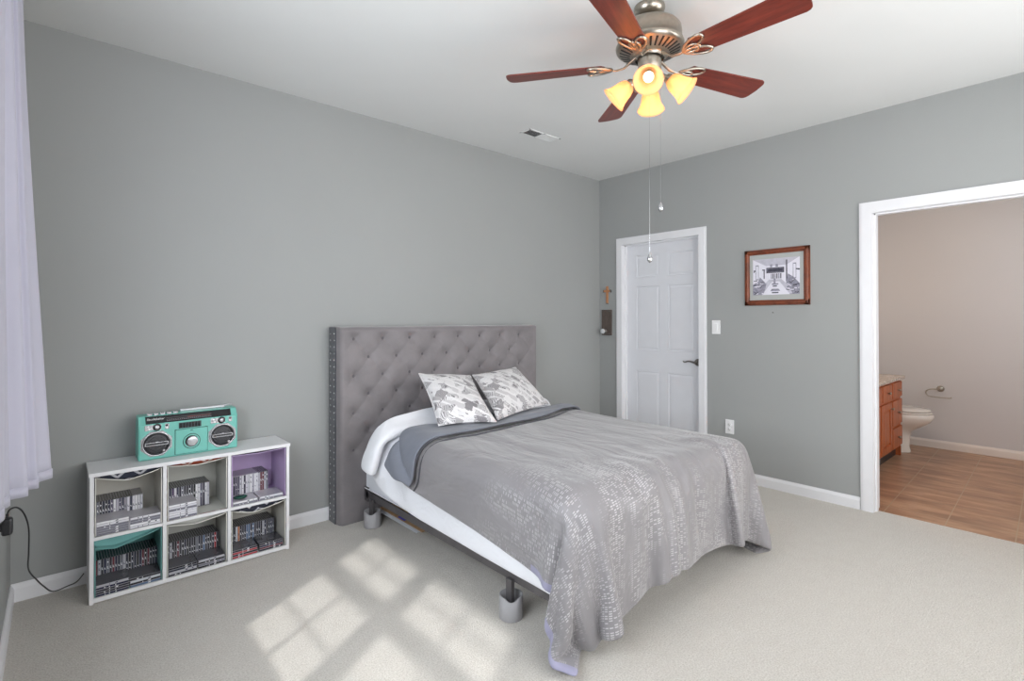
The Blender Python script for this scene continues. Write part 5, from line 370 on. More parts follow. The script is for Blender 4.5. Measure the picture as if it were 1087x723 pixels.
    [-2673,-2009,202,-2685,-2004,235,-2693,-1996,269,-2700,-1988,303,-2709,-1982,337,-2721,-1985,369,-2725,-2000,398,-2714,-2018,424,-2695,-2033,447,-2671,-2030,468,-2649,-2036,487,-2629,-2052,508,-2603,-2068,523,-2570,-2070,531,-2536,-2066,534,-2500,-2067,537,-2464,-2067,541,-2430,-2068,547,-2394,-2066,555,-2360,-2075,561,-2322,-2069,562,-2287,-2067,568,-2253,-2073,586,-2217,-2070,594,-2184,-2048,588,-2145,-2065,600,-2125,-2041,589,-2086,-2054,591,-2050,-2056,589,-2016,-2050,583,-1972,-2046,579,-1936,-2061,592,-1898,-2055,583,-1861,-2062,581,-1820,-2054,571,-1787,-2060,578,-1748,-2052,573,-1710,-2062,575,-1672,-2059,574,-1630,-2058,568,-1591,-2061,568,-1547,-2051,564,-1521,-2061,572,-1536,-2073,583,-1495,-2066,572,-1446,-2064,564,-1409,-2075,561,-1361,-2066,551,-1317,-2071,544,-1272,-2058,528,-1239,-2058,509,-1218,-2037,478,-1194,-2023,447,-1188,-2002,414,-1196,-1980,382,-1193,-1960,349,-1173,-1960,320,-1154,-1977,285,-1136,-1988,254,-1117,-1983,219,-1108,-1968,184],
    [-2692,-1987,186,-2701,-1980,220,-2710,-1973,254,-2721,-1969,288,-2734,-1976,319,-2734,-1996,347,-2719,-2014,372,-2710,-2034,398,-2686,-2037,419,-2665,-2030,438,-2647,-2050,459,-2619,-2056,477,-2600,-2079,492,-2569,-2076,499,-2537,-2067,501,-2501,-2068,504,-2464,-2070,508,-2431,-2071,514,-2393,-2066,523,-2364,-2086,532,-2327,-2086,539,-2290,-2083,544,-2251,-2078,559,-2219,-2087,567,-2191,-2063,563,-2149,-2081,573,-2129,-2060,564,-2087,-2065,570,-2056,-2079,566,-2018,-2069,558,-1976,-2062,553,-1938,-2075,564,-1901,-2061,558,-1865,-2075,555,-1822,-2072,546,-1787,-2073,550,-1750,-2067,546,-1710,-2066,545,-1672,-2064,543,-1629,-2069,541,-1590,-2073,539,-1546,-2061,534,-1523,-2075,542,-1541,-2086,551,-1499,-2084,545,-1451,-2069,533,-1414,-2081,531,-1367,-2067,521,-1323,-2078,512,-1282,-2062,497,-1245,-2073,482,-1223,-2054,455,-1211,-2029,423,-1186,-2019,391,-1181,-1999,360,-1192,-1976,326,-1193,-1956,296,-1167,-1954,263,-1150,-1972,232,-1132,-1990,198,-1109,-1996,168],
    [-2711,-1965,170,-2721,-1959,204,-2734,-1959,237,-2745,-1971,268,-2739,-1992,295,-2721,-2006,321,-2718,-2028,346,-2702,-2044,370,-2681,-2028,389,-2659,-2042,410,-2640,-2059,429,-2608,-2061,446,-2597,-2088,460,-2568,-2082,466,-2538,-2067,468,-2502,-2067,472,-2465,-2072,475,-2431,-2073,481,-2394,-2066,490,-2364,-2088,499,-2329,-2087,508,-2292,-2072,518,-2247,-2074,528,-2223,-2097,536,-2191,-2068,533,-2153,-2088,545,-2127,-2078,538,-2085,-2072,540,-2057,-2096,544,-2017,-2074,532,-1980,-2075,525,-1939,-2085,533,-1905,-2068,528,-1864,-2070,525,-1825,-2092,523,-1788,-2082,519,-1753,-2072,515,-1711,-2068,513,-1673,-2067,512,-1630,-2071,510,-1590,-2075,508,-1545,-2064,505,-1525,-2079,508,-1546,-2095,520,-1505,-2094,515,-1458,-2078,502,-1419,-2085,499,-1374,-2069,490,-1331,-2083,480,-1292,-2064,466,-1255,-2082,453,-1221,-2074,430,-1220,-2046,398,-1205,-2023,366,-1181,-2014,337,-1174,-1993,304,-1186,-1975,273,-1185,-1949,239,-1162,-1949,211,-1144,-1970,177,-1128,-1989,146],
    [-2733,-1947,154,-2746,-1951,186,-2750,-1967,216,-2738,-1985,242,-2723,-1999,269,-2725,-2022,295,-2717,-2041,319,-2694,-2037,340,-2671,-2031,360,-2658,-2055,380,-2630,-2060,398,-2600,-2067,415,-2595,-2095,428,-2567,-2089,434,-2539,-2069,435,-2504,-2068,439,-2467,-2074,443,-2432,-2073,448,-2395,-2067,456,-2364,-2089,466,-2328,-2087,475,-2290,-2070,485,-2247,-2075,495,-2227,-2105,505,-2189,-2078,504,-2156,-2092,513,-2122,-2098,515,-2087,-2074,509,-2062,-2105,514,-2022,-2085,504,-1991,-2094,504,-1942,-2093,503,-1907,-2071,497,-1867,-2069,494,-1828,-2091,492,-1790,-2090,488,-1754,-2073,484,-1712,-2070,482,-1674,-2066,480,-1630,-2071,478,-1591,-2074,476,-1544,-2064,473,-1529,-2087,477,-1551,-2104,489,-1512,-2102,483,-1465,-2088,472,-1424,-2090,467,-1381,-2071,458,-1338,-2086,449,-1301,-2066,435,-1262,-2082,422,-1228,-2091,403,-1211,-2064,374,-1213,-2036,342,-1202,-2016,314,-1179,-2005,281,-1170,-1991,251,-1178,-1967,216,-1176,-1945,187,-1154,-1946,155,-1137,-1963,125],
    [-2759,-1944,136,-2755,-1962,163,-2739,-1978,190,-2725,-1994,217,-2730,-2015,243,-2730,-2037,268,-2711,-2041,291,-2689,-2028,311,-2671,-2045,331,-2650,-2062,350,-2619,-2061,367,-2592,-2075,384,-2592,-2103,396,-2565,-2096,402,-2540,-2072,403,-2505,-2069,406,-2468,-2075,410,-2432,-2073,415,-2396,-2068,423,-2363,-2089,433,-2328,-2088,443,-2289,-2070,453,-2248,-2076,463,-2228,-2110,474,-2189,-2089,475,-2159,-2096,481,-2125,-2111,486,-2095,-2079,479,-2068,-2111,484,-2028,-2096,475,-1994,-2094,474,-1945,-2101,472,-1910,-2077,467,-1870,-2068,463,-1831,-2088,460,-1790,-2094,458,-1754,-2078,454,-1714,-2068,451,-1676,-2066,448,-1631,-2072,446,-1591,-2072,444,-1544,-2067,442,-1533,-2094,445,-1556,-2113,457,-1518,-2109,452,-1472,-2100,442,-1429,-2095,435,-1389,-2073,426,-1345,-2090,417,-1309,-2068,403,-1271,-2082,391,-1239,-2104,375,-1215,-2083,348,-1206,-2052,318,-1204,-2028,289,-1200,-2003,258,-1181,-1997,228,-1167,-1986,193,-1172,-1961,163,-1166,-1936,133,-1144,-1937,105],
    [-2759,-1956,110,-2740,-1971,137,-2725,-1988,164,-2731,-2009,190,-2740,-2031,217,-2723,-2046,240,-2705,-2029,262,-2688,-2035,282,-2670,-2059,301,-2640,-2063,319,-2608,-2061,336,-2587,-2082,352,-2589,-2110,364,-2563,-2103,369,-2541,-2076,370,-2506,-2070,373,-2469,-2076,377,-2433,-2073,382,-2397,-2069,390,-2363,-2088,400,-2327,-2088,410,-2288,-2071,420,-2248,-2076,430,-2230,-2115,442,-2192,-2095,444,-2162,-2099,449,-2128,-2121,456,-2102,-2084,449,-2071,-2114,453,-2033,-2108,447,-1996,-2091,443,-1949,-2106,441,-1912,-2084,436,-1874,-2069,432,-1833,-2085,429,-1793,-2095,426,-1755,-2083,423,-1715,-2068,419,-1677,-2067,416,-1632,-2073,414,-1592,-2069,412,-1544,-2072,410,-1537,-2101,414,-1561,-2122,426,-1524,-2117,421,-1479,-2105,411,-1435,-2099,403,-1396,-2075,394,-1352,-2092,385,-1316,-2072,371,-1279,-2081,359,-1251,-2113,346,-1221,-2102,321,-1215,-2070,292,-1200,-2046,264,-1201,-2017,234,-1205,-1992,207,-1181,-1988,171,-1165,-1981,140,-1163,-1951,108,-1162,-1925,81],
    [-2739,-1960,85,-2727,-1982,111,-2733,-2002,138,-2745,-2023,164,-2737,-2045,188,-2716,-2037,211,-2700,-2026,234,-2686,-2048,253,-2661,-2064,270,-2629,-2062,288,-2598,-2064,305,-2583,-2089,320,-2587,-2118,332,-2561,-2110,337,-2541,-2080,337,-2507,-2071,340,-2471,-2076,344,-2434,-2073,348,-2398,-2069,357,-2363,-2088,367,-2327,-2088,377,-2286,-2072,388,-2249,-2077,398,-2231,-2118,410,-2194,-2102,412,-2164,-2102,417,-2131,-2130,425,-2107,-2090,418,-2074,-2115,421,-2034,-2122,419,-2002,-2095,412,-1954,-2109,410,-1916,-2090,405,-1877,-2071,400,-1836,-2083,398,-1795,-2095,395,-1756,-2088,392,-1716,-2071,388,-1678,-2068,385,-1633,-2071,382,-1593,-2068,380,-1546,-2077,378,-1542,-2108,382,-1565,-2130,394,-1529,-2125,390,-1487,-2109,380,-1441,-2102,371,-1403,-2078,362,-1360,-2095,353,-1323,-2075,340,-1287,-2080,327,-1263,-2118,316,-1229,-2120,295,-1223,-2089,265,-1209,-2063,238,-1196,-2036,207,-1205,-2010,181,-1203,-1980,151,-1183,-1978,120,-1166,-1969,85,-1156,-1943,58],
    [-2741,-1975,60,-2742,-1993,89,-2747,-2014,113,-2746,-2037,137,-2723,-2043,160,-2711,-2021,185,-2692,-2026,205,-2678,-2054,222,-2650,-2066,239,-2619,-2060,257,-2589,-2068,273,-2580,-2096,288,-2585,-2125,299,-2559,-2117,305,-2541,-2086,305,-2509,-2072,307,-2472,-2075,311,-2435,-2073,315,-2399,-2070,323,-2363,-2087,334,-2326,-2088,344,-2286,-2073,355,-2248,-2078,365,-2232,-2120,377,-2197,-2109,381,-2166,-2104,385,-2134,-2138,394,-2111,-2098,388,-2078,-2115,390,-2042,-2127,389,-2007,-2099,382,-1959,-2112,379,-1920,-2096,375,-1881,-2075,369,-1839,-2080,366,-1798,-2094,363,-1758,-2091,360,-1717,-2076,357,-1680,-2068,353,-1635,-2068,351,-1594,-2069,348,-1547,-2082,346,-1547,-2115,351,-1570,-2138,363,-1534,-2132,358,-1494,-2114,348,-1448,-2106,340,-1410,-2080,331,-1367,-2097,321,-1330,-2079,308,-1293,-2078,295,-1272,-2118,285,-1240,-2135,268,-1227,-2108,239,-1220,-2080,211,-1202,-2055,181,-1199,-2029,154,-1199,-1995,125,-1197,-1967,104,-1187,-1958,71,-1178,-1952,36],
    [-2767,-1984,44,-2768,-1998,75,-2757,-2026,90,-2735,-2037,108,-2710,-2029,133,-2698,-2011,157,-2679,-2027,176,-2668,-2058,191,-2639,-2065,208,-2609,-2059,225,-2580,-2073,242,-2579,-2103,255,-2583,-2131,267,-2557,-2124,273,-2541,-2091,272,-2510,-2074,274,-2473,-2075,278,-2436,-2073,282,-2399,-2071,290,-2363,-2087,301,-2326,-2087,311,-2285,-2074,322,-2248,-2079,333,-2233,-2122,345,-2199,-2116,350,-2166,-2105,353,-2138,-2144,364,-2114,-2106,358,-2083,-2116,359,-2048,-2133,358,-2012,-2104,351,-1964,-2114,349,-1923,-2102,344,-1884,-2079,338,-1843,-2079,335,-1800,-2092,332,-1761,-2092,329,-1718,-2080,325,-1681,-2071,322,-1636,-2069,319,-1595,-2073,316,-1549,-2088,314,-1552,-2122,320,-1575,-2146,331,-1540,-2139,327,-1502,-2119,317,-1454,-2109,308,-1417,-2082,299,-1374,-2100,289,-1337,-2083,276,-1301,-2077,263,-1281,-2117,253,-1253,-2146,239,-1227,-2128,212,-1228,-2099,185,-1213,-2072,154,-1202,-2047,127,-1204,-2012,100,-1216,-1976,89,-1213,-1945,64,-1202,-1935,30],
    [-2785,-2005,28,-2787,-2011,57,-2753,-2023,63,-2723,-2022,82,-2697,-2015,106,-2681,-2005,130,-2669,-2031,145,-2658,-2061,159,-2628,-2064,177,-2598,-2058,194,-2574,-2077,210,-2578,-2109,223,-2581,-2138,235,-2555,-2131,241,-2540,-2097,240,-2511,-2077,241,-2475,-2075,245,-2437,-2073,249,-2400,-2072,256,-2364,-2086,267,-2325,-2087,278,-2285,-2075,289,-2247,-2080,300,-2235,-2124,313,-2201,-2123,318,-2167,-2107,321,-2143,-2149,332,-2117,-2115,328,-2088,-2117,328,-2055,-2138,328,-2017,-2109,321,-1970,-2116,318,-1927,-2107,313,-1887,-2084,308,-1847,-2079,304,-1803,-2090,301,-1763,-2092,298,-1719,-2085,294,-1681,-2077,291,-1637,-2072,287,-1596,-2078,284,-1551,-2094,283,-1557,-2129,288,-1579,-2154,300,-1545,-2147,295,-1509,-2124,285,-1460,-2113,276,-1424,-2085,267,-1381,-2101,257,-1344,-2086,244,-1308,-2076,231,-1288,-2116,221,-1266,-2152,210,-1232,-2147,186,-1231,-2118,158,-1224,-2090,128,-1217,-2063,101,-1224,-2026,78,-1238,-1989,68,-1241,-1950,49,-1230,-1921,25],
    [-2801,-2030,24,-2774,-2023,36,-2749,-2003,42,-2720,-1998,62,-2690,-1994,83,-2667,-2001,102,-2662,-2035,113,-2647,-2064,128,-2617,-2063,146,-2587,-2059,163,-2572,-2084,179,-2589,-2111,193,-2577,-2141,202,-2552,-2139,209,-2539,-2104,208,-2512,-2081,209,-2476,-2075,212,-2438,-2073,216,-2401,-2073,223,-2364,-2085,234,-2325,-2086,245,-2285,-2076,257,-2245,-2082,268,-2235,-2124,280,-2204,-2129,287,-2168,-2110,290,-2148,-2152,301,-2119,-2125,298,-2094,-2118,297,-2061,-2144,298,-2022,-2115,290,-1976,-2118,287,-1931,-2112,283,-1891,-2089,277,-1851,-2081,273,-1805,-2087,270,-1766,-2091,266,-1721,-2083,263,-1683,-2076,259,-1639,-2077,256,-1597,-2084,253,-1553,-2100,251,-1562,-2135,257,-1584,-2161,268,-1550,-2154,264,-1517,-2129,254,-1467,-2116,244,-1431,-2087,235,-1388,-2103,226,-1352,-2089,213,-1316,-2076,199,-1295,-2114,188,-1278,-2154,179,-1241,-2164,159,-1233,-2138,132,-1234,-2108,101,-1236,-2078,77,-1249,-2039,58,-1260,-2003,46,-1247,-1970,28,-1216,-1950,23],
    [-2790,-2059,28,-2760,-2043,29,-2734,-2018,28,-2706,-2000,34,-2677,-1992,53,-2656,-2003,72,-2654,-2038,82,-2636,-2066,97,-2607,-2060,114,-2578,-2062,132,-2575,-2088,147,-2595,-2115,161,-2574,-2142,170,-2550,-2146,176,-2538,-2111,175,-2513,-2085,176,-2477,-2078,179,-2439,-2074,183,-2402,-2074,190,-2365,-2083,200,-2325,-2084,212,-2285,-2076,224,-2245,-2084,235,-2236,-2125,248,-2206,-2136,255,-2169,-2114,258,-2154,-2154,270,-2124,-2134,268,-2100,-2119,266,-2068,-2149,267,-2026,-2122,260,-1983,-2120,256,-1936,-2116,252,-1894,-2095,246,-1855,-2086,242,-1808,-2086,239,-1768,-2089,235,-1724,-2084,232,-1684,-2079,228,-1641,-2082,225,-1599,-2089,221,-1555,-2106,220,-1568,-2142,226,-1589,-2169,237,-1556,-2161,233,-1524,-2135,223,-1474,-2119,212,-1439,-2090,204,-1396,-2105,194,-1359,-2092,181,-1323,-2075,167,-1300,-2112,156,-1287,-2154,147,-1254,-2178,131,-1241,-2156,107,-1249,-2124,79,-1260,-2092,60,-1276,-2053,45,-1268,-2023,30,-1233,-1998,23,-1198,-1979,23],
    [-2779,-2090,24,-2749,-2069,27,-2720,-2046,26,-2691,-2024,24,-2662,-2004,27,-2641,-2004,43,-2641,-2040,52,-2625,-2068,66,-2596,-2059,83,-2571,-2066,100,-2577,-2094,115,-2598,-2122,128,-2577,-2149,138,-2550,-2152,144,-2536,-2119,143,-2515,-2090,143,-2478,-2081,147,-2440,-2078,151,-2402,-2076,156,-2365,-2081,167,-2325,-2082,179,-2285,-2076,191,-2244,-2086,203,-2238,-2125,215,-2209,-2142,224,-2171,-2118,226,-2160,-2156,239,-2129,-2142,237,-2106,-2121,235,-2074,-2152,237,-2029,-2131,230,-1989,-2123,225,-1941,-2118,221,-1897,-2101,216,-1858,-2092,212,-1811,-2087,208,-1771,-2086,204,-1726,-2084,200,-1686,-2084,197,-1642,-2088,194,-1600,-2094,190,-1557,-2112,188,-1573,-2148,195,-1593,-2176,205,-1561,-2168,201,-1531,-2141,191,-1481,-2122,181,-1446,-2092,172,-1403,-2107,162,-1367,-2095,149,-1331,-2075,135,-1306,-2110,123,-1293,-2152,114,-1269,-2188,103,-1256,-2173,83,-1276,-2138,66,-1291,-2104,52,-1287,-2072,28,-1256,-2051,23,-1216,-2028,23,-1181,-2008,23],
    [-2766,-2120,24,-2736,-2098,24,-2706,-2076,24,-2677,-2053,24,-2647,-2030,23,-2621,-2015,30,-2617,-2031,38,-2614,-2065,35,-2585,-2059,52,-2565,-2072,69,-2579,-2101,82,-2600,-2128,96,-2578,-2155,106,-2549,-2158,112,-2535,-2126,111,-2516,-2095,111,-2479,-2085,114,-2442,-2082,118,-2403,-2080,123,-2366,-2080,134,-2325,-2079,146,-2286,-2075,158,-2244,-2088,170,-2239,-2126,183,-2212,-2147,192,-2172,-2123,195,-2167,-2156,207,-2134,-2150,207,-2111,-2122,204,-2080,-2155,206,-2032,-2142,201,-1995,-2127,195,-1947,-2119,190,-1900,-2108,186,-1861,-2099,181,-1814,-2095,178,-1773,-2092,174,-1728,-2091,170,-1687,-2091,166,-1644,-2093,162,-1601,-2099,159,-1559,-2118,157,-1579,-2155,164,-1598,-2183,174,-1566,-2176,170,-1539,-2147,160,-1488,-2124,149,-1453,-2095,140,-1410,-2108,130,-1374,-2098,117,-1339,-2075,103,-1311,-2107,91,-1296,-2149,81,-1284,-2192,74,-1265,-2183,54,-1284,-2147,39,-1312,-2119,32,-1275,-2100,23,-1238,-2080,23,-1198,-2057,23,-1163,-2038,23],
]
# ================================================================ the setting
H = 2.74; XL = -4.326; YD = -4.04
def S(name, mat, boxes, c=0.0):
    m = MB().mat(mat)
    for b in boxes: m.box(*b, c)
    return struct(m.obj(name))
S('floor', M['carpet'], [(XL - .12, .06, YD - .12, .12, -.1, 0)])
S('floor_bathroom', M['tile'], [(.06, 2.67, -3.98, -1.38, -.1, .002)])
bt = bpy.data.objects['floor_bathroom']
S('ceiling', M['ceiling'], [(XL - .12, .12, YD - .12, .12, H, H + .1)])
S('ceiling_bathroom', M['ceiling'], [(.12, 2.67, -3.98, -1.38, H, H + .1)])
S('wall_back', M['wall'], [(XL - .12, .12, 0, .12, 0, H)])
DY0, DY1, DH = -.278, -1.103, 2.055          # closed door opening
OY0, OY1, OH = -2.350, -3.62, 2.050          # bathroom opening
S('wall_right', M['wall'], [(0, .12, DY0, 0, 0, H), (0, .12, DY1, DY0, DH, H), (0, .12, OY0, DY1, 0, H), (0, .12, OY1, OY0, OH, H), (0, .12, YD - .12, OY1, 0, H)])
WY0, WY1, WZ0, WZ1 = -1.36, -2.75, .90, 2.06
S('wall_left', M['wall'], [(XL - .12, XL, WY0, 0, 0, H), (XL - .12, XL, WY1, WY0, 0, WZ0), (XL - .12, XL, WY1, WY0, WZ1, H), (XL - .12, XL, YD - .12, WY1, 0, H)])
FX0, FX1, FZ0, FZ1 = -3.75, -.35, .52, 2.44
S('wall_front', M['wall'], [(XL, FX0, YD - .12, YD, 0, H), (FX1, 0, YD - .12, YD, 0, H), (FX0, FX1, YD - .12, YD, 0, FZ0), (FX0, FX1, YD - .12, YD, FZ1, H)])
S('ceiling_sun_blocker', M['ceiling'], [(-8.0, 1.5, YD - 1.75, YD - .12, 2.62, 2.72)])  # unseen slab added outside to keep sun out of the front opening
S('wall_bathroom_far', M['bath_wall'], [(2.55, 2.67, -3.98, -1.38, 0, H)])
S('wall_bathroom_left', M['bath_wall'], [(.12, 2.55, -1.50, -1.38, 0, H)])
S('wall_bathroom_right', M['bath_wall'], [(.12, 2.55, -3.98, -3.86, 0, H)])
# bathroom side of the shared wall
S('wall_bathroom_near', M['bath_wall'], [(.12, .126, OY0 + .0, -1.50, 0, H), (.12, .126, -3.86, OY1, 0, H), (.12, .126, OY1, OY0, OH, H)])
def baseboard(name, a, b, nrm, mat=None, h=.083, t=.014):
    mat = mat or M['trim']; m = MB().mat(mat); a = Vector((a[0], a[1], 0)); b = Vector((b[0], b[1], 0)); d = (b - a).normalized(); n = Vector((nrm[0], nrm[1], 0))
    prof = [(0, 0), (t, 0), (t, h - .022), (t - .003, h - .014), (t - .008, h - .006), (t - .010, h), (0, h)]
    m.rings([[p + n * x + Vector((0, 0, z)) for x, z in prof] for p in (a, b)], smooth=False)
    return struct(m.obj(name))
baseboard('baseboard_back', (XL, 0), (0, 0), (0, -1))
baseboard('baseboard_left', (XL, YD), (XL, 0), (1, 0))
baseboard('baseboard_right', (0, -.216), (0, 0), (-1, 0))
baseboard('baseboard_right_middle', (0, OY0 + .07), (0, DY1 - .06), (-1, 0))
baseboard('baseboard_right_end', (0, YD), (0, OY1 - .07), (-1, 0))
baseboard('baseboard_front', (XL, YD), (0, YD), (0, 1))
baseboard('baseboard_bathroom', (2.55, -3.86), (2.55, -1.5), (-1, 0), M['bathtrim'], .083)
# door casings
def casing(name, y0, y1, h, wd, jamb=.12, hr=None):
    m = MB().mat(M['trim']); r = .008
    for (ya, yb, za, zb) in ((y0 + wd - r, y0 - r, 0, h + wd - r), (y1 + r, y1 - wd + r, 0, h + wd - r), (y0 - r, y1 + r, h - r, h + wd - r)):
        for (k0, k1, x0, x1) in ((0, 1, 0, .012), (0, .82, .012, .017)):
            if ya == y0 - r and yb == y1 + r: m.box(-x1, -x0, yb, ya, za, za + (zb - za) * (1 if k0 == 0 and k1 == 1 else .82))
            elif ya > y0: m.box(-x1, -x0, yb, yb + (ya - yb) * (k1), za, zb - (0 if k1 == 1 else .18 * wd))
            else: m.box(-x1, -x0, ya - (ya - yb) * k1, ya, za, zb - (0 if k1 == 1 else .18 * wd))
    t = .010
    m.box(-.001, jamb, y0 - t, y0, 0, h); m.box(-.001, jamb, y1, y1 + t, 0, h); m.box(-.001, jamb, y1, y0, h - t, h)
    return m
m = casing('c', DY0, DY1, DH, .066)
m.box(.036, .062, DY0 - .022, DY0 - .01, 0, DH - .01); m.box(.036, .062, DY1 + .01, DY1 + .022, 0, DH - .01); m.box(.036, .062, DY1 + .01, DY0 - .01, DH - .022, DH - .01)
struct(m.obj('trim_1'))
m = casing('c', OY0, OY1, OH, .074, .134)
m.box(.03, .07, OY0 - .020, OY0 - .01, 0, OH - .01); m.box(.03, .07, OY1 + .01, OY1 + .02, 0, OH - .01); m.box(.03, .07, OY1 + .01, OY0 - .01, OH - .02, OH - .01)
struct(m.obj('trim_2'))
# closed six-panel door
m = MB().mat(M['door']); X0 = .064
ya, yb = DY0 - .012, DY1 + .012
m.box(X0 + .006, X0 + .036, yb, ya, .012, DH - .012)
cols = [(-.405, -.660), (-.750, -1.010)]; rws = [(.24, .82), (1.02, 1.635), (1.72, 1.935)]
ys = [ya, cols[0][0], cols[0][1], cols[1][0], cols[1][1], yb]
for a, b in ((ya, cols[0][0]), (cols[0][1], cols[1][0]), (cols[1][1], yb)): m.box(X0, X0 + .011, b, a, .012, DH - .012)
zs = [.012, rws[0][0], rws[0][1], rws[1][0], rws[1][1], rws[2][0], rws[2][1], DH - .012]
for (a, b) in cols:
    for i in (0, 2, 4, 6): m.box(X0, X0 + .011, b, a, zs[i], zs[i + 1])
    for (z0, z1) in rws:
        m.frus((X0 + .006, a, z0), (0, -1, 0), (0, 0, 1), (-1, 0, 0), .010, a - b - .010, .010, z1 - z0 - .010, 0, .0045, .020)
        for (u0, u1, v0, v1) in ((0, .008, 0, z1 - z0), (a - b - .008, a - b, 0, z1 - z0), (0, a - b, 0, .008), (0, a - b, z1 - z0 - .008, z1 - z0)):
            m.frus((X0 + .006, a, z0), (0, -1, 0), (0, 0, 1), (-1, 0, 0), u0, u1, v0, v1, 0, .003, .002)
door = struct(m.obj('door_1'))
m = MB().mat(M['bronze'])
m.lathe([(.0, 0), (.028, 0), (.032, -.004), (.030, -.010), (.018, -.014), (.011, -.018), (.010, -.040), (.014, -.044), (.013, -.054), (.0, -.056)], (X0, -1.046, .935), (1, 0, 0), 20)
m.tube([(X0 - .050, -1.046, .935), (X0 - .051, -1.025, .938), (X0 - .050, -1.000, .944), (X0 - .050, -.975, .944), (X0 - .050, -.955, .937), (X0 - .050, -.938, .936), (X0 - .050, -.930, .943)], [.010, .0095, .008, .007, .0065, .006, .005], 10)
m.obj('door_handle', door)
# twin window in the left wall, grids in each sash
m = MB().mat(M['trim']); xo = XL - .09; xi = XL - .02
m.box(XL, XL + .016, WY0, WY0 + .07, WZ0 - .07, WZ1 + .07); m.box(XL, XL + .016, WY1 - .07, WY1, WZ0 - .07, WZ1 + .07)
m.box(XL, XL + .016, WY1 - .07, WY0 + .07, WZ1, WZ1 + .07); m.box(XL, XL + .016, WY1 - .07, WY0 + .07, WZ0 - .09, WZ0 - .02)
m.box(XL - .12, XL + .035, WY1 - .08, WY0 + .08, WZ0 - .02, WZ0)
win = struct(m.obj('window_1'))
m = MB().mat(M['trim'])
gx0, gx1 = XL - .075, XL - .040
panes = [(-1.405, -1.950), (-2.080, -2.705)]
sills, rail0, rail1, top = .945, 1.526, 1.635, 2.01
m.box(gx0, gx1, panes[0][0], WY0, WZ0, WZ1); m.box(gx0, gx1, panes[1][0], panes[0][1], WZ0, WZ1); m.box(gx0, gx1, WY1, panes[1][1], WZ0, WZ1)
for a, b in panes:
    m.box(gx0, gx1, b, a, WZ0, sills); m.box(gx0, gx1, b, a, rail0, rail1); m.box(gx0, gx1, b, a, top, WZ1)
m.obj('sash', win)
for k, (a, b) in enumerate(panes):
    mm = MB().mat(M['trim']); yc = (a + b) / 2; xg = XL - .057
    for z0, z1 in ((sills, rail0), (rail1, top)):
        mm.box(xg - .004, xg + .004, yc - .009, yc + .009, z0, z1)
        zc = (z0 + z1) / 2; mm.box(xg - .004, xg + .004, b, a, zc - .009, zc + .009)
    mm.obj('window_grid', win)
g = NT('window_glass'); tr = g.n('ShaderNodeBsdfTransparent'); gl = g.n('ShaderNodeBsdfGlossy', {'Roughness': .02})
mx = g.n('ShaderNodeMixShader', {0: .05, 1: tr.outputs[0], 2: gl.outputs[0]}); g.t.links.new(mx.outputs[0], g.out.inputs[0]); M['glass'] = g.m
for a, b in panes:
    m = MB().mat(M['glass']); m.box(XL - .067, XL - .064, b, a, sills, top); m.obj('window_pane', win)
# wide window added behind the camera to let in the fill light
m = MB().mat(M['trim'])
for b in ((FX0 - .07, FX0, FZ0 - .07, FZ1 + .07), (FX1, FX1 + .07, FZ0 - .07, FZ1 + .07), (FX0, FX1, FZ1, FZ1 + .07), (FX0, FX1, FZ0 - .07, FZ0)): m.box(b[0], b[1], YD, YD + .016, b[2], b[3])
for b in ((FX0, FX0 + .04, FZ0, FZ1), (FX1 - .04, FX1, FZ0, FZ1), (FX0 + .04, FX1 - .04, FZ1 - .04, FZ1), (FX0 + .04, FX1 - .04, FZ0, FZ0 + .04), (-2.64, -2.58, FZ0 + .04, FZ1 - .04), (-1.52, -1.46, FZ0 + .04, FZ1 - .04)): m.box(b[0], b[1], YD - .08, YD - .04, b[2], b[3])
win2 = struct(m.obj('window_added'))
for a, b in ((FX0 + .04, -2.64), (-2.58, -1.52), (-1.46, FX1 - .04)):
    m = MB().mat(M['glass']); m.box(a, b, YD - .062, YD - .058, FZ0 + .04, FZ1 - .04); m.obj('window_pane', win2)
# ceiling air vent
v = thing('ceiling_vent', 'white louvred air vent set in the ceiling near the corner', 'vent', (-1.367, -.525, H))
m = MB().mat(M['ceiling'])
x0, x1, y0, y1 = -1.535, -1.205, -.582, -.470
m.box(x0, x1, y0, y0 + .010, H - .006, H); m.box(x0, x1, y1 - .010, y1, H - .006, H); m.box(x0, x0 + .012, y0, y1, H - .006, H); m.box(x1 - .012, x1, y0, y1, H - .006, H); m.box(-1.385, -1.373, y0, y1, H - .006, H)
m.obj('frame', v)
m = MB().mat(M['steel']); m.box(x0 + .01, -1.378, y0 + .008, y1 - .008, H - .0012, H - .0002); m.obj('duct_opening', v)
for s, (a, b) in enumerate(((x0 + .012, -1.385), (-1.373, x1 - .012))):
    m = MB().mat(M['ceiling']); n = 12
    for i in range(n):
        xx = a + (b - a) * (i + .5) / n; dx = .0042 if s == 0 else -.0045
        m.hexa([(xx - .0008 - dx, y0 + .008, H - .006), (xx + .0008 - dx, y0 + .008, H - .006), (xx + .0008 - dx, y1 - .008, H - .006), (xx - .0008 - dx, y1 - .008, H - .006)],
               [(xx - .0008 + dx, y0 + .008, H - .0014), (xx + .0008 + dx, y0 + .008, H - .0014), (xx + .0008 + dx, y1 - .008, H - .0014), (xx - .0008 + dx, y1 - .008, H - .0014)])
    m.obj('louvre', v)

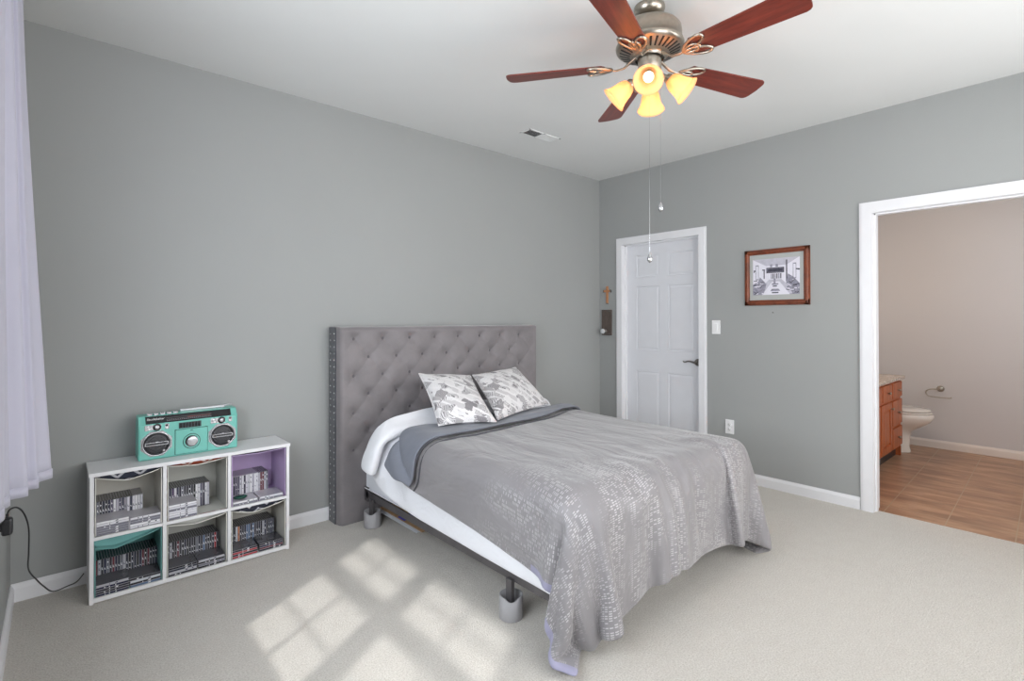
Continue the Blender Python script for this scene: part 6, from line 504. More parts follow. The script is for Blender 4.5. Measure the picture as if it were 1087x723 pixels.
# ================================================================ bed
bed = thing('bed', 'bed with a grey button-tufted velvet headboard on a black steel frame', 'bed', (-1.94, -1.05, 0))
HX0, HX1, HY, HZ = -2.82, -1.055, -.118, 1.27
BX = [(-2.712 + .2085 * k, 1.19) for k in range(8)]
btn = []
for r in range(7):
    z = 1.19 - .1215 * r
    n = 8 if r % 2 == 0 else 7
    for k in range(n): btn.append(((-2.712 if r % 2 == 0 else -2.608) + .2085 * k, z))
NX, NZ = 280, 200
def tuft(x, z):
    e = min(x - HX0, HX1 - x, HZ - z); h = 0
    d = min(math.hypot(x - bx, (z - bz)) for bx, bz in btn)
    h = .042 * (1 - math.exp(-(d / .034) ** 1.0))
    if z > .40 and e > .05:
        a = (x + 2.712) / .2085; b = (z - 1.19) / .243
        p = abs(math.sin(PI * (a + b))) * abs(math.sin(PI * (a - b)))
        h -= .0045 * math.exp(-p * 7.0) * min(1, (z - .40) / .15)
    h += .016
    ed = min(1.0, max(0.0, e) / .03); h = h * math.sqrt(max(0, 1 - (1 - ed) ** 2))
    return h
grid = []
for j in range(NZ + 1):
    z = .0 + (HZ) * j / NZ
    grid.append([(HX0 + (HX1 - HX0) * i / NX, HY - tuft(HX0 + (HX1 - HX0) * i / NX, z) * 1.0, z) for i in range(NX + 1)])
m = MB().mat(M['velvet']); m.rings(grid, False, False, False)
m.box(HX0 + .0, HX1, HY - .0005, -.016, 0, HZ)
hb = m.obj('headboard', bed)
m = MB().mat(M['velvet_dark']); m.box(HX0 - .006, HX0 - .0002, HY - .004, -.018, 0, HZ - .004, .002); m.obj('side_band', hb)
m = MB().mat(M['velvet_dark']); m.box(HX1 + .0002, HX1 + .006, HY - .004, -.018, 0, HZ - .004, .002); m.obj('side_band', hb)
pb = None
for bx, bz in btn:
    if bz < .68 and bx > -2.5: continue
    if pb is None:
        m = MB().mat(M['button']); m.sphere((0, 0, 0), .0125, 8, (1, .6, 1)); pb = m.obj('button', hb); pb.matrix_parent_inverse.identity()
        pb.data.transform(Matrix.Translation(world_of(hb).translation)); b0 = pb; c = pb
    else: c = pb.copy(); COL.objects.link(c); c.parent = hb
    c.location = Vector((bx, HY - .0175, bz)) - world_of(hb).translation
pn = None
for cx in (-.045, -.104):
    for k in range(29):
        z = .035 + k * .0425
        if pn is None:
            m = MB().mat(M['nail']); m.sphere((0, 0, 0), .0070, 6, (.5, 1, 1)); pn = m.obj('nail_head', hb); pn.data.transform(Matrix.Translation(world_of(hb).translation)); c = pn
        else: c = pn.copy(); COL.objects.link(c); c.parent = hb
        c.location = Vector((HX0 - .0068, cx, z)) - world_of(hb).translation
# steel frame
def rail(a, b, up=.040):
    m = MB().mat(M['steel']); a = Vector(a); b = Vector(b); return m
m = MB().mat(M['steel'])
XLr, XRr = -2.648, -1.242
m.box(XLr - .004, XLr, -2.00, -.20, .158, .200); m.box(XLr, XLr + .035, -2.00, -.20, .158, .162)
m.obj('side_rail', bed)
m = MB().mat(M['steel']); m.box(XRr, XRr + .004, -2.00, -.20, .158, .200); m.box(XRr - .035, XRr, -2.00, -.20, .158, .162); m.obj('side_rail', bed)
for yy in (-.30, -1.62, -1.98):
    m = MB().mat(M['steel']); m.box(XLr, XRr, yy - .018, yy + .018, .150, .157); m.obj('cross_rail', bed)
for xx, s in ((XLr, -1), (XRr, 1)):
    m = MB().mat(M['steel'])
    m.box(xx - .020, xx + .020, HY - .025, HY - .019, .125, .235); m.box(xx - .004, xx + .004, -.23, HY - .023, .135, .225)
    m.cyl((xx + s * .006, -.178, .165), (xx - s * .006, -.178, .165), .009, 8); m.obj('headboard_bracket', bed)
    for yy in (-.300, -1.635):
        m = MB().mat(M['steel']); m.box(xx - .022, xx + .004 * s, yy - .018, yy + .018, .05, .17); m.cyl((xx - .008, yy, .0482), (xx - .008, yy, .006), .009, 10)
        m.lathe([(.0, 0), (.020, 0), (.024, .004), (.024, .030), (.018, .036), (.0, .038)], (xx - .008, yy, .005), n=16); m.obj('leg', bed)
# grey pipe cups round the legs
k = 0
for xx, yy, lab in ((-2.656, -.300, 'grey plastic cup around the bed leg by the headboard'), (-2.656, -1.635, 'grey plastic cup around the bed leg nearest the foot of the bed')):
    m = MB().mat(M['pvc']); n = 40; rings = []
    for r, tb in ((.0525, 0), (.0525, 1), (.0460, 1), (.0460, 0)):
        ring = []
        for i in range(n):
            a = 2 * PI * i / n; d = abs((a - R(232) + PI) % (2 * PI) - PI)
            zt = .100 - .014 * max(0, 1 - (d / R(34)) ** 2)
            ring.append((xx + r * math.cos(a), yy + r * math.sin(a), zt if tb else .0015))
        rings.append(ring)
    rings.append(rings[0]); m.rings(rings, False, False)
    tag(m.obj('leg_cup'), lab, 'cup', 'grey cups round the bed legs')
    recenter(bpy.context.scene.collection.objects[-1])
# box spring and mattress
m = MB().mat(M['box_fabric']); m.box(-2.645, -1.245, -2.03, -.170, .2005, .385, .022)
m.mat(M['white_cloth']); m.tube([(-2.650, -2.0, .372), (-2.650, -.18, .372)], .004, 6); m.tube([(-2.650, -2.0, .215), (-2.650, -.18, .215)], .004, 6)
recenter(tag(m.obj('box_spring'), 'white fabric box spring on the steel bed frame, under the mattress', 'box spring'))
m = MB().mat(M['white_cloth']); m.box(-2.625, -1.265, -2.03, -.170, .386, .566, .045)
recenter(tag(m.obj('mattress'), 'white mattress on the box spring beneath the bedding', 'mattress'))
# bedding, draped
def rows(data):
    return [[(r[3 * i] / 1000, r[3 * i + 1] / 1000, r[3 * i + 2] / 1000) for i in range(len(r) // 3)] for r in data]
CA = rows(COMFORTER); CB = rows(DUVET)[3:]
ND = len(CB[0]) - 1; KD = len(CB) - 1; DV = 1.955 / 60
def sheet(name, g, mat, th, sub=1, uvf=None, matf=None, mats=(), off=1.0, bumpy=None):
    N = len(g[0]) - 1; K = len(g) - 1
    me = bpy.data.meshes.new(name); fs = []
    for j in range(K):
        for i in range(N): q = j * (N + 1) + i; fs.append((q, q + N + 1, q + N + 2, q + 1))
    me.from_pydata([p for r in g for p in r], [], fs)
    for mm in (mat,) + tuple(mats): me.materials.append(mm)
    if uvf:
        uv = me.uv_layers.new(name='UVMap')
        for p in me.polygons:
            for li in p.loop_indices:
                vi = me.loops[li].vertex_index; uv.data[li].uv = uvf(vi % (N + 1), vi // (N + 1))
    for p in me.polygons:
        p.use_smooth = True
        if matf: vi = me.loops[p.loop_indices[0]].vertex_index; p.material_index = matf(vi % (N + 1), vi // (N + 1))
    o = bpy.data.objects.new(name, me); COL.objects.link(o)
    if me.polygons[len(me.polygons) // 2].normal.z < 0: me.flip_normals()
    so = o.modifiers.new('thickness', 'SOLIDIFY'); so.thickness = th; so.offset = off; so.use_quality_normals = False
    sb = o.modifiers.new('smooth', 'SUBSURF'); sb.levels = sb.render_levels = sub
    return o
comf = sheet('comforter', CA, M['white_cloth'], .014, 2)
tag(comf, 'white comforter humped over the pillows at the head of the bed', 'comforter')
HW = .27
duv = sheet('duvet', CB, M['duvet'], .016, 1, uvf=lambda i, j: (i / ND * 2.1, j / KD * 2.1), matf=lambda i, j: 1 if (i == 0 and j > KD * .60) else 0, mats=(M['lavender'],), off=1.0)
tag(duv, 'grey satin duvet with woven dashes spread over the bed, its corners touching the carpet', 'duvet')
def csamp(u, v):
    i = min(ND - .001, max(0, u)); j = min(KD - .001, max(0, v)); a = int(i); b = int(j); fi = i - a; fj = j - b
    P = lambda x, y: Vector(CB[y][x])
    return (P(a, b) * (1 - fi) + P(a + 1, b) * fi) * (1 - fj) + (P(a, b + 1) * (1 - fi) + P(a + 1, b + 1) * fi) * fj
def cnorm(u, v):
    a = csamp(u + .7, v) - csamp(u - .7, v); b = csamp(u, v + .7) - csamp(u, v - .7); n = a.cross(b).normalized()
    n = n if n.z > 0 or abs(n.z) < .3 and n.x < 0 else -n
    return n
fold = []; hem = []; hem2 = []
NF = ND; KF = 16
HEM = [(-2.75, -.90), (-2.68, -.92), (-2.45, -.965), (-2.3, -.985), (-2.07, -.96), (-1.8, -.92), (-1.45, -.83), (-1.2, -.78), (-1.0, -.76)]
def hem_y(x):
    if x <= HEM[0][0]: return HEM[0][1]
    for (a, b), (c, d) in zip(HEM, HEM[1:]):
        if x <= c: return b + (d - b) * (x - a) / (c - a)
    return HEM[-1][1]
for i in range(NF + 1):
    v = 0.0
    while v < KD * .3 and csamp(i, v).y > hem_y(csamp(i, v).x): v += .1
    ws = v; wv = v; col = []
    for j in range(KF + 1):
        v = wv * j / KF; col.append(csamp(i, v) + cnorm(i, v + .5) * (.017, .030, .034, .035)[min(j, 3)])
    fold.append(col); hem.append(csamp(i, wv) + cnorm(i, wv) * .037); hem2.append(csamp(i, wv + .026 / DV) + cnorm(i, wv + .7) * .020)
fg = [[tuple(fold[i][j]) for i in range(NF + 1)] for j in range(KF + 1)]
fs_ = sheet('folded_edge', fg, M['slate_cloth'], .010, 1)
fs_.parent = duv; fs_['label'] = 'slate blue reverse of the duvet folded back at the head end'
def smooth_line(P, n=3):
    for _ in range(n): P = [P[0]] + [(P[k - 1] + P[k] * 2 + P[k + 1]) / 4 for k in range(1, len(P) - 1)] + [P[-1]]
    return P
for P in (hem, hem2):
    m = MB().mat(M['piping']); m.tube(smooth_line(P), .0048, 6); m.obj('piping', duv)
# cushions from four corners
def pillow(name, bl, br, tr, tl, thick, mat, label, cat, group=None, N=26, wr=.004, seed=0):
    bl, br, tr, tl = map(Vector, (bl, br, tr, tl)); rnd = random.Random(seed); g = {1: [], -1: []}
    nrm = (br - bl).cross(tl - bl).normalized()
    if nrm.y > 0: nrm = -nrm
    ph = [rnd.uniform(0, 6) for _ in range(6)]
    for s in (1, -1):
        for j in range(N + 1):
            row = []
            for i in range(N + 1):
                a, b = i / N * 2 - 1, j / N * 2 - 1
                pa = a * (1 - .07 * (1 - b * b) * abs(a) ** 2); pb_ = b * (1 - .07 * (1 - a * a) * abs(b) ** 2)
                u, v = (pa + 1) / 2, (pb_ + 1) / 2
                p = (bl * (1 - u) + br * u) * (1 - v) + (tl * (1 - u) + tr * u) * v
                k = (max(0, 1 - abs(a) ** 2.4) * max(0, 1 - abs(b) ** 2.4)) ** .55
                h = thick * k + wr * math.sin(a * 5 + ph[0]) * math.sin(b * 4 + ph[1] + a * 2) * k ** .5
                row.append(p + nrm * s * h)
            g[s].append(row)
    m = MB().mat(mat); m.rings(g[1], False, False, False); m.rings([r[::-1] for r in g[-1]], False, False, False)
    bm = bmesh.new(); me = m.mesh('t'); bm.from_mesh(me); bmesh.ops.remove_doubles(bm, verts=bm.verts, dist=.0005); bmesh.ops.recalc_face_normals(bm, faces=bm.faces); bm.to_mesh(me); bm.free()
    o = bpy.data.objects.new(name, me); COL.objects.link(o); tag(o, label, cat, group); recenter(o)
    e = MB().mat(mat); edge = [g[1][0][i] for i in range(N)] + [g[1][j][N] for j in range(N)] + [g[1][N][N - i] for i in range(N)] + [g[1][N - j][0] for j in range(N)]
    e.tube(edge, .0045, 6, True); e.obj('edge_piping', o)
    return o
pillow('throw_pillow', (-2.475, -.785, .690), (-2.150, -.925, .690), (-1.985, -.44, .922), (-2.37, -.39, .958), .072, M['pillow_print'], 'grey and white patterned pillow leaning on the white hump, left of the two', 'pillow', 'patterned pillows', seed=1)
pillow('throw_pillow', (-2.105, -.885, .690), (-1.45, -.685, .695), (-1.49, -.365, .943), (-1.94, -.41, .918), .072, M['pillow_print'], 'grey and white patterned pillow lying askew, right of the two', 'pillow', 'patterned pillows', seed=2)
# cardboard under the bed
m = MB().mat(simple('tan_cardboard', (196, 160, 122), .8, var=.15)); o_ = Vector((-2.548, -.185, .057)); u_ = Vector((.066, -.425, -.050)); v_ = Vector((.22, .03, .0))
m.hexa([o_, o_ + u_, o_ + u_ + v_, o_ + v_], [p + Vector((0, 0, .003)) for p in (o_, o_ + u_, o_ + u_ + v_, o_ + v_)])
cb = tag(m.obj('cardboard_sheet'), 'tan cardboard sheet with a blue violet print lying under the bed', 'cardboard'); recenter(cb)
m = MB().mat(simple('violet_print', (92, 88, 190), .5, var=.3, vs=30)); a = o_ + u_ * .42; q = [a + v_ * .03, a + u_ * .16 + v_ * .03, a + u_ * .16 + v_ * .6, a + v_ * .6]
m.hexa([p + Vector((0, 0, .0032)) for p in q], [p + Vector((0, 0, .004)) for p in q]); m.obj('printed_picture', cb)
m = MB().mat(simple('white_paper', (225, 228, 235), .7)); q = [o_ + v_ * -.12, o_ + u_ * .95 + v_ * -.12, o_ + u_ * .95 + v_ * .05, o_ + v_ * .05]
m.hexa([p + Vector((0, 0, -.004)) for p in q], [p + Vector((0, 0, -.002)) for p in q]); m.obj('paper_edge', cb)

# ================================================================ ceiling fan
FX, FY = -2.150, -2.02
fan = thing('ceiling_fan', 'brushed nickel ceiling fan with five cherry wood blades and four lit bell lamps', 'ceiling fan', (FX, FY, H))
m = MB().mat(M['nickel'])
m.lathe([(.0, 0), (.068, 0), (.070, -.010), (.062, -.028), (.046, -.040), (.030, -.044)], (FX, FY, H), n=32)
m.obj('canopy', fan)
m = MB().mat(M['nickel']); m.cyl((FX, FY, 2.70), (FX, FY, 2.650), .014, 14); m.lathe([(.014, 0), (.026, -.004), (.028, -.010), (.022, -.014)], (FX, FY, 2.668), n=20); m.obj('downrod', fan)
m = MB().mat(M['nickel'])
m.lathe([(.02, 2.655), (.100, 2.653), (.128, 2.645), (.139, 2.630), (.142, 2.610), (.142, 2.572), (.149, 2.568), (.152, 2.560), (.149, 2.548), (.140, 2.540), (.076, 2.516), (.066, 2.514), (.064, 2.500)], (FX, FY, 0), n=48)
hs = m.obj('motor_housing', fan)
m = MB().mat(M['black'])
for i in range(30):
    a = 2 * PI * i / 30; c, s = math.cos(a), math.sin(a); P = lambda r, w_, z: (FX + c * r - s * w_, FY + s * r + c * w_, z)
    m.hexa([P(.088, -.0035, 2.5188), P(.088, .0035, 2.5188), P(.134, .0055, 2.5372), P(.134, -.0055, 2.5372)][::1], [P(.088, -.0035, 2.5215), P(.088, .0035, 2.5215), P(.134, .0055, 2.540), P(.134, -.0055, 2.540)])
m.obj('vent_slots', hs)
BA = [126 + 72 * k for k in range(5)]
ZB = 2.478
def leaf(a0, a1, w_, n=16):  # closed loop from a0 to a1 (points in 2D)
    a0, a1 = Vector(a0), Vector(a1); d = a1 - a0; q = Vector((-d.y, d.x)).normalized(); out = []
    for i in range(n):
        t = 2 * PI * i / n; out.append(a0 + d * (.5 - .5 * math.cos(t)) + q * w_ * math.sin(t) * (.6 + .4 * (.5 - .5 * math.cos(t))))
    return out
for k, deg in enumerate(BA):
    rot = Matrix.Translation((FX, FY, ZB)) @ Matrix.Rotation(R(deg), 4, 'Z')
    til = rot @ Matrix.Rotation(R(-12), 4, 'X')
    m = MB().mat(M['blade']); pts = []
    r0, r1 = .205, .662
    for i in range(9): t = i / 8; pts.append((r0 + .018 * (1 - math.sin(PI * t)) * 0 + .012 * (1 - abs(2 * t - 1)) * -1 + .0, -.052 + .104 * t))
    hw = .070; rr = .028
    pts = [(r0 - .006, -.030), (r0 - .006, .030), (r0 + .012, .052)]
    pts += [(r0 + (r1 - rr - r0) * t, .052 + (hw - .052) * t) for t in (.3, .6, 1.0)]
    pts += [(r1 - rr + rr * math.sin(a), hw - rr + rr * math.cos(a)) for a in (R(30), R(60), R(90))]
    pts += [(r1 + .004, 0)]
    pts += [(r1 - rr + rr * math.cos(a), -hw + rr - rr * math.sin(a)) for a in (0, R(30), R(60))]
    pts += [(r0 + (r1 - rr - r0) * t, -(.052 + (hw - .052) * t)) for t in (1.0, .6, .3)] + [(r0 + .012, -.052)]
    m.prism([p for p in pts], (0, 0, -.003), (1, 0, 0), (0, 1, 0), (0, 0, 1), .006)
    b_ = m.obj('blade', None); b_.data.transform(Matrix.Identity(4))
    b_.parent = fan; b_.matrix_parent_inverse.identity()
    lm = world_of(fan).inverted() @ til; b_.location, b_.rotation_euler = lm.to_translation(), lm.to_euler()
    m = MB().mat(M['nickel'])
    z_ = -.0075
    m.tube([(.064, 0, .034), (.085, 0, .018), (.115, 0, -.006), (.150, 0, -.012), (.180, 0, z_)], [.009, .008, .0075, .0065, .005], 8, flat=.7)
    for lo in (leaf((.168, .002), (.278, .050), .027), leaf((.168, -.002), (.278, -.050), .027), leaf((.170, .0), (.240, 0.0), .026)):
        m.tube([(p.x, p.y, z_) for p in lo], .0062, 6, True)
    for sx, sy in ((.222, .022), (.222, -.022), (.244, 0)): m.cyl((sx, sy, z_ - .003), (sx, sy, .004), .006, 8)
    m.xf(til); m.obj('blade_iron', fan)
m = MB().mat(M['nickel'])
m.lathe([(.052, 2.506), (.052, 2.450), (.048, 2.444), (.050, 2.438), (.058, 2.430), (.060, 2.414), (.052, 2.398), (.030, 2.386), (.012, 2.380), (.010, 2.370), (.0, 2.366)], (FX, FY, 0), n=32, cap0=True)
m.obj('light_fitter', fan)
a = NT('frosted_amber_glass'); c_ = lin(255, 224, 190)
df = a.n('ShaderNodeBsdfDiffuse', {'Color': c_}); tl = a.n('ShaderNodeBsdfTranslucent', {'Color': c_}); tp = a.n('ShaderNodeBsdfTransparent', {'Color': lin(255, 225, 185)})
m1 = a.n('ShaderNodeMixShader', {0: .65, 1: df.outputs[0], 2: tl.outputs[0]}); m2 = a.n('ShaderNodeMixShader', {0: .36, 1: m1.outputs[0], 2: tp.outputs[0]}); a.t.links.new(m2.outputs[0], a.out.inputs[0]); M['shade'] = a.m
a = NT('lit_bulb'); em = a.n('ShaderNodeEmission', {'Color': (1.0, .70, .42, 1), 'Strength': 4.0}); a.t.links.new(em.outputs[0], a.out.inputs[0]); M['bulb'] = a.m
camdir = math.degrees(math.atan2(-3.3517 - FY, -4.1696 - FX))
for k in range(4):
    deg = camdir - 2 + 90 * k
    rot = Matrix.Translation((FX, FY, 2.414)) @ Matrix.Rotation(R(deg), 4, 'Z')
    m = MB().mat(M['nickel']); m.tube([(.045, 0, 0), (.062, 0, .004), (.074, 0, -.002), (.082, 0, -.012)], .009, 10)
    ax = Vector((math.sin(R(50)), 0, -math.cos(R(50)))); o0 = Vector((.076, 0, -.006))
    m.lathe([(.0, -.004), (.018, -.002), (.022, .004), (.024, .022)], o0, ax, 18)
    m.xf(rot); arm = m.obj('lamp_holder', fan)
    m = MB().mat(M['shade']); o1 = o0 + ax * .014
    pr = [(.019, 0), (.027, .004), (.034, .014), (.041, .032), (.044, .052), (.048, .070), (.055, .087), (.064, .100)]
    m.lathe(pr + [(r - .0025, z) for r, z in reversed(pr)] , o1, ax, 32); m.xf(rot); sh = m.obj('lamp_shade', fan)
    m = MB().mat(M['bulb']); o2 = o1 + ax * .026
    m.lathe([(.009, -.016), (.011, -.004), (.018, .010), (.023, .026), (.021, .042), (.012, .052), (.0, .055)], o2, ax, 16); m.xf(rot); m.obj('bulb', fan)
    lp = lamp('POINT', 'fan_bulb_light', .55, (1.0, .50, .27), rot @ (o1 + ax * .112)); lp.data.shadow_soft_size = .02
    lp = lamp('POINT', 'fan_bulb_glow', .040, (1.0, .48, .28), rot @ (o1 + ax * .060)); lp.data.shadow_soft_size = .028
for (px_, py_, z1, nm) in ((FX - .012, FY - .006, 1.600, 'a'), (FX + .056, FY - .020, 1.838, 'b')):
    m = MB().mat(M['chrome']); m.cyl((px_, py_, 2.392), (px_, py_, z1), .0007, 6); ch = m.obj('pull_chain', fan)
    m = MB().mat(M['chrome']); m.lathe([(.0, .022), (.003, .014), (.008, .004), (.012, -.008), (.011, -.018), (.005, -.026), (.0, -.028)], (px_, py_, z1), n=16); m.obj('pendant', ch)

# ================================================================ things on the walls
def one(m, name, label, cat, group=None):
    o = tag(m.obj(name), label, cat, group); recenter(o); return o
t = thing('picture_frame', 'walnut framed black and white photograph of a long room, hung right of the closed door', 'picture', (-.002, -1.731, 1.424))
y0, y1, z0, z1 = -1.491, -1.972, 1.424, 1.865
m = MB().mat(M['frame_wood']); fwid = .044
for (ya, yb, za, zb) in ((y0, y0 - fwid, z0, z1), (y1 + fwid, y1, z0, z1), (y0, y1, z0, z0 + fwid), (y0, y1, z1 - fwid, z1)):
    if abs(ya - yb) < .1: v0, v1, uu0, uu1 = za, zb, ya, yb
    m.frus((-.001, 0, 0), (0, 1, 0), (0, 0, 1), (-1, 0, 0), yb, ya, za, zb, 0, .016, .004)
    m.frus((-.001, 0, 0), (0, 1, 0), (0, 0, 1), (-1, 0, 0), yb + .010, ya - .010, za + .010, zb - .010, .016, .023, .006)
m.obj('frame', t)
m = MB().mat(simple('grey_mat_board', (172, 174, 172), .8, var=.03)); m.box(-.012, -.008, y1 + fwid - .002, y0 - fwid + .002, z0 + fwid - .002, z1 - fwid + .002); m.obj('mat_board', t)
py0, py1, pz0, pz1 = y0 - .068, y1 + .068, z0 + .082, z1 - .078
PR = {'w': simple('print_white', (222, 220, 230), .5, var=.03, vs=30), 'd': simple('print_dark', (58, 56, 70), .5, var=.3, vs=60), 'm': simple('print_mid', (140, 138, 152), .5, var=.3, vs=60), 'l': simple('print_light', (188, 186, 198), .5, var=.1, vs=40)}
pw, ph = py0 - py1, pz1 - pz0
m = MB().mat(PR['w']); m.box(-.0135, -.0122, py1, py0, pz0, pz1)
lay = [0]
def pp(c, poly):
    lay[0] += 1; m.mat(PR[c]); m.prism([(u * pw, v_ * ph) for u, v_ in poly], (-.0136 - .00003 * lay[0], py0, pz0), (0, -1, 0), (0, 0, 1), (-1, 0, 0), .0002)
rc = lambda a, b, c, d: [(a, b), (c, b), (c, d), (a, d)]
pp('l', [(0, 1), (1, 1), (.72, .80), (.30, .80)]); pp('l', [(0, 0), (1, 0), (.62, .42), (.36, .42)]); pp('m', rc(0, 0, 1, .02)); pp('w', [(.2, 0), (.8, 0), (.58, .36), (.42, .36)])
pp('d', rc(.30, .60, .68, .75)); pp('m', rc(.32, .62, .66, .73)); pp('d', rc(.33, .63, .65, .72))
for u in (.38, .50): pp('m', rc(u, .76, u + .05, .84))
for a_, b_ in ((.06, .13), (.86, .93)): pp('m', rc(a_, .42, b_, .84)); pp('w', rc(a_ + .012, .45, b_ - .012, .81))
pp('d', rc(.72, .35, .745, .94)); pp('d', rc(.24, .45, .262, .70)); pp('d', rc(.21, .68, .27, .71)); pp('d', [(.02, .62), (.05, .66), (.06, .70), (.02, .70)]); pp('d', [(.92, .66), (1, .64), (1, .68), (.93, .69)])
pp('m', [(0, .02), (.24, .02), (.30, .30), (.16, .50), (.12, .38), (0, .30)]); pp('m', [(1, .02), (.86, .02), (.72, .30), (.76, .56), (.88, .46), (1, .28)])
rg = random.Random(3)
for s in (0, 1):
    for i in range(15):
        u = rg.uniform(0, .25); v_ = rg.uniform(.02, .40) * (1 - u * .6); uu = u if s == 0 else 1 - u; a_ = rg.uniform(-1, 1); L = rg.uniform(.03, .09)
        q = [(uu - L * .5, v_ - a_ * L * .4), (uu + L * .5, v_ + a_ * L * .4), (uu + L * .5, v_ + a_ * L * .4 + .022), (uu - L * .5, v_ - a_ * L * .4 + .022)]
        q = [(min(.99, max(.01, x)), min(.98, max(.01, y))) for x, y in q]; pp(rg.choice('ddw'), q)
for i in range(6): u = .40 + .04 * i; pp('d' if i % 2 else 'm', rc(u, .44, u + .022, .58))
pp('m', rc(.42, .27, .56, .31)); pp('d', rc(.44, .22, .53, .25)); pp('m', [(.38, .10), (.60, .10), (.56, .16), (.42, .16)]); pp('d', rc(.42, .04, .56, .07)); pp('m', rc(.46, .30, .50, .44))
m.obj('photograph', t)
m = MB().mat(M['cross_wood']); cy_ = -.1035
m.box(-.013, -.001, cy_ - .012, cy_ + .012, 1.475, 1.650, .003); m.box(-.0135, -.001, cy_ - .044, cy_ + .044, 1.590, 1.612, .003)
m.mat(M['bronze'])
for s in (-1, 1): m.box(-.0145, -.0008, cy_ + s * .044 - .006, cy_ + s * .044 + .006, 1.588, 1.614, .002)
m.box(-.0145, -.0008, cy_ - .010, cy_ + .010, 1.470, 1.482, .002)
one(m, 'cross', 'small pale wooden cross on the wall in the corner by the door', 'cross')
t = thing('door_plate', 'dark brown wall plate with a round glass knob under the cross', 'plate', (-.002, -.099, 1.156))
m = MB().mat(M['plate_wood']); m.box(-.016, -.001, -.161, -.038, 1.156, 1.412, .004)
m.obj('plate', t)
m = MB().mat(M['bronze']); m.box(-.019, -.0155, -.150, -.050, 1.392, 1.400, .001); m.box(-.019, -.0155, -.150, -.050, 1.168, 1.176, .001); m.obj('edging', t)
m = MB().mat(M['bronze']); m.lathe([(.0, 0), (.024, 0), (.024, .006), (.010, .008), (.010, .026)], (-.016, -.082, 1.196), (-1, 0, 0), 18); kb = m.obj('knob_base', t)
m = MB().mat(simple('pale_glass_knob', (214, 216, 218), .12)); m.lathe([(.0, .018), (.012, .018), (.022, .026), (.026, .036), (.022, .046), (.012, .050), (.0, .050)], (-.016, -.082, 1.196), (-1, 0, 0), 12, smooth=False); m.obj('knob', t)
def wall_plate(name, y, z, label, cat, kind, org=(0, 0, 0)):
    t = thing(name, label, cat, (-.001, y, z - .058))
    m = MB().mat(M['plastic_white']); m.box(-.007, -.0005, y - .036, y + .036, z - .058, z + .058, .002); m.obj('cover', t)
    if kind == 's':
        m = MB().mat(M['plastic_white']); m.frus((-.0068, y, z), (0, -1, 0), (0, 0, 1), (-1, 0, 0), -.017, .017, -.033, .033, 0, .003, .002); m.obj('rocker', t)
    else:
        for s in (-1, 1):
            m = MB().mat(M['plastic_white']); m.lathe([(.0, .0025), (.0155, .0025), (.0165, .0)], (-.0068, y, z + s * .020), (-1, 0, 0), 20)
            m.mat(M['black'])
            for q in (-.0062, .0062): m.box(-.0098, -.0092, y + q - .001, y + q + .001, z + s * .020 - .002, z + s * .020 + .007)
            m.cyl((-.0092, y, z + s * .020 - .007), (-.0098, y, z + s * .020 - .007), .0023, 8); m.obj('socket', t)
    return t
wall_plate('light_switch', -1.246, 1.249, 'white rocker light switch on the grey wall right of the closed door', 'light switch', 's')
wall_plate('power_outlet', -1.360, .428, 'white double power outlet low on the wall right of the closed door', 'outlet', 'o')
m = MB().mat(M['bronze']); m.cyl((.0, -1.708, 1.366), (-.010, -1.708, 1.368), .0028, 8); m.lathe([(.0, 0), (.0055, 0), (.0045, .002), (.0, .003)], (-.010, -1.708, 1.368), (-1, 0, 0), 10)
one(m, 'wall_nail', 'tiny dark nail in the wall just below the framed photograph', 'nail')

# ================================================================ curtain, adapter and cord by the left wall
t = thing('curtain', 'pale lilac grey curtain panel hanging at the left edge', 'curtain', (-4.25, -.95, .70))
plan = [(-4.300, -.700, 18), (-4.240, -.640, 22), (-4.181, -.646, 22), (-4.221, -.688, 17), (-4.226, -.740, 16), (-4.219, -.778, 16), (-4.246, -.781, 10), (-4.256, -.830, 9), (-4.246, -.872, 9), (-4.305, -.890, -1), (-4.285, -.960, -1), (-4.315, -1.030, -2), (-4.290, -1.110, -2), (-4.315, -1.190, -2), (-4.292, -1.270, -2)]
topx = {22: -4.275, 17: -4.284, 18: -4.316, 16: -4.282, 10: -4.295, 9: -4.293, -1: -4.313, -2: None}
def spl(P, n=5):
    out = []
    for i in range(len(P) - 1):
        p0, p1, p2, p3 = P[max(0, i - 1)], P[i], P[i + 1], P[min(len(P) - 1, i + 2)]
        for k in range(n):
            t_ = k / n; out.append(tuple(.5 * ((2 * b) + (-a_ + c) * t_ + (2 * a_ - 5 * b + 4 * c - d) * t_ ** 2 + (-a_ + 3 * b - 3 * c + d) * t_ ** 3) * 1.0 for a_, b, c, d in zip(p0, p1, p2, p3)))
    return out + [tuple(P[-1])]
bot = spl([(x, y) for x, y, _ in plan]); top_ = spl([((topx[k] if topx[k] else x * .5 - 4.30 * .5), y) for x, y, k in plan])
rs = []
for j in range(25):
    s = j / 24; e = s ** 1.15; rs.append([(a_[0] * (1 - e) + b[0] * e, a_[1] * (1 - e) + b[1] * e, 2.594 + (.70 - 2.594) * s) for a_, b in zip(top_, bot)])
m = MB().mat(M['curtain']); m.rings(rs, False, False, False); cu = m.obj('fabric', t); so = cu.modifiers.new('thickness', 'SOLIDIFY'); so.thickness = .003; so.offset = 0
m = MB().mat(M['curtain']); m.rings([[(p[0], p[1], z) for p in bot] for z in (.735, .699)], False, False, False); hm = m.obj('hem', t); so = hm.modifiers.new('thickness', 'SOLIDIFY'); so.thickness = .0055; so.offset = 0
m = MB().mat(M['bronze']); m.cyl((-4.262, -.62, 2.605), (-4.262, -3.1, 2.605), .012, 12); m.sphere((-4.262, -.62, 2.605), .020)
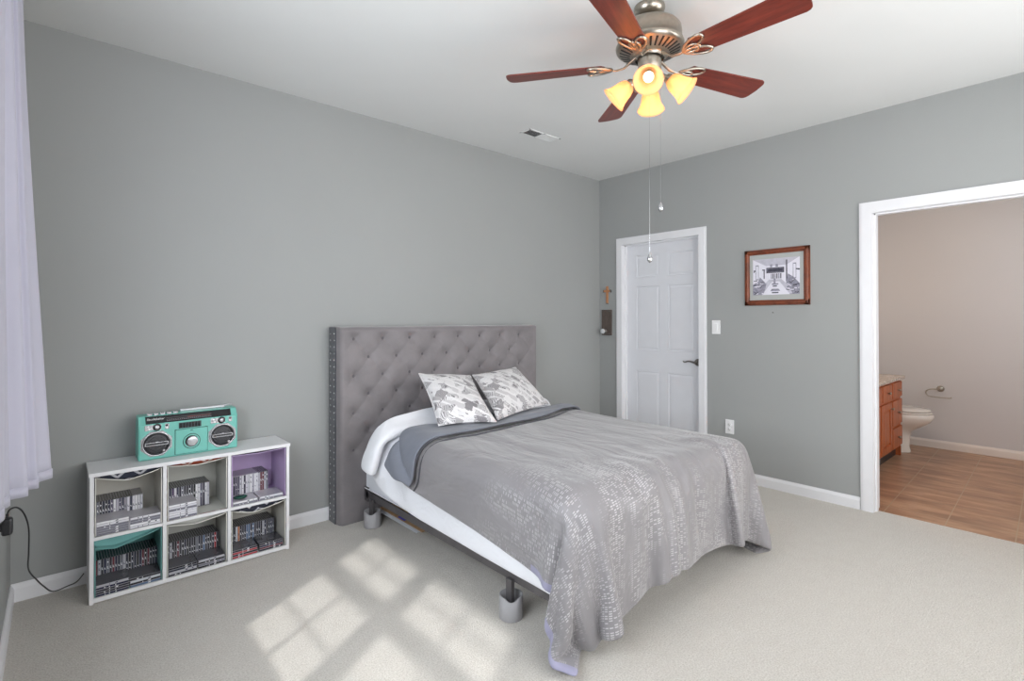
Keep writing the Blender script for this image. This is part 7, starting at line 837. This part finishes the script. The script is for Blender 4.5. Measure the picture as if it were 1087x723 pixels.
m.cyl((XL, -.66, 2.605), (-4.262, -.66, 2.605), .007, 8)
m.cyl((XL, -3.0, 2.605), (-4.262, -3.0, 2.605), .007, 8); rod = one(m, 'curtain_rod', 'dark curtain rod above the left window', 'curtain rod')
t = thing('wall_outlet', 'white outlet low on the left wall behind the black adapter', 'outlet', (XL, -.95, .58))
m = MB().mat(M['plastic_white']); m.box(XL + .0005, XL + .007, -.990, -.915, .580, .700, .002); m.obj('cover', t)
t = thing('power_adapter', 'black power adapter plugged into the left wall outlet', 'adapter', (XL, -.95, .60))
m = MB().mat(M['black']); m.box(XL + .022, XL + .050, -.962, -.926, .600, .656, .008); m.box(XL + .0075, XL + .023, -.952, -.936, .615, .640, .001); m.obj('body', t)
m = MB().mat(M['black']); m.cyl((XL + .036, -.944, .655), (XL + .036, -.944, .670), .004, 10); m.obj('strain_relief', t)
m = MB().mat(M['black'])
cpts = [(XL + .036, -.944, .668), (XL + .042, -.935, .680), (XL + .058, -.91, .676), (XL + .074, -.87, .64), (XL + .085, -.82, .57), (XL + .083, -.74, .46), (XL + .080, -.64, .36), (XL + .10, -.52, .27), (XL + .12, -.40, .19), (XL + .15, -.28, .11), (XL + .20, -.16, .070), (XL + .235, -.085, .050), (XL + .262, -.045, .066)]
m.tube(spl(cpts, 6), .0026, 6); one(m, 'electric_cable', 'thin black cord drooping from the adapter to behind the cube shelf', 'cord')

# ================================================================ cube shelf
SX0, SX1, SY0, SY1, SH = -4.052, -3.163, -.283, -.016, .606
V1, V2, TH = -3.762, -3.472, .016
t = thing('cube_shelf', 'white six-cube storage shelf against the grey wall', 'shelf', ((SX0 + SX1) / 2, -.15, 0))
P_ = M['particle']
def pan(name, *b):
    m = MB().mat(P_); m.box(*b, .0012); return m.obj(name, t)
pan('top_panel', SX0 - .004, SX1 + .004, SY0 - .003, SY1, SH - .018, SH)
pan('bottom_panel', SX0 + TH, SX1 - TH, SY0, SY1, .006, .026)
for x in (SX0, SX1 - TH): pan('side_panel', x, x + TH, SY0, SY1, 0, SH - .018)
for x in (V1, V2): pan('divider', x - TH / 2, x + TH / 2, SY0, SY1, .026, SH - .018)
pan('middle_shelf', SX0 + TH, V1 - TH / 2, SY0, SY1, .292, .308); pan('middle_shelf', V1 + TH / 2, V2 - TH / 2, SY0, SY1, .292, .308); pan('middle_shelf', V2 + TH / 2, SX1 - TH, SY0, SY1, .292, .308)
m = MB().mat(P_); m.box(SX0 + TH, SX1 - TH, SY1 - .004, SY1, .026, SH - .018); m.obj('back_panel', t)
cells = {'tl': (SX0 + TH, V1 - TH / 2, .308, SH - .018), 'tm': (V1 + TH / 2, V2 - TH / 2, .308, SH - .018), 'tr': (V2 + TH / 2, SX1 - TH, .308, SH - .018),
         'bl': (SX0 + TH, V1 - TH / 2, .026, .292), 'bm': (V1 + TH / 2, V2 - TH / 2, .026, .292), 'br': (V2 + TH / 2, SX1 - TH, .026, .292)}
def chevron(name, ca, cb):
    a = NT(name); v = a.coord('Object'); sx = a.n('ShaderNodeSeparateXYZ', {0: v})
    zig = a.math('PINGPONG', sx.outputs[0], .045); s = a.math('ADD', a.math('ADD', a.math('MULTIPLY', zig, 1.0), a.math('MULTIPLY', sx.outputs[1], 1.0)), sx.outputs[2])
    f = a.math('LESS_THAN', a.math('FRACT', a.math('MULTIPLY', s, 16.0)), .25)
    a.base(a.mix(f, lin(*ca), lin(*cb)), .85); return a.m
F_in = simple('beige_bin_lining', (205, 202, 194), .9, var=.04); F_teal = simple('teal_bin_fabric', (112, 166, 164), .9, var=.05); F_pur = simple('lilac_bin_lining', (190, 168, 206), .9, var=.04)
F_purd = simple('purple_bin_cover', (72, 52, 84), .9); F_grey = simple('grey_bin_fabric', (196, 196, 190), .9, var=.04); F_rim = simple('white_bin_binding', (226, 224, 216), .8)
bins = {'tl': (F_in, chevron('navy_chevron', (44, 48, 62), (190, 190, 196)), .034, 'cream-lined fabric bin with a dark zigzag cover in the top left cube'),
        'tm': (F_grey, chevron('orange_chevron', (160, 76, 52), (226, 214, 206)), .015, 'fabric bin with an orange zigzag cover in the top middle cube'),
        'tr': (F_pur, F_purd, .006, 'lilac-lined fabric bin in the top right cube'),
        'bl': (F_teal, F_teal, .030, 'teal fabric bin in the bottom left cube'),
        'bm': (F_grey, F_grey, .022, 'plain pale grey fabric bin in the bottom middle cube'),
        'br': (F_in, chevron('black_chevron', (52, 54, 66), (214, 214, 220)), .032, 'cream-lined fabric bin with a black zigzag cover in the bottom right cube')}
def make_bin(key):
    x0, x1, z0, z1 = cells[key]; fin, fout, sag, lab = bins[key]; t = thing('fabric_bin', lab, 'fabric bin', ((x0 + x1) / 2, -.15, z0), 'fabric bins in the cube shelf')
    x0 += .003; x1 -= .003; z0 += .0006; z1 -= .004; yf, yb = SY0 + .008, SY1 - .008; n = 14; peak = {'tl': .48, 'bl': .30, 'bm': .45, 'br': .40}.get(key, .5)
    def topz(u, d):  # sag towards the open front
        q = u / peak if u < peak else (1 - u) / (1 - peak); base = {'bl': .030 * (1 - u), 'bm': 0}.get(key, 0)
        return z1 - (sag * (q ** .8 if q > 0 else 0) + base) * d
    for nm, mt, off in (('lining', fin, .0022), ('cover', fout, 0.0)):
        m = MB().mat(mt); rings = []
        for k in range(7):
            d = 1 - k / 6; y = yf + (yb - yf) * k / 6 - (.0 if nm == 'lining' else -.001)
            wv = .004 * math.sin(k * 1.7)
            loop = [(x0 + off, z0 + off)] + [(x0 + off + wv * 0 , z0 + (z1 - z0) * q) for q in (.33, .66)]
            loop += [(x0 + off + (x1 - x0 - 2 * off) * i / n, topz(i / n, d) - off - (0 if nm == 'lining' else -.0)) for i in range(n + 1)]
            loop += [(x1 - off , z0 + (z1 - z0) * q) for q in (.66, .33)] + [(x1 - off, z0 + off)]
            rings.append([(a_, y, b) for a_, b in loop])
        m.rings(rings, False, False, False)
        if nm == 'cover':
            # the flat outer face of the sagging lid, seen above the rim
            zt = z1 + .0015; m.add([(x0, yf + .03, zt), (x1, yf + .03, zt), (x1, yf + .032, topz(1, .8)), ] , [(0, 1, 2)])
            pts = [(x0 + (x1 - x0) * i / n, yf + .020, topz(i / n, .88) + .0005) for i in range(n + 1)]
            m.rings([pts, [(p[0], yf + .026, z1 + .002) for p in pts]], False, False, False, False)
        a_ = rings[0]; m2 = rings[-1]
        m.rings([[(p[0], p[1], z0 + off) for p in m2[3:3 + n + 1]], [p for p in m2[3:3 + n + 1]]], False, False, False, False)
        m.add([(x0 + off, yf, z0 + off), (x1 - off, yf, z0 + off), (x1 - off, yb, z0 + off), (x0 + off, yb, z0 + off)], [(0, 1, 2, 3)])
        m.obj(nm, t)
        if nm == 'lining': rim = rings[0]
    m = MB().mat(F_teal if key == 'bl' else (F_pur if key == 'tr' else F_rim)); m.tube([(p[0], p[1] - .001, p[2]) for p in rim], .0022, 6); m.obj('rim', t)
for k in cells: make_bin(k)
# CD cases
def spine(name, cols, hi=.5):
    a = NT(name); info = a.n('ShaderNodeObjectInfo'); rnd = info.outputs['Random']; n = len(cols)
    c = a.ramp(rnd, [(i / n, lin(*q)) for i, q in enumerate(cols)], 'CONSTANT')
    v = a.coord('Object'); sx = a.n('ShaderNodeSeparateXYZ', {0: v}); r2_ = a.math('FRACT', a.math('MULTIPLY', rnd, 37.7))
    nz = a.noise(v, 90, 2); lo = a.math('MULTIPLY_ADD', r2_, .05, .02); hi_ = a.math('ADD', lo, .045)
    band = a.math('MULTIPLY', a.math('MULTIPLY', a.math('GREATER_THAN', sx.outputs[2], lo), a.math('LESS_THAN', sx.outputs[2], hi_)), a.math('GREATER_THAN', nz, .56))
    core = a.math('LESS_THAN', a.math('ABSOLUTE', sx.outputs[0]), .0026)
    inv = a.ramp(rnd, [(i / n, (lin(235, 235, 240) if sum(q) < 380 else lin(60, 60, 80))) for i, q in enumerate(cols)], 'CONSTANT')
    a.base(a.mix(a.math('MULTIPLY', band, core), c, inv), .25, 0); return a.m
SPD = spine('dark_spines', [(34, 34, 42), (52, 52, 60), (176, 176, 184), (40, 42, 66), (50, 48, 56), (112, 114, 124), (36, 36, 40), (104, 50, 60), (44, 48, 62)])
SPL = spine('light_spines', [(214, 214, 220), (92, 88, 108), (200, 200, 208), (226, 226, 230), (64, 60, 78), (180, 178, 190), (232, 232, 234)])
SPR = spine('mixed_spines', [(40, 40, 48), (60, 58, 66), (176, 60, 66), (200, 204, 212), (44, 46, 60), (90, 110, 140), (50, 48, 56), (196, 130, 96), (34, 34, 40)])
SPV = spine('violet_spines', [(84, 66, 104), (214, 212, 220), (60, 62, 80), (150, 150, 160), (44, 42, 56)])
CASE = simple('smoky_cd_case', (68, 68, 75), .22, var=.1); TRAY = simple('clear_case_edge', (168, 168, 174), .2)
CASEL = simple('pale_cd_case', (176, 174, 180), .22, var=.08)
W_, D_, Hc = .0102, .142, .125
def cd_mesh(sp, case, D_):
    m = MB().mat(case); m.box(-W_ / 2, W_ / 2, -D_ / 2 + .001, D_ / 2, 0, Hc)
    m.mat(sp); m.box(-W_ / 2 + .0012, W_ / 2 - .0012, -D_ / 2 - .0002, -D_ / 2 + .0012, .003, Hc - .003)
    m.mat(TRAY); m.box(-W_ / 2, -W_ / 2 + .0010, -D_ / 2, -D_ / 2 + .002, 0, Hc); m.box(W_ / 2 - .0010, W_ / 2, -D_ / 2, -D_ / 2 + .002, 0, Hc)
    m.box(-.0006, .0006, -D_ / 2 + .003, D_ / 2 - .002, Hc - .0001, Hc + .0003)
    return m.mesh('cd_case')
meshes = {k + q: cd_mesh(s, c, dd) for q, dd in (('', .128), ('f', .125)) for k, s, c in (('d', SPD, CASE), ('l', SPL, CASE), ('r', SPR, CASE), ('v', SPV, CASE), ('p', SPL, CASEL), ('w', spine('white_spines', [(232, 232, 236), (222, 222, 228), (214, 214, 222), (120, 120, 132)]), CASEL))}
proto_cd = None
def cd(k, loc, rot, label, group):
    global proto_cd
    if proto_cd is None: c = bpy.data.objects.new('cd_case', meshes[k]); proto_cd = c
    else: c = proto_cd.copy(); c.data = meshes[k]
    COL.objects.link(c); c.location = loc; c.rotation_euler = rot; tag(c, label, 'cd case', group); return c
names = {'tl': 'top left', 'tm': 'top middle', 'tr': 'top right', 'bl': 'bottom left', 'bm': 'bottom middle', 'br': 'bottom right'}
def upright(key, kinds, n, start=.006, lean=0.0, pitch=.0108, gap_at=None, yb=None):
    x0, x1, z0, z1 = cells[key]; rg = random.Random(sum(map(ord, key)))
    for i in range(n):
        kk = kinds[int(i / n * len(kinds))] if len(kinds) > 1 else kinds
        dz = math.tan(lean)
        cd(kk, (x0 + start + .008 + pitch * i, -.0905 + rg.uniform(-.0015, .0015), z0 + .0034 + abs(math.sin(lean)) * W_ / 2), (0, lean, R(rg.uniform(-.25, .25))), 'CD case standing upright in the row at the back of the %s cube' % names[key], 'upright CD cases in the %s cube' % names[key])
def stack(key, kk, n, u, side, rz=0.0, yy=-.244, half=.071):
    x0, x1, z0, z1 = cells[key]; rg = random.Random(n + sum(map(ord, key + side)))
    for i in range(n):
        # lying flat: spine faces the front
        z = z0 + .0032 + W_ / 2 + (W_ + .0003) * i
        c = cd(kk + 'f', (0, 0, 0), (0, 0, 0), 'CD case lying flat in the %s stack at the front of the %s cube' % (side, names[key]), 'CD cases lying flat in the %s stack of the %s cube' % (side, names[key]))
        ang = R(rz) + R(rg.uniform(-.4, .4))
        mt = Matrix.Translation((x0 + u + rg.uniform(-.0006, .0006), yy + .0, z)) @ Matrix.Rotation(ang, 4, 'Z') @ Matrix.Rotation(R(90), 4, 'Y') @ Matrix.Translation((0, .0, -Hc / 2))
        c.location = mt.to_translation(); c.rotation_euler = mt.to_euler()
FD = -.2180   # centre of the front stacks (their spines at the shelf front)
upright('tl', 'dlvp', 17, .012); stack('tl', 'w', 6, .0695, 'left', 0, FD); stack('tl', 'w', 5, .196, 'right', 0, FD)
upright('tm', 'vdl', 19, .004); stack('tm', 'w', 7, .070, 'left', 0, FD)
upright('tr', 'pppd', 20, .004); stack('tr', 'w', 2, .070, 'left', 0, FD); stack('tr', 'w', 2, .204, 'right', 0, FD)
upright('bl', 'd', 23, .008); stack('bl', 'd', 5, .0695, 'left', 0, FD); stack('bl', 'r', 4, .197, 'right', 0, FD)
upright('bm', 'ddr', 23, .006); stack('bm', 'd', 4, .070, 'left', 0, FD); stack('bm', 'd', 4, .200, 'right', 0, FD)
upright('br', 'rrd', 23, .006); stack('br', 'r', 4, .070, 'left', 0, FD); stack('br', 'd', 4, .205, 'right', 0, FD)
m = MB().mat(simple('dark_green_gloss', (22, 72, 58), .12, var=.2)); x0, x1, z0, z1 = cells['tr']
m.sphere((x0 + .055, FD - .02, z0 + .0245 + .0105), .010, 10, (3.6, 2.6, 1.0))
one(m, 'oval_box', 'small glossy dark green oval object on the white cases in the top right cube', 'oval box')

# ================================================================ boombox
BX0, BX1, BYF, BYB, BZ0, BZ1 = -3.862, -3.412, -.190, -.075, .6075, .826
TEAL = simple('turquoise_plastic', (112, 186, 174), .38, var=.02); SIL = simple('silver_plastic', (196, 196, 200), .25, .7, var=.05); GRL = simple('speaker_grille', (52, 52, 56), .5, var=.2, vs=120)
DK = simple('glossy_black_panel', (26, 26, 30), .2); WIN = simple('smoked_grille', (44, 56, 60), .3)
t = thing('boombox', 'turquoise retro boombox with two chrome-ringed speakers on the cube shelf', 'boombox', ((BX0 + BX1) / 2, (BYF + BYB) / 2, BZ0 - .0012))
m = MB().mat(TEAL); m.box(BX0, BX1, BYF, BYB, BZ0, BZ1 - .036, .007)
m.hexa([(BX0 + .001, BYF + .0005, BZ1 - .044), (BX1 - .001, BYF + .0005, BZ1 - .044), (BX1 - .001, BYB, BZ1 - .044), (BX0 + .001, BYB, BZ1 - .044)],
       [(BX0 + .003, BYF + .030, BZ1), (BX1 - .003, BYF + .030, BZ1), (BX1 - .003, BYB - .004, BZ1), (BX0 + .003, BYB - .004, BZ1)])
m.obj('body', t)
U_, N_ = Vector((1, 0, 0)), None
sl = Vector((0, .0295, .044)); sv = sl.normalized(); sn = Vector((0, -sv.z, sv.y))
so_ = Vector((BX0, BYF + .0005, BZ1 - .044))
m = MB().mat(DK); m.frus(so_, U_, sv, sn, .030, .420, .006, .050, -.002, .003, .002); dp = m.obj('dial_panel', t)
m = MB().mat(simple('dial_scale', (120, 116, 118), .4)); m.frus(so_, U_, sv, sn, .120, .325, .014, .0158, .003, .0036, 0); m.frus(so_, U_, sv, sn, .120, .325, .022, .0235, .003, .0036, 0); m.frus(so_, U_, sv, sn, .120, .325, .031, .0322, .003, .0036, 0)
m.mat(simple('dial_red', (178, 70, 66), .4)); m.frus(so_, U_, sv, sn, .215, .320, .026, .0272, .003, .0037, 0)
m.mat(PR['l'])
for i in range(22): m.frus(so_, U_, sv, sn, .124 + .0092 * i, .1252 + .0092 * i, .0165, .0205, .003, .0036, 0)
m.obj('tuning_scale', dp)
def text(s, size, o, U, V, N, parent, mat, name, shear=0.0):
    cu = bpy.data.curves.new(name, 'FONT'); cu.body = s; cu.size = size; cu.extrude = .0003; cu.shear = shear
    ob = bpy.data.objects.new(name, cu); COL.objects.link(ob); dg = bpy.context.evaluated_depsgraph_get(); me = bpy.data.meshes.new_from_object(ob.evaluated_get(dg)); COL.objects.unlink(ob); bpy.data.objects.remove(ob)
    me.materials.clear(); me.materials.append(mat); U, V, N = Vector(U), Vector(V), Vector(N)
    me.transform(Matrix((U, V, N)).transposed().to_4x4()); me.transform(Matrix.Translation(Vector(o)))
    me.transform(world_of(parent).inverted()); o2 = bpy.data.objects.new(name, me); COL.objects.link(o2); o2.parent = parent; return o2
text('Studebaker', .0165, so_ + U_ * .036 + sv * .026 + sn * .0033, U_, sv, sn, dp, M['plastic_white'], 'lettering', .25)
for i in range(6):
    m = MB().mat(SIL); x = BX0 + .040 + .028 * i
    if i < 5: m.box(x, x + .022, BYF + .034, BYF + .052, BZ1 - .0005, BZ1 + .009, .002); m.obj('top_button', t)
m = MB().mat(SIL); m.box(BX0 + .19, BX1 - .045, BYB - .030, BYB - .022, BZ1 - .001, BZ1 + .012, .003); m.obj('carry_handle', t)
m = MB().mat(SIL); m.cyl((BX0 + .20, BYB - .012, BZ1 + .004), (BX1 - .012, BYB - .012, BZ1 + .010), .0028, 8); m.cyl((BX1 - .070, BYB - .012, BZ1 + .007), (BX1 - .035, BYB - .012, BZ1 + .009), .005, 8); m.obj('antenna', t)
y_ = BYF
for cxx in (BX0 + .076, BX1 - .076):
    cz = BZ0 + .080; m = MB().mat(SIL)
    poly = [(.066 * math.cos(a_) * (1.0 if i % 2 else 1.0), .066 * math.sin(a_)) for i, a_ in enumerate([R(22.5 + 45 * q) for q in range(8)])]
    poly = [(.0715 * x / .066, .068 * z / .066) for x, z in poly]
    m.prism([(x, z) for x, z in poly], (cxx, y_ + .003, cz), (1, 0, 0), (0, 0, 1), (0, -1, 0), .007); sr = m.obj('speaker_surround', t)
    m = MB().mat(SIL); m.lathe([(.0585, .0), (.0625, .004), (.061, .009), (.057, .010), (.0555, .003)], (cxx, y_ - .0035, cz), (0, -1, 0), 36); m.obj('chrome_ring', sr)
    m = MB().mat(GRL); m.lathe([(.0, .0065), (.020, .0062), (.040, .005), (.056, .002), (.056, -.004)], (cxx, y_ - .0038, cz), (0, -1, 0), 36)
    m.mat(DK)
    for rr_ in (.020, .035, .048): m.lathe([(rr_, .0040), (rr_ + .001, .0072), (rr_ + .002, .0040)], (cxx, y_ - .0038, cz), (0, -1, 0), 32)
    m.obj('speaker_grille', sr)
    m = MB().mat(SIL)
    for dz in (-.0075, .0055): m.box(cxx - .050, cxx + .050, y_ - .0155, y_ - .0095, cz + dz, cz + dz + .004, .001)
    m.box(cxx - .050, cxx - .046, y_ - .0155, y_ - .0095, cz - .0075, cz + .0095); m.box(cxx + .046, cxx + .050, y_ - .0155, y_ - .0095, cz - .0075, cz + .0095)
    m.box(cxx - .005, cxx + .005, y_ - .016, y_ - .0095, cz + .0085, cz + .013, .001)
    m.cyl((cxx + .030, y_ - .008, cz - .037), (cxx + .030, y_ - .012, cz - .037), .006, 12); m.obj('speaker_bar', sr)
# cassette door
cx0, cx1, cz0, cz1 = BX0 + .157, BX1 - .148, BZ0 + .010, BZ0 + .136
m = MB().mat(DK); m.box(cx0 - .002, cx1 + .002, y_ - .0008, y_ + .002, cz0 - .002, cz1 + .002); m.obj('door_gap', t)
m = MB().mat(TEAL); m.box(cx0, cx1, y_ - .005, y_ + .001, cz0, cz1, .0015); cdoor = m.obj('cassette_door', t)
cxm, czm = (cx0 + cx1) / 2, BZ0 + .070
m = MB().mat(DK); m.lathe([(.0, .0004), (.0375, .0004), (.0395, .0012), (.0400, -.001)], (cxm, y_ - .005, czm), (0, -1, 0), 32); m.obj('window_recess', cdoor)
m = MB().mat(TEAL); m.lathe([(.030, .001), (.0335, .0028), (.037, .001)], (cxm, y_ - .005, czm), (0, -1, 0), 32); m.obj('recess_ring', cdoor)
m = MB().mat(SIL); m.lathe([(.0, .0072), (.020, .0072), (.0245, .0062), (.0265, .001)], (cxm + .004, y_ - .005, czm), (0, -1, 0), 32); m.obj('round_dial', cdoor)
m = MB().mat(DK); m.box(cxm - .006, cxm + .006, y_ - .0056, y_ - .0048, cz1 - .010, cz1 - .007); m.obj('door_mark', cdoor)
m = MB().mat(WIN); m.box(BX0 + .172, BX0 + .274, y_ - .003, y_ + .002, BZ0 + .142, BZ0 + .172, .001)
m.mat(DK)
for i in range(7): m.box(BX0 + .178 + .0135 * i, BX0 + .186 + .0135 * i, y_ - .0042, y_ - .002, BZ0 + .145, BZ0 + .169)
m.obj('button_strip', t)
for cxx in (BX0 + .078, BX1 - .080):
    m = MB().mat(SIL); m.box(cxx - .052, cxx + .052, y_ - .002, y_ + .002, BZ0 + .148, BZ0 + .176, .001)
    m.mat(TEAL); m.box(cxx + .018, cxx + .034, y_ - .0025, y_ + .002, BZ0 + .147, BZ0 + .177); kpn = m.obj('control_panel', t)
    m = MB().mat(DK); m.lathe([(.0, .0015), (.0165, .0015), (.018, .0)], (cxx, y_ - .0018, BZ0 + .162), (0, -1, 0), 24); m.obj('knob_ring', kpn)
    m = MB().mat(SIL); m.lathe([(.0, .010), (.0085, .010), (.010, .008), (.0105, .001)], (cxx, y_ - .0018, BZ0 + .162), (0, -1, 0), 20); m.box(cxx - .0012, cxx + .0012, y_ - .0135, y_ - .010, BZ0 + .156, BZ0 + .170); m.obj('knob', kpn)
    for dx, dz in ((-.038, .168), (-.034, .156), (.042, .168), (.042, .156)):
        m = MB().mat(DK if dz > .16 and dx > 0 else M['plastic_white']); m.lathe([(.0, .004), (.004, .004), (.005, .003), (.0052, 0)], (cxx + dx, y_ - .0018, BZ0 + dz), (0, -1, 0), 12); m.obj('small_button', kpn)
for cxx in (BX0 + .03, BX1 - .03):
    m = MB().mat(DK); m.box(cxx - .012, cxx + .012, BYF + .02, BYB - .02, BZ0 - .001, BZ0 + .001); m.obj('foot', t)

# ================================================================ bathroom
VX0, VX1, VYF, VYB, VZT = .14, 1.940, -2.120, -1.505, .738
t = thing('vanity_cabinet', 'cherry wood bathroom vanity with drawers and doors', 'cabinet', (1.0, -1.8, .002))
m = MB().mat(M['cabinet']); m.box(VX0, VX1, VYF + .019, VYB, .095, VZT); m.mat(M['black']); m.box(VX0, VX1 - .0, VYF + .04, VYB, .0025, .095)
m.obj('body', t)
m = MB().mat(M['cabinet']); m.box(VX1 - .02, VX1, VYF + .0, VYF + .0765, .0025, .0955); m.box(VX0, VX1, VYF + .005, VYF + .019, .095, VZT); m.obj('face_frame', t)
def knob(x, z, par):
    m = MB().mat(M['nickel']); m.lathe([(.0, .026), (.009, .026), (.014, .021), (.013, .017), (.006, .013), (.005, 0), (.0, 0)][::-1], (x, VYF - .014, z), (0, -1, 0), 14); m.obj('knob', par)
def front(name, x0, x1, z0, z1, kn, raised=False):
    m = MB().mat(M['cabinet']); m.frus((0, VYF + .005, 0), (1, 0, 0), (0, 0, 1), (0, -1, 0), x0, x1, z0, z1, 0, .018, .003)
    if raised:
        o_ = .058; m.v = []; m.f = []; m.mi = []; m.sm = []
        for b in ((x0, x0 + o_, z0, z1), (x1 - o_, x1, z0, z1), (x0 + o_, x1 - o_, z0, z0 + o_), (x0 + o_, x1 - o_, z1 - o_, z1)):
            m.frus((0, VYF + .005, 0), (1, 0, 0), (0, 0, 1), (0, -1, 0), *b, 0, .018, .001)
        m.frus((0, VYF + .005, 0), (1, 0, 0), (0, 0, 1), (0, -1, 0), x0 + o_, x1 - o_, z0 + o_, z1 - o_, 0, .006, 0)
        m.frus((0, VYF + .005, 0), (1, 0, 0), (0, 0, 1), (0, -1, 0), x0 + o_ + .008, x1 - o_ - .008, z0 + o_ + .008, z1 - o_ - .008, .006, .015, .022)
    f = m.obj(name, t); knob(kn[0], kn[1], f)
for z0, z1 in ((.115, .300), (.325, .555), (.578, .722)): front('drawer', 1.590, 1.925, z0, z1, (1.757, (z0 + z1) / 2))
front('drawer', 1.255, 1.560, .578, .722, (1.41, .65)); front('drawer', .60, 1.225, .578, .722, (.91, .65)); front('drawer', .16, .57, .578, .722, (.36, .65))
front('door', 1.205, 1.560, .115, .555, (1.510, .500), True); front('door', .83, 1.175, .115, .555, (.875, .500), True); front('door', .50, .80, .115, .555, (.75, .5), True); front('door', .16, .47, .115, .555, (.21, .5), True)
a = NT('speckled_granite'); v = a.coord('Object'); vo = a.n('ShaderNodeTexVoronoi', {'Vector': v, 'Scale': 140.0}); sx = a.n('ShaderNodeSeparateXYZ', {0: vo.outputs['Color']})
a.base(a.ramp(sx.outputs[0], [(0, lin(176, 158, 142)), (.4, lin(206, 190, 174)), (.7, lin(128, 110, 98)), (.85, lin(222, 210, 198))], 'CONSTANT'), .25)
m = MB().mat(a.m); m.box(.128, VX1 + .030, VYF - .030, VYB, VZT + .001, VZT + .034, .006); m.box(.128, VX1 + .03, VYB - .018, VYB - .0005, VZT + .0345, VZT + .12, .003)
one(m, 'vanity_worktop', 'speckled stone worktop lying on the bathroom vanity', 'worktop')
# toilet
t = thing('toilet', 'cream white toilet with closed lid beside the vanity', 'toilet', (2.16, -1.95, .002))
TX, TY = 2.142, -1.96
def ell(cx, cy, rx, ry, z, n=32, sq=1.0, back=1.0):
    out = []
    for i in range(n):
        a_ = 2 * PI * i / n; c, s = math.cos(a_), math.sin(a_); out.append((cx + rx * c, cy + ry * s * (back if s > 0 else 1.0), z))
    return out
m = MB().mat(M['porcelain'])
m.rings([ell(TX, TY - .02, .105, .175, .0025), ell(TX, TY - .02, .106, .176, .02), ell(TX, TY - .03, .098, .155, .06), ell(TX, TY - .04, .098, .150, .15), ell(TX, TY - .05, .105, .155, .21), ell(TX, TY - .075, .135, .20, .26), ell(TX, TY - .105, .172, .245, .31), ell(TX, TY - .115, .185, .262, .355), ell(TX, TY - .115, .186, .264, .385), ell(TX, TY - .115, .175, .252, .392)])
m.box(TX - .10, TX + .10, TY + .05, -1.60, .0025, .375, .02)
m.obj('bowl', t)
m = MB().mat(M['porcelain']); m.rings([ell(TX, TY - .105, .180, .252, .394), ell(TX, TY - .105, .187, .262, .398), ell(TX, TY - .105, .187, .262, .408), ell(TX, TY - .105, .180, .255, .412)]); m.obj('seat', t)
m = MB().mat(M['porcelain']); m.rings([ell(TX, TY - .10, .178, .248, .4155), ell(TX, TY - .10, .186, .258, .419), ell(TX, TY - .10, .186, .258, .430), ell(TX, TY - .10, .170, .240, .440), ell(TX, TY - .10, .10, .15, .445)]); m.obj('lid', t)
m = MB().mat(M['porcelain']); m.box(TX - .162, TX + .215, -1.76, -1.56, .380, .735, .02); m.box(TX - .166, TX + .225, -1.77, -1.55, .737, .768, .008); tk = m.obj('tank', t)
m = MB().mat(M['chrome']); m.cyl((TX - .13, -1.762, .68), (TX - .13, -1.778, .68), .010, 10); m.box(TX - .135, TX - .06, -1.785, -1.777, .674, .686, .002); m.obj('flush_lever', tk)
# toilet paper holder on the far wall
t = thing('paper_holder', 'empty chrome toilet paper ring on the far bathroom wall', 'paper holder', (2.55, -2.33, .60))
m = MB().mat(M['nickel']); m.lathe([(.0, .020), (.012, .022), (.024, .016), (.031, .006), (.032, 0), (.0, 0)], (2.5495, -2.325, .607), (-1, 0, 0), 24); m.cyl((2.54, -2.325, .607), (2.478, -2.325, .607), .008, 12); m.obj('mount', t)
m = MB().mat(M['nickel']); yy = -2.325
m.tube(spl([(2.478, yy + .0, .607), (2.476, yy + .06, .606), (2.476, yy + .096, .590), (2.476, yy + .104, .560), (2.476, yy + .085, .535), (2.476, yy + .04, .528), (2.476, yy - .04, .526), (2.476, yy - .085, .528), (2.476, yy - .097, .536)], 6), .0055, 8); m.obj('ring', t)
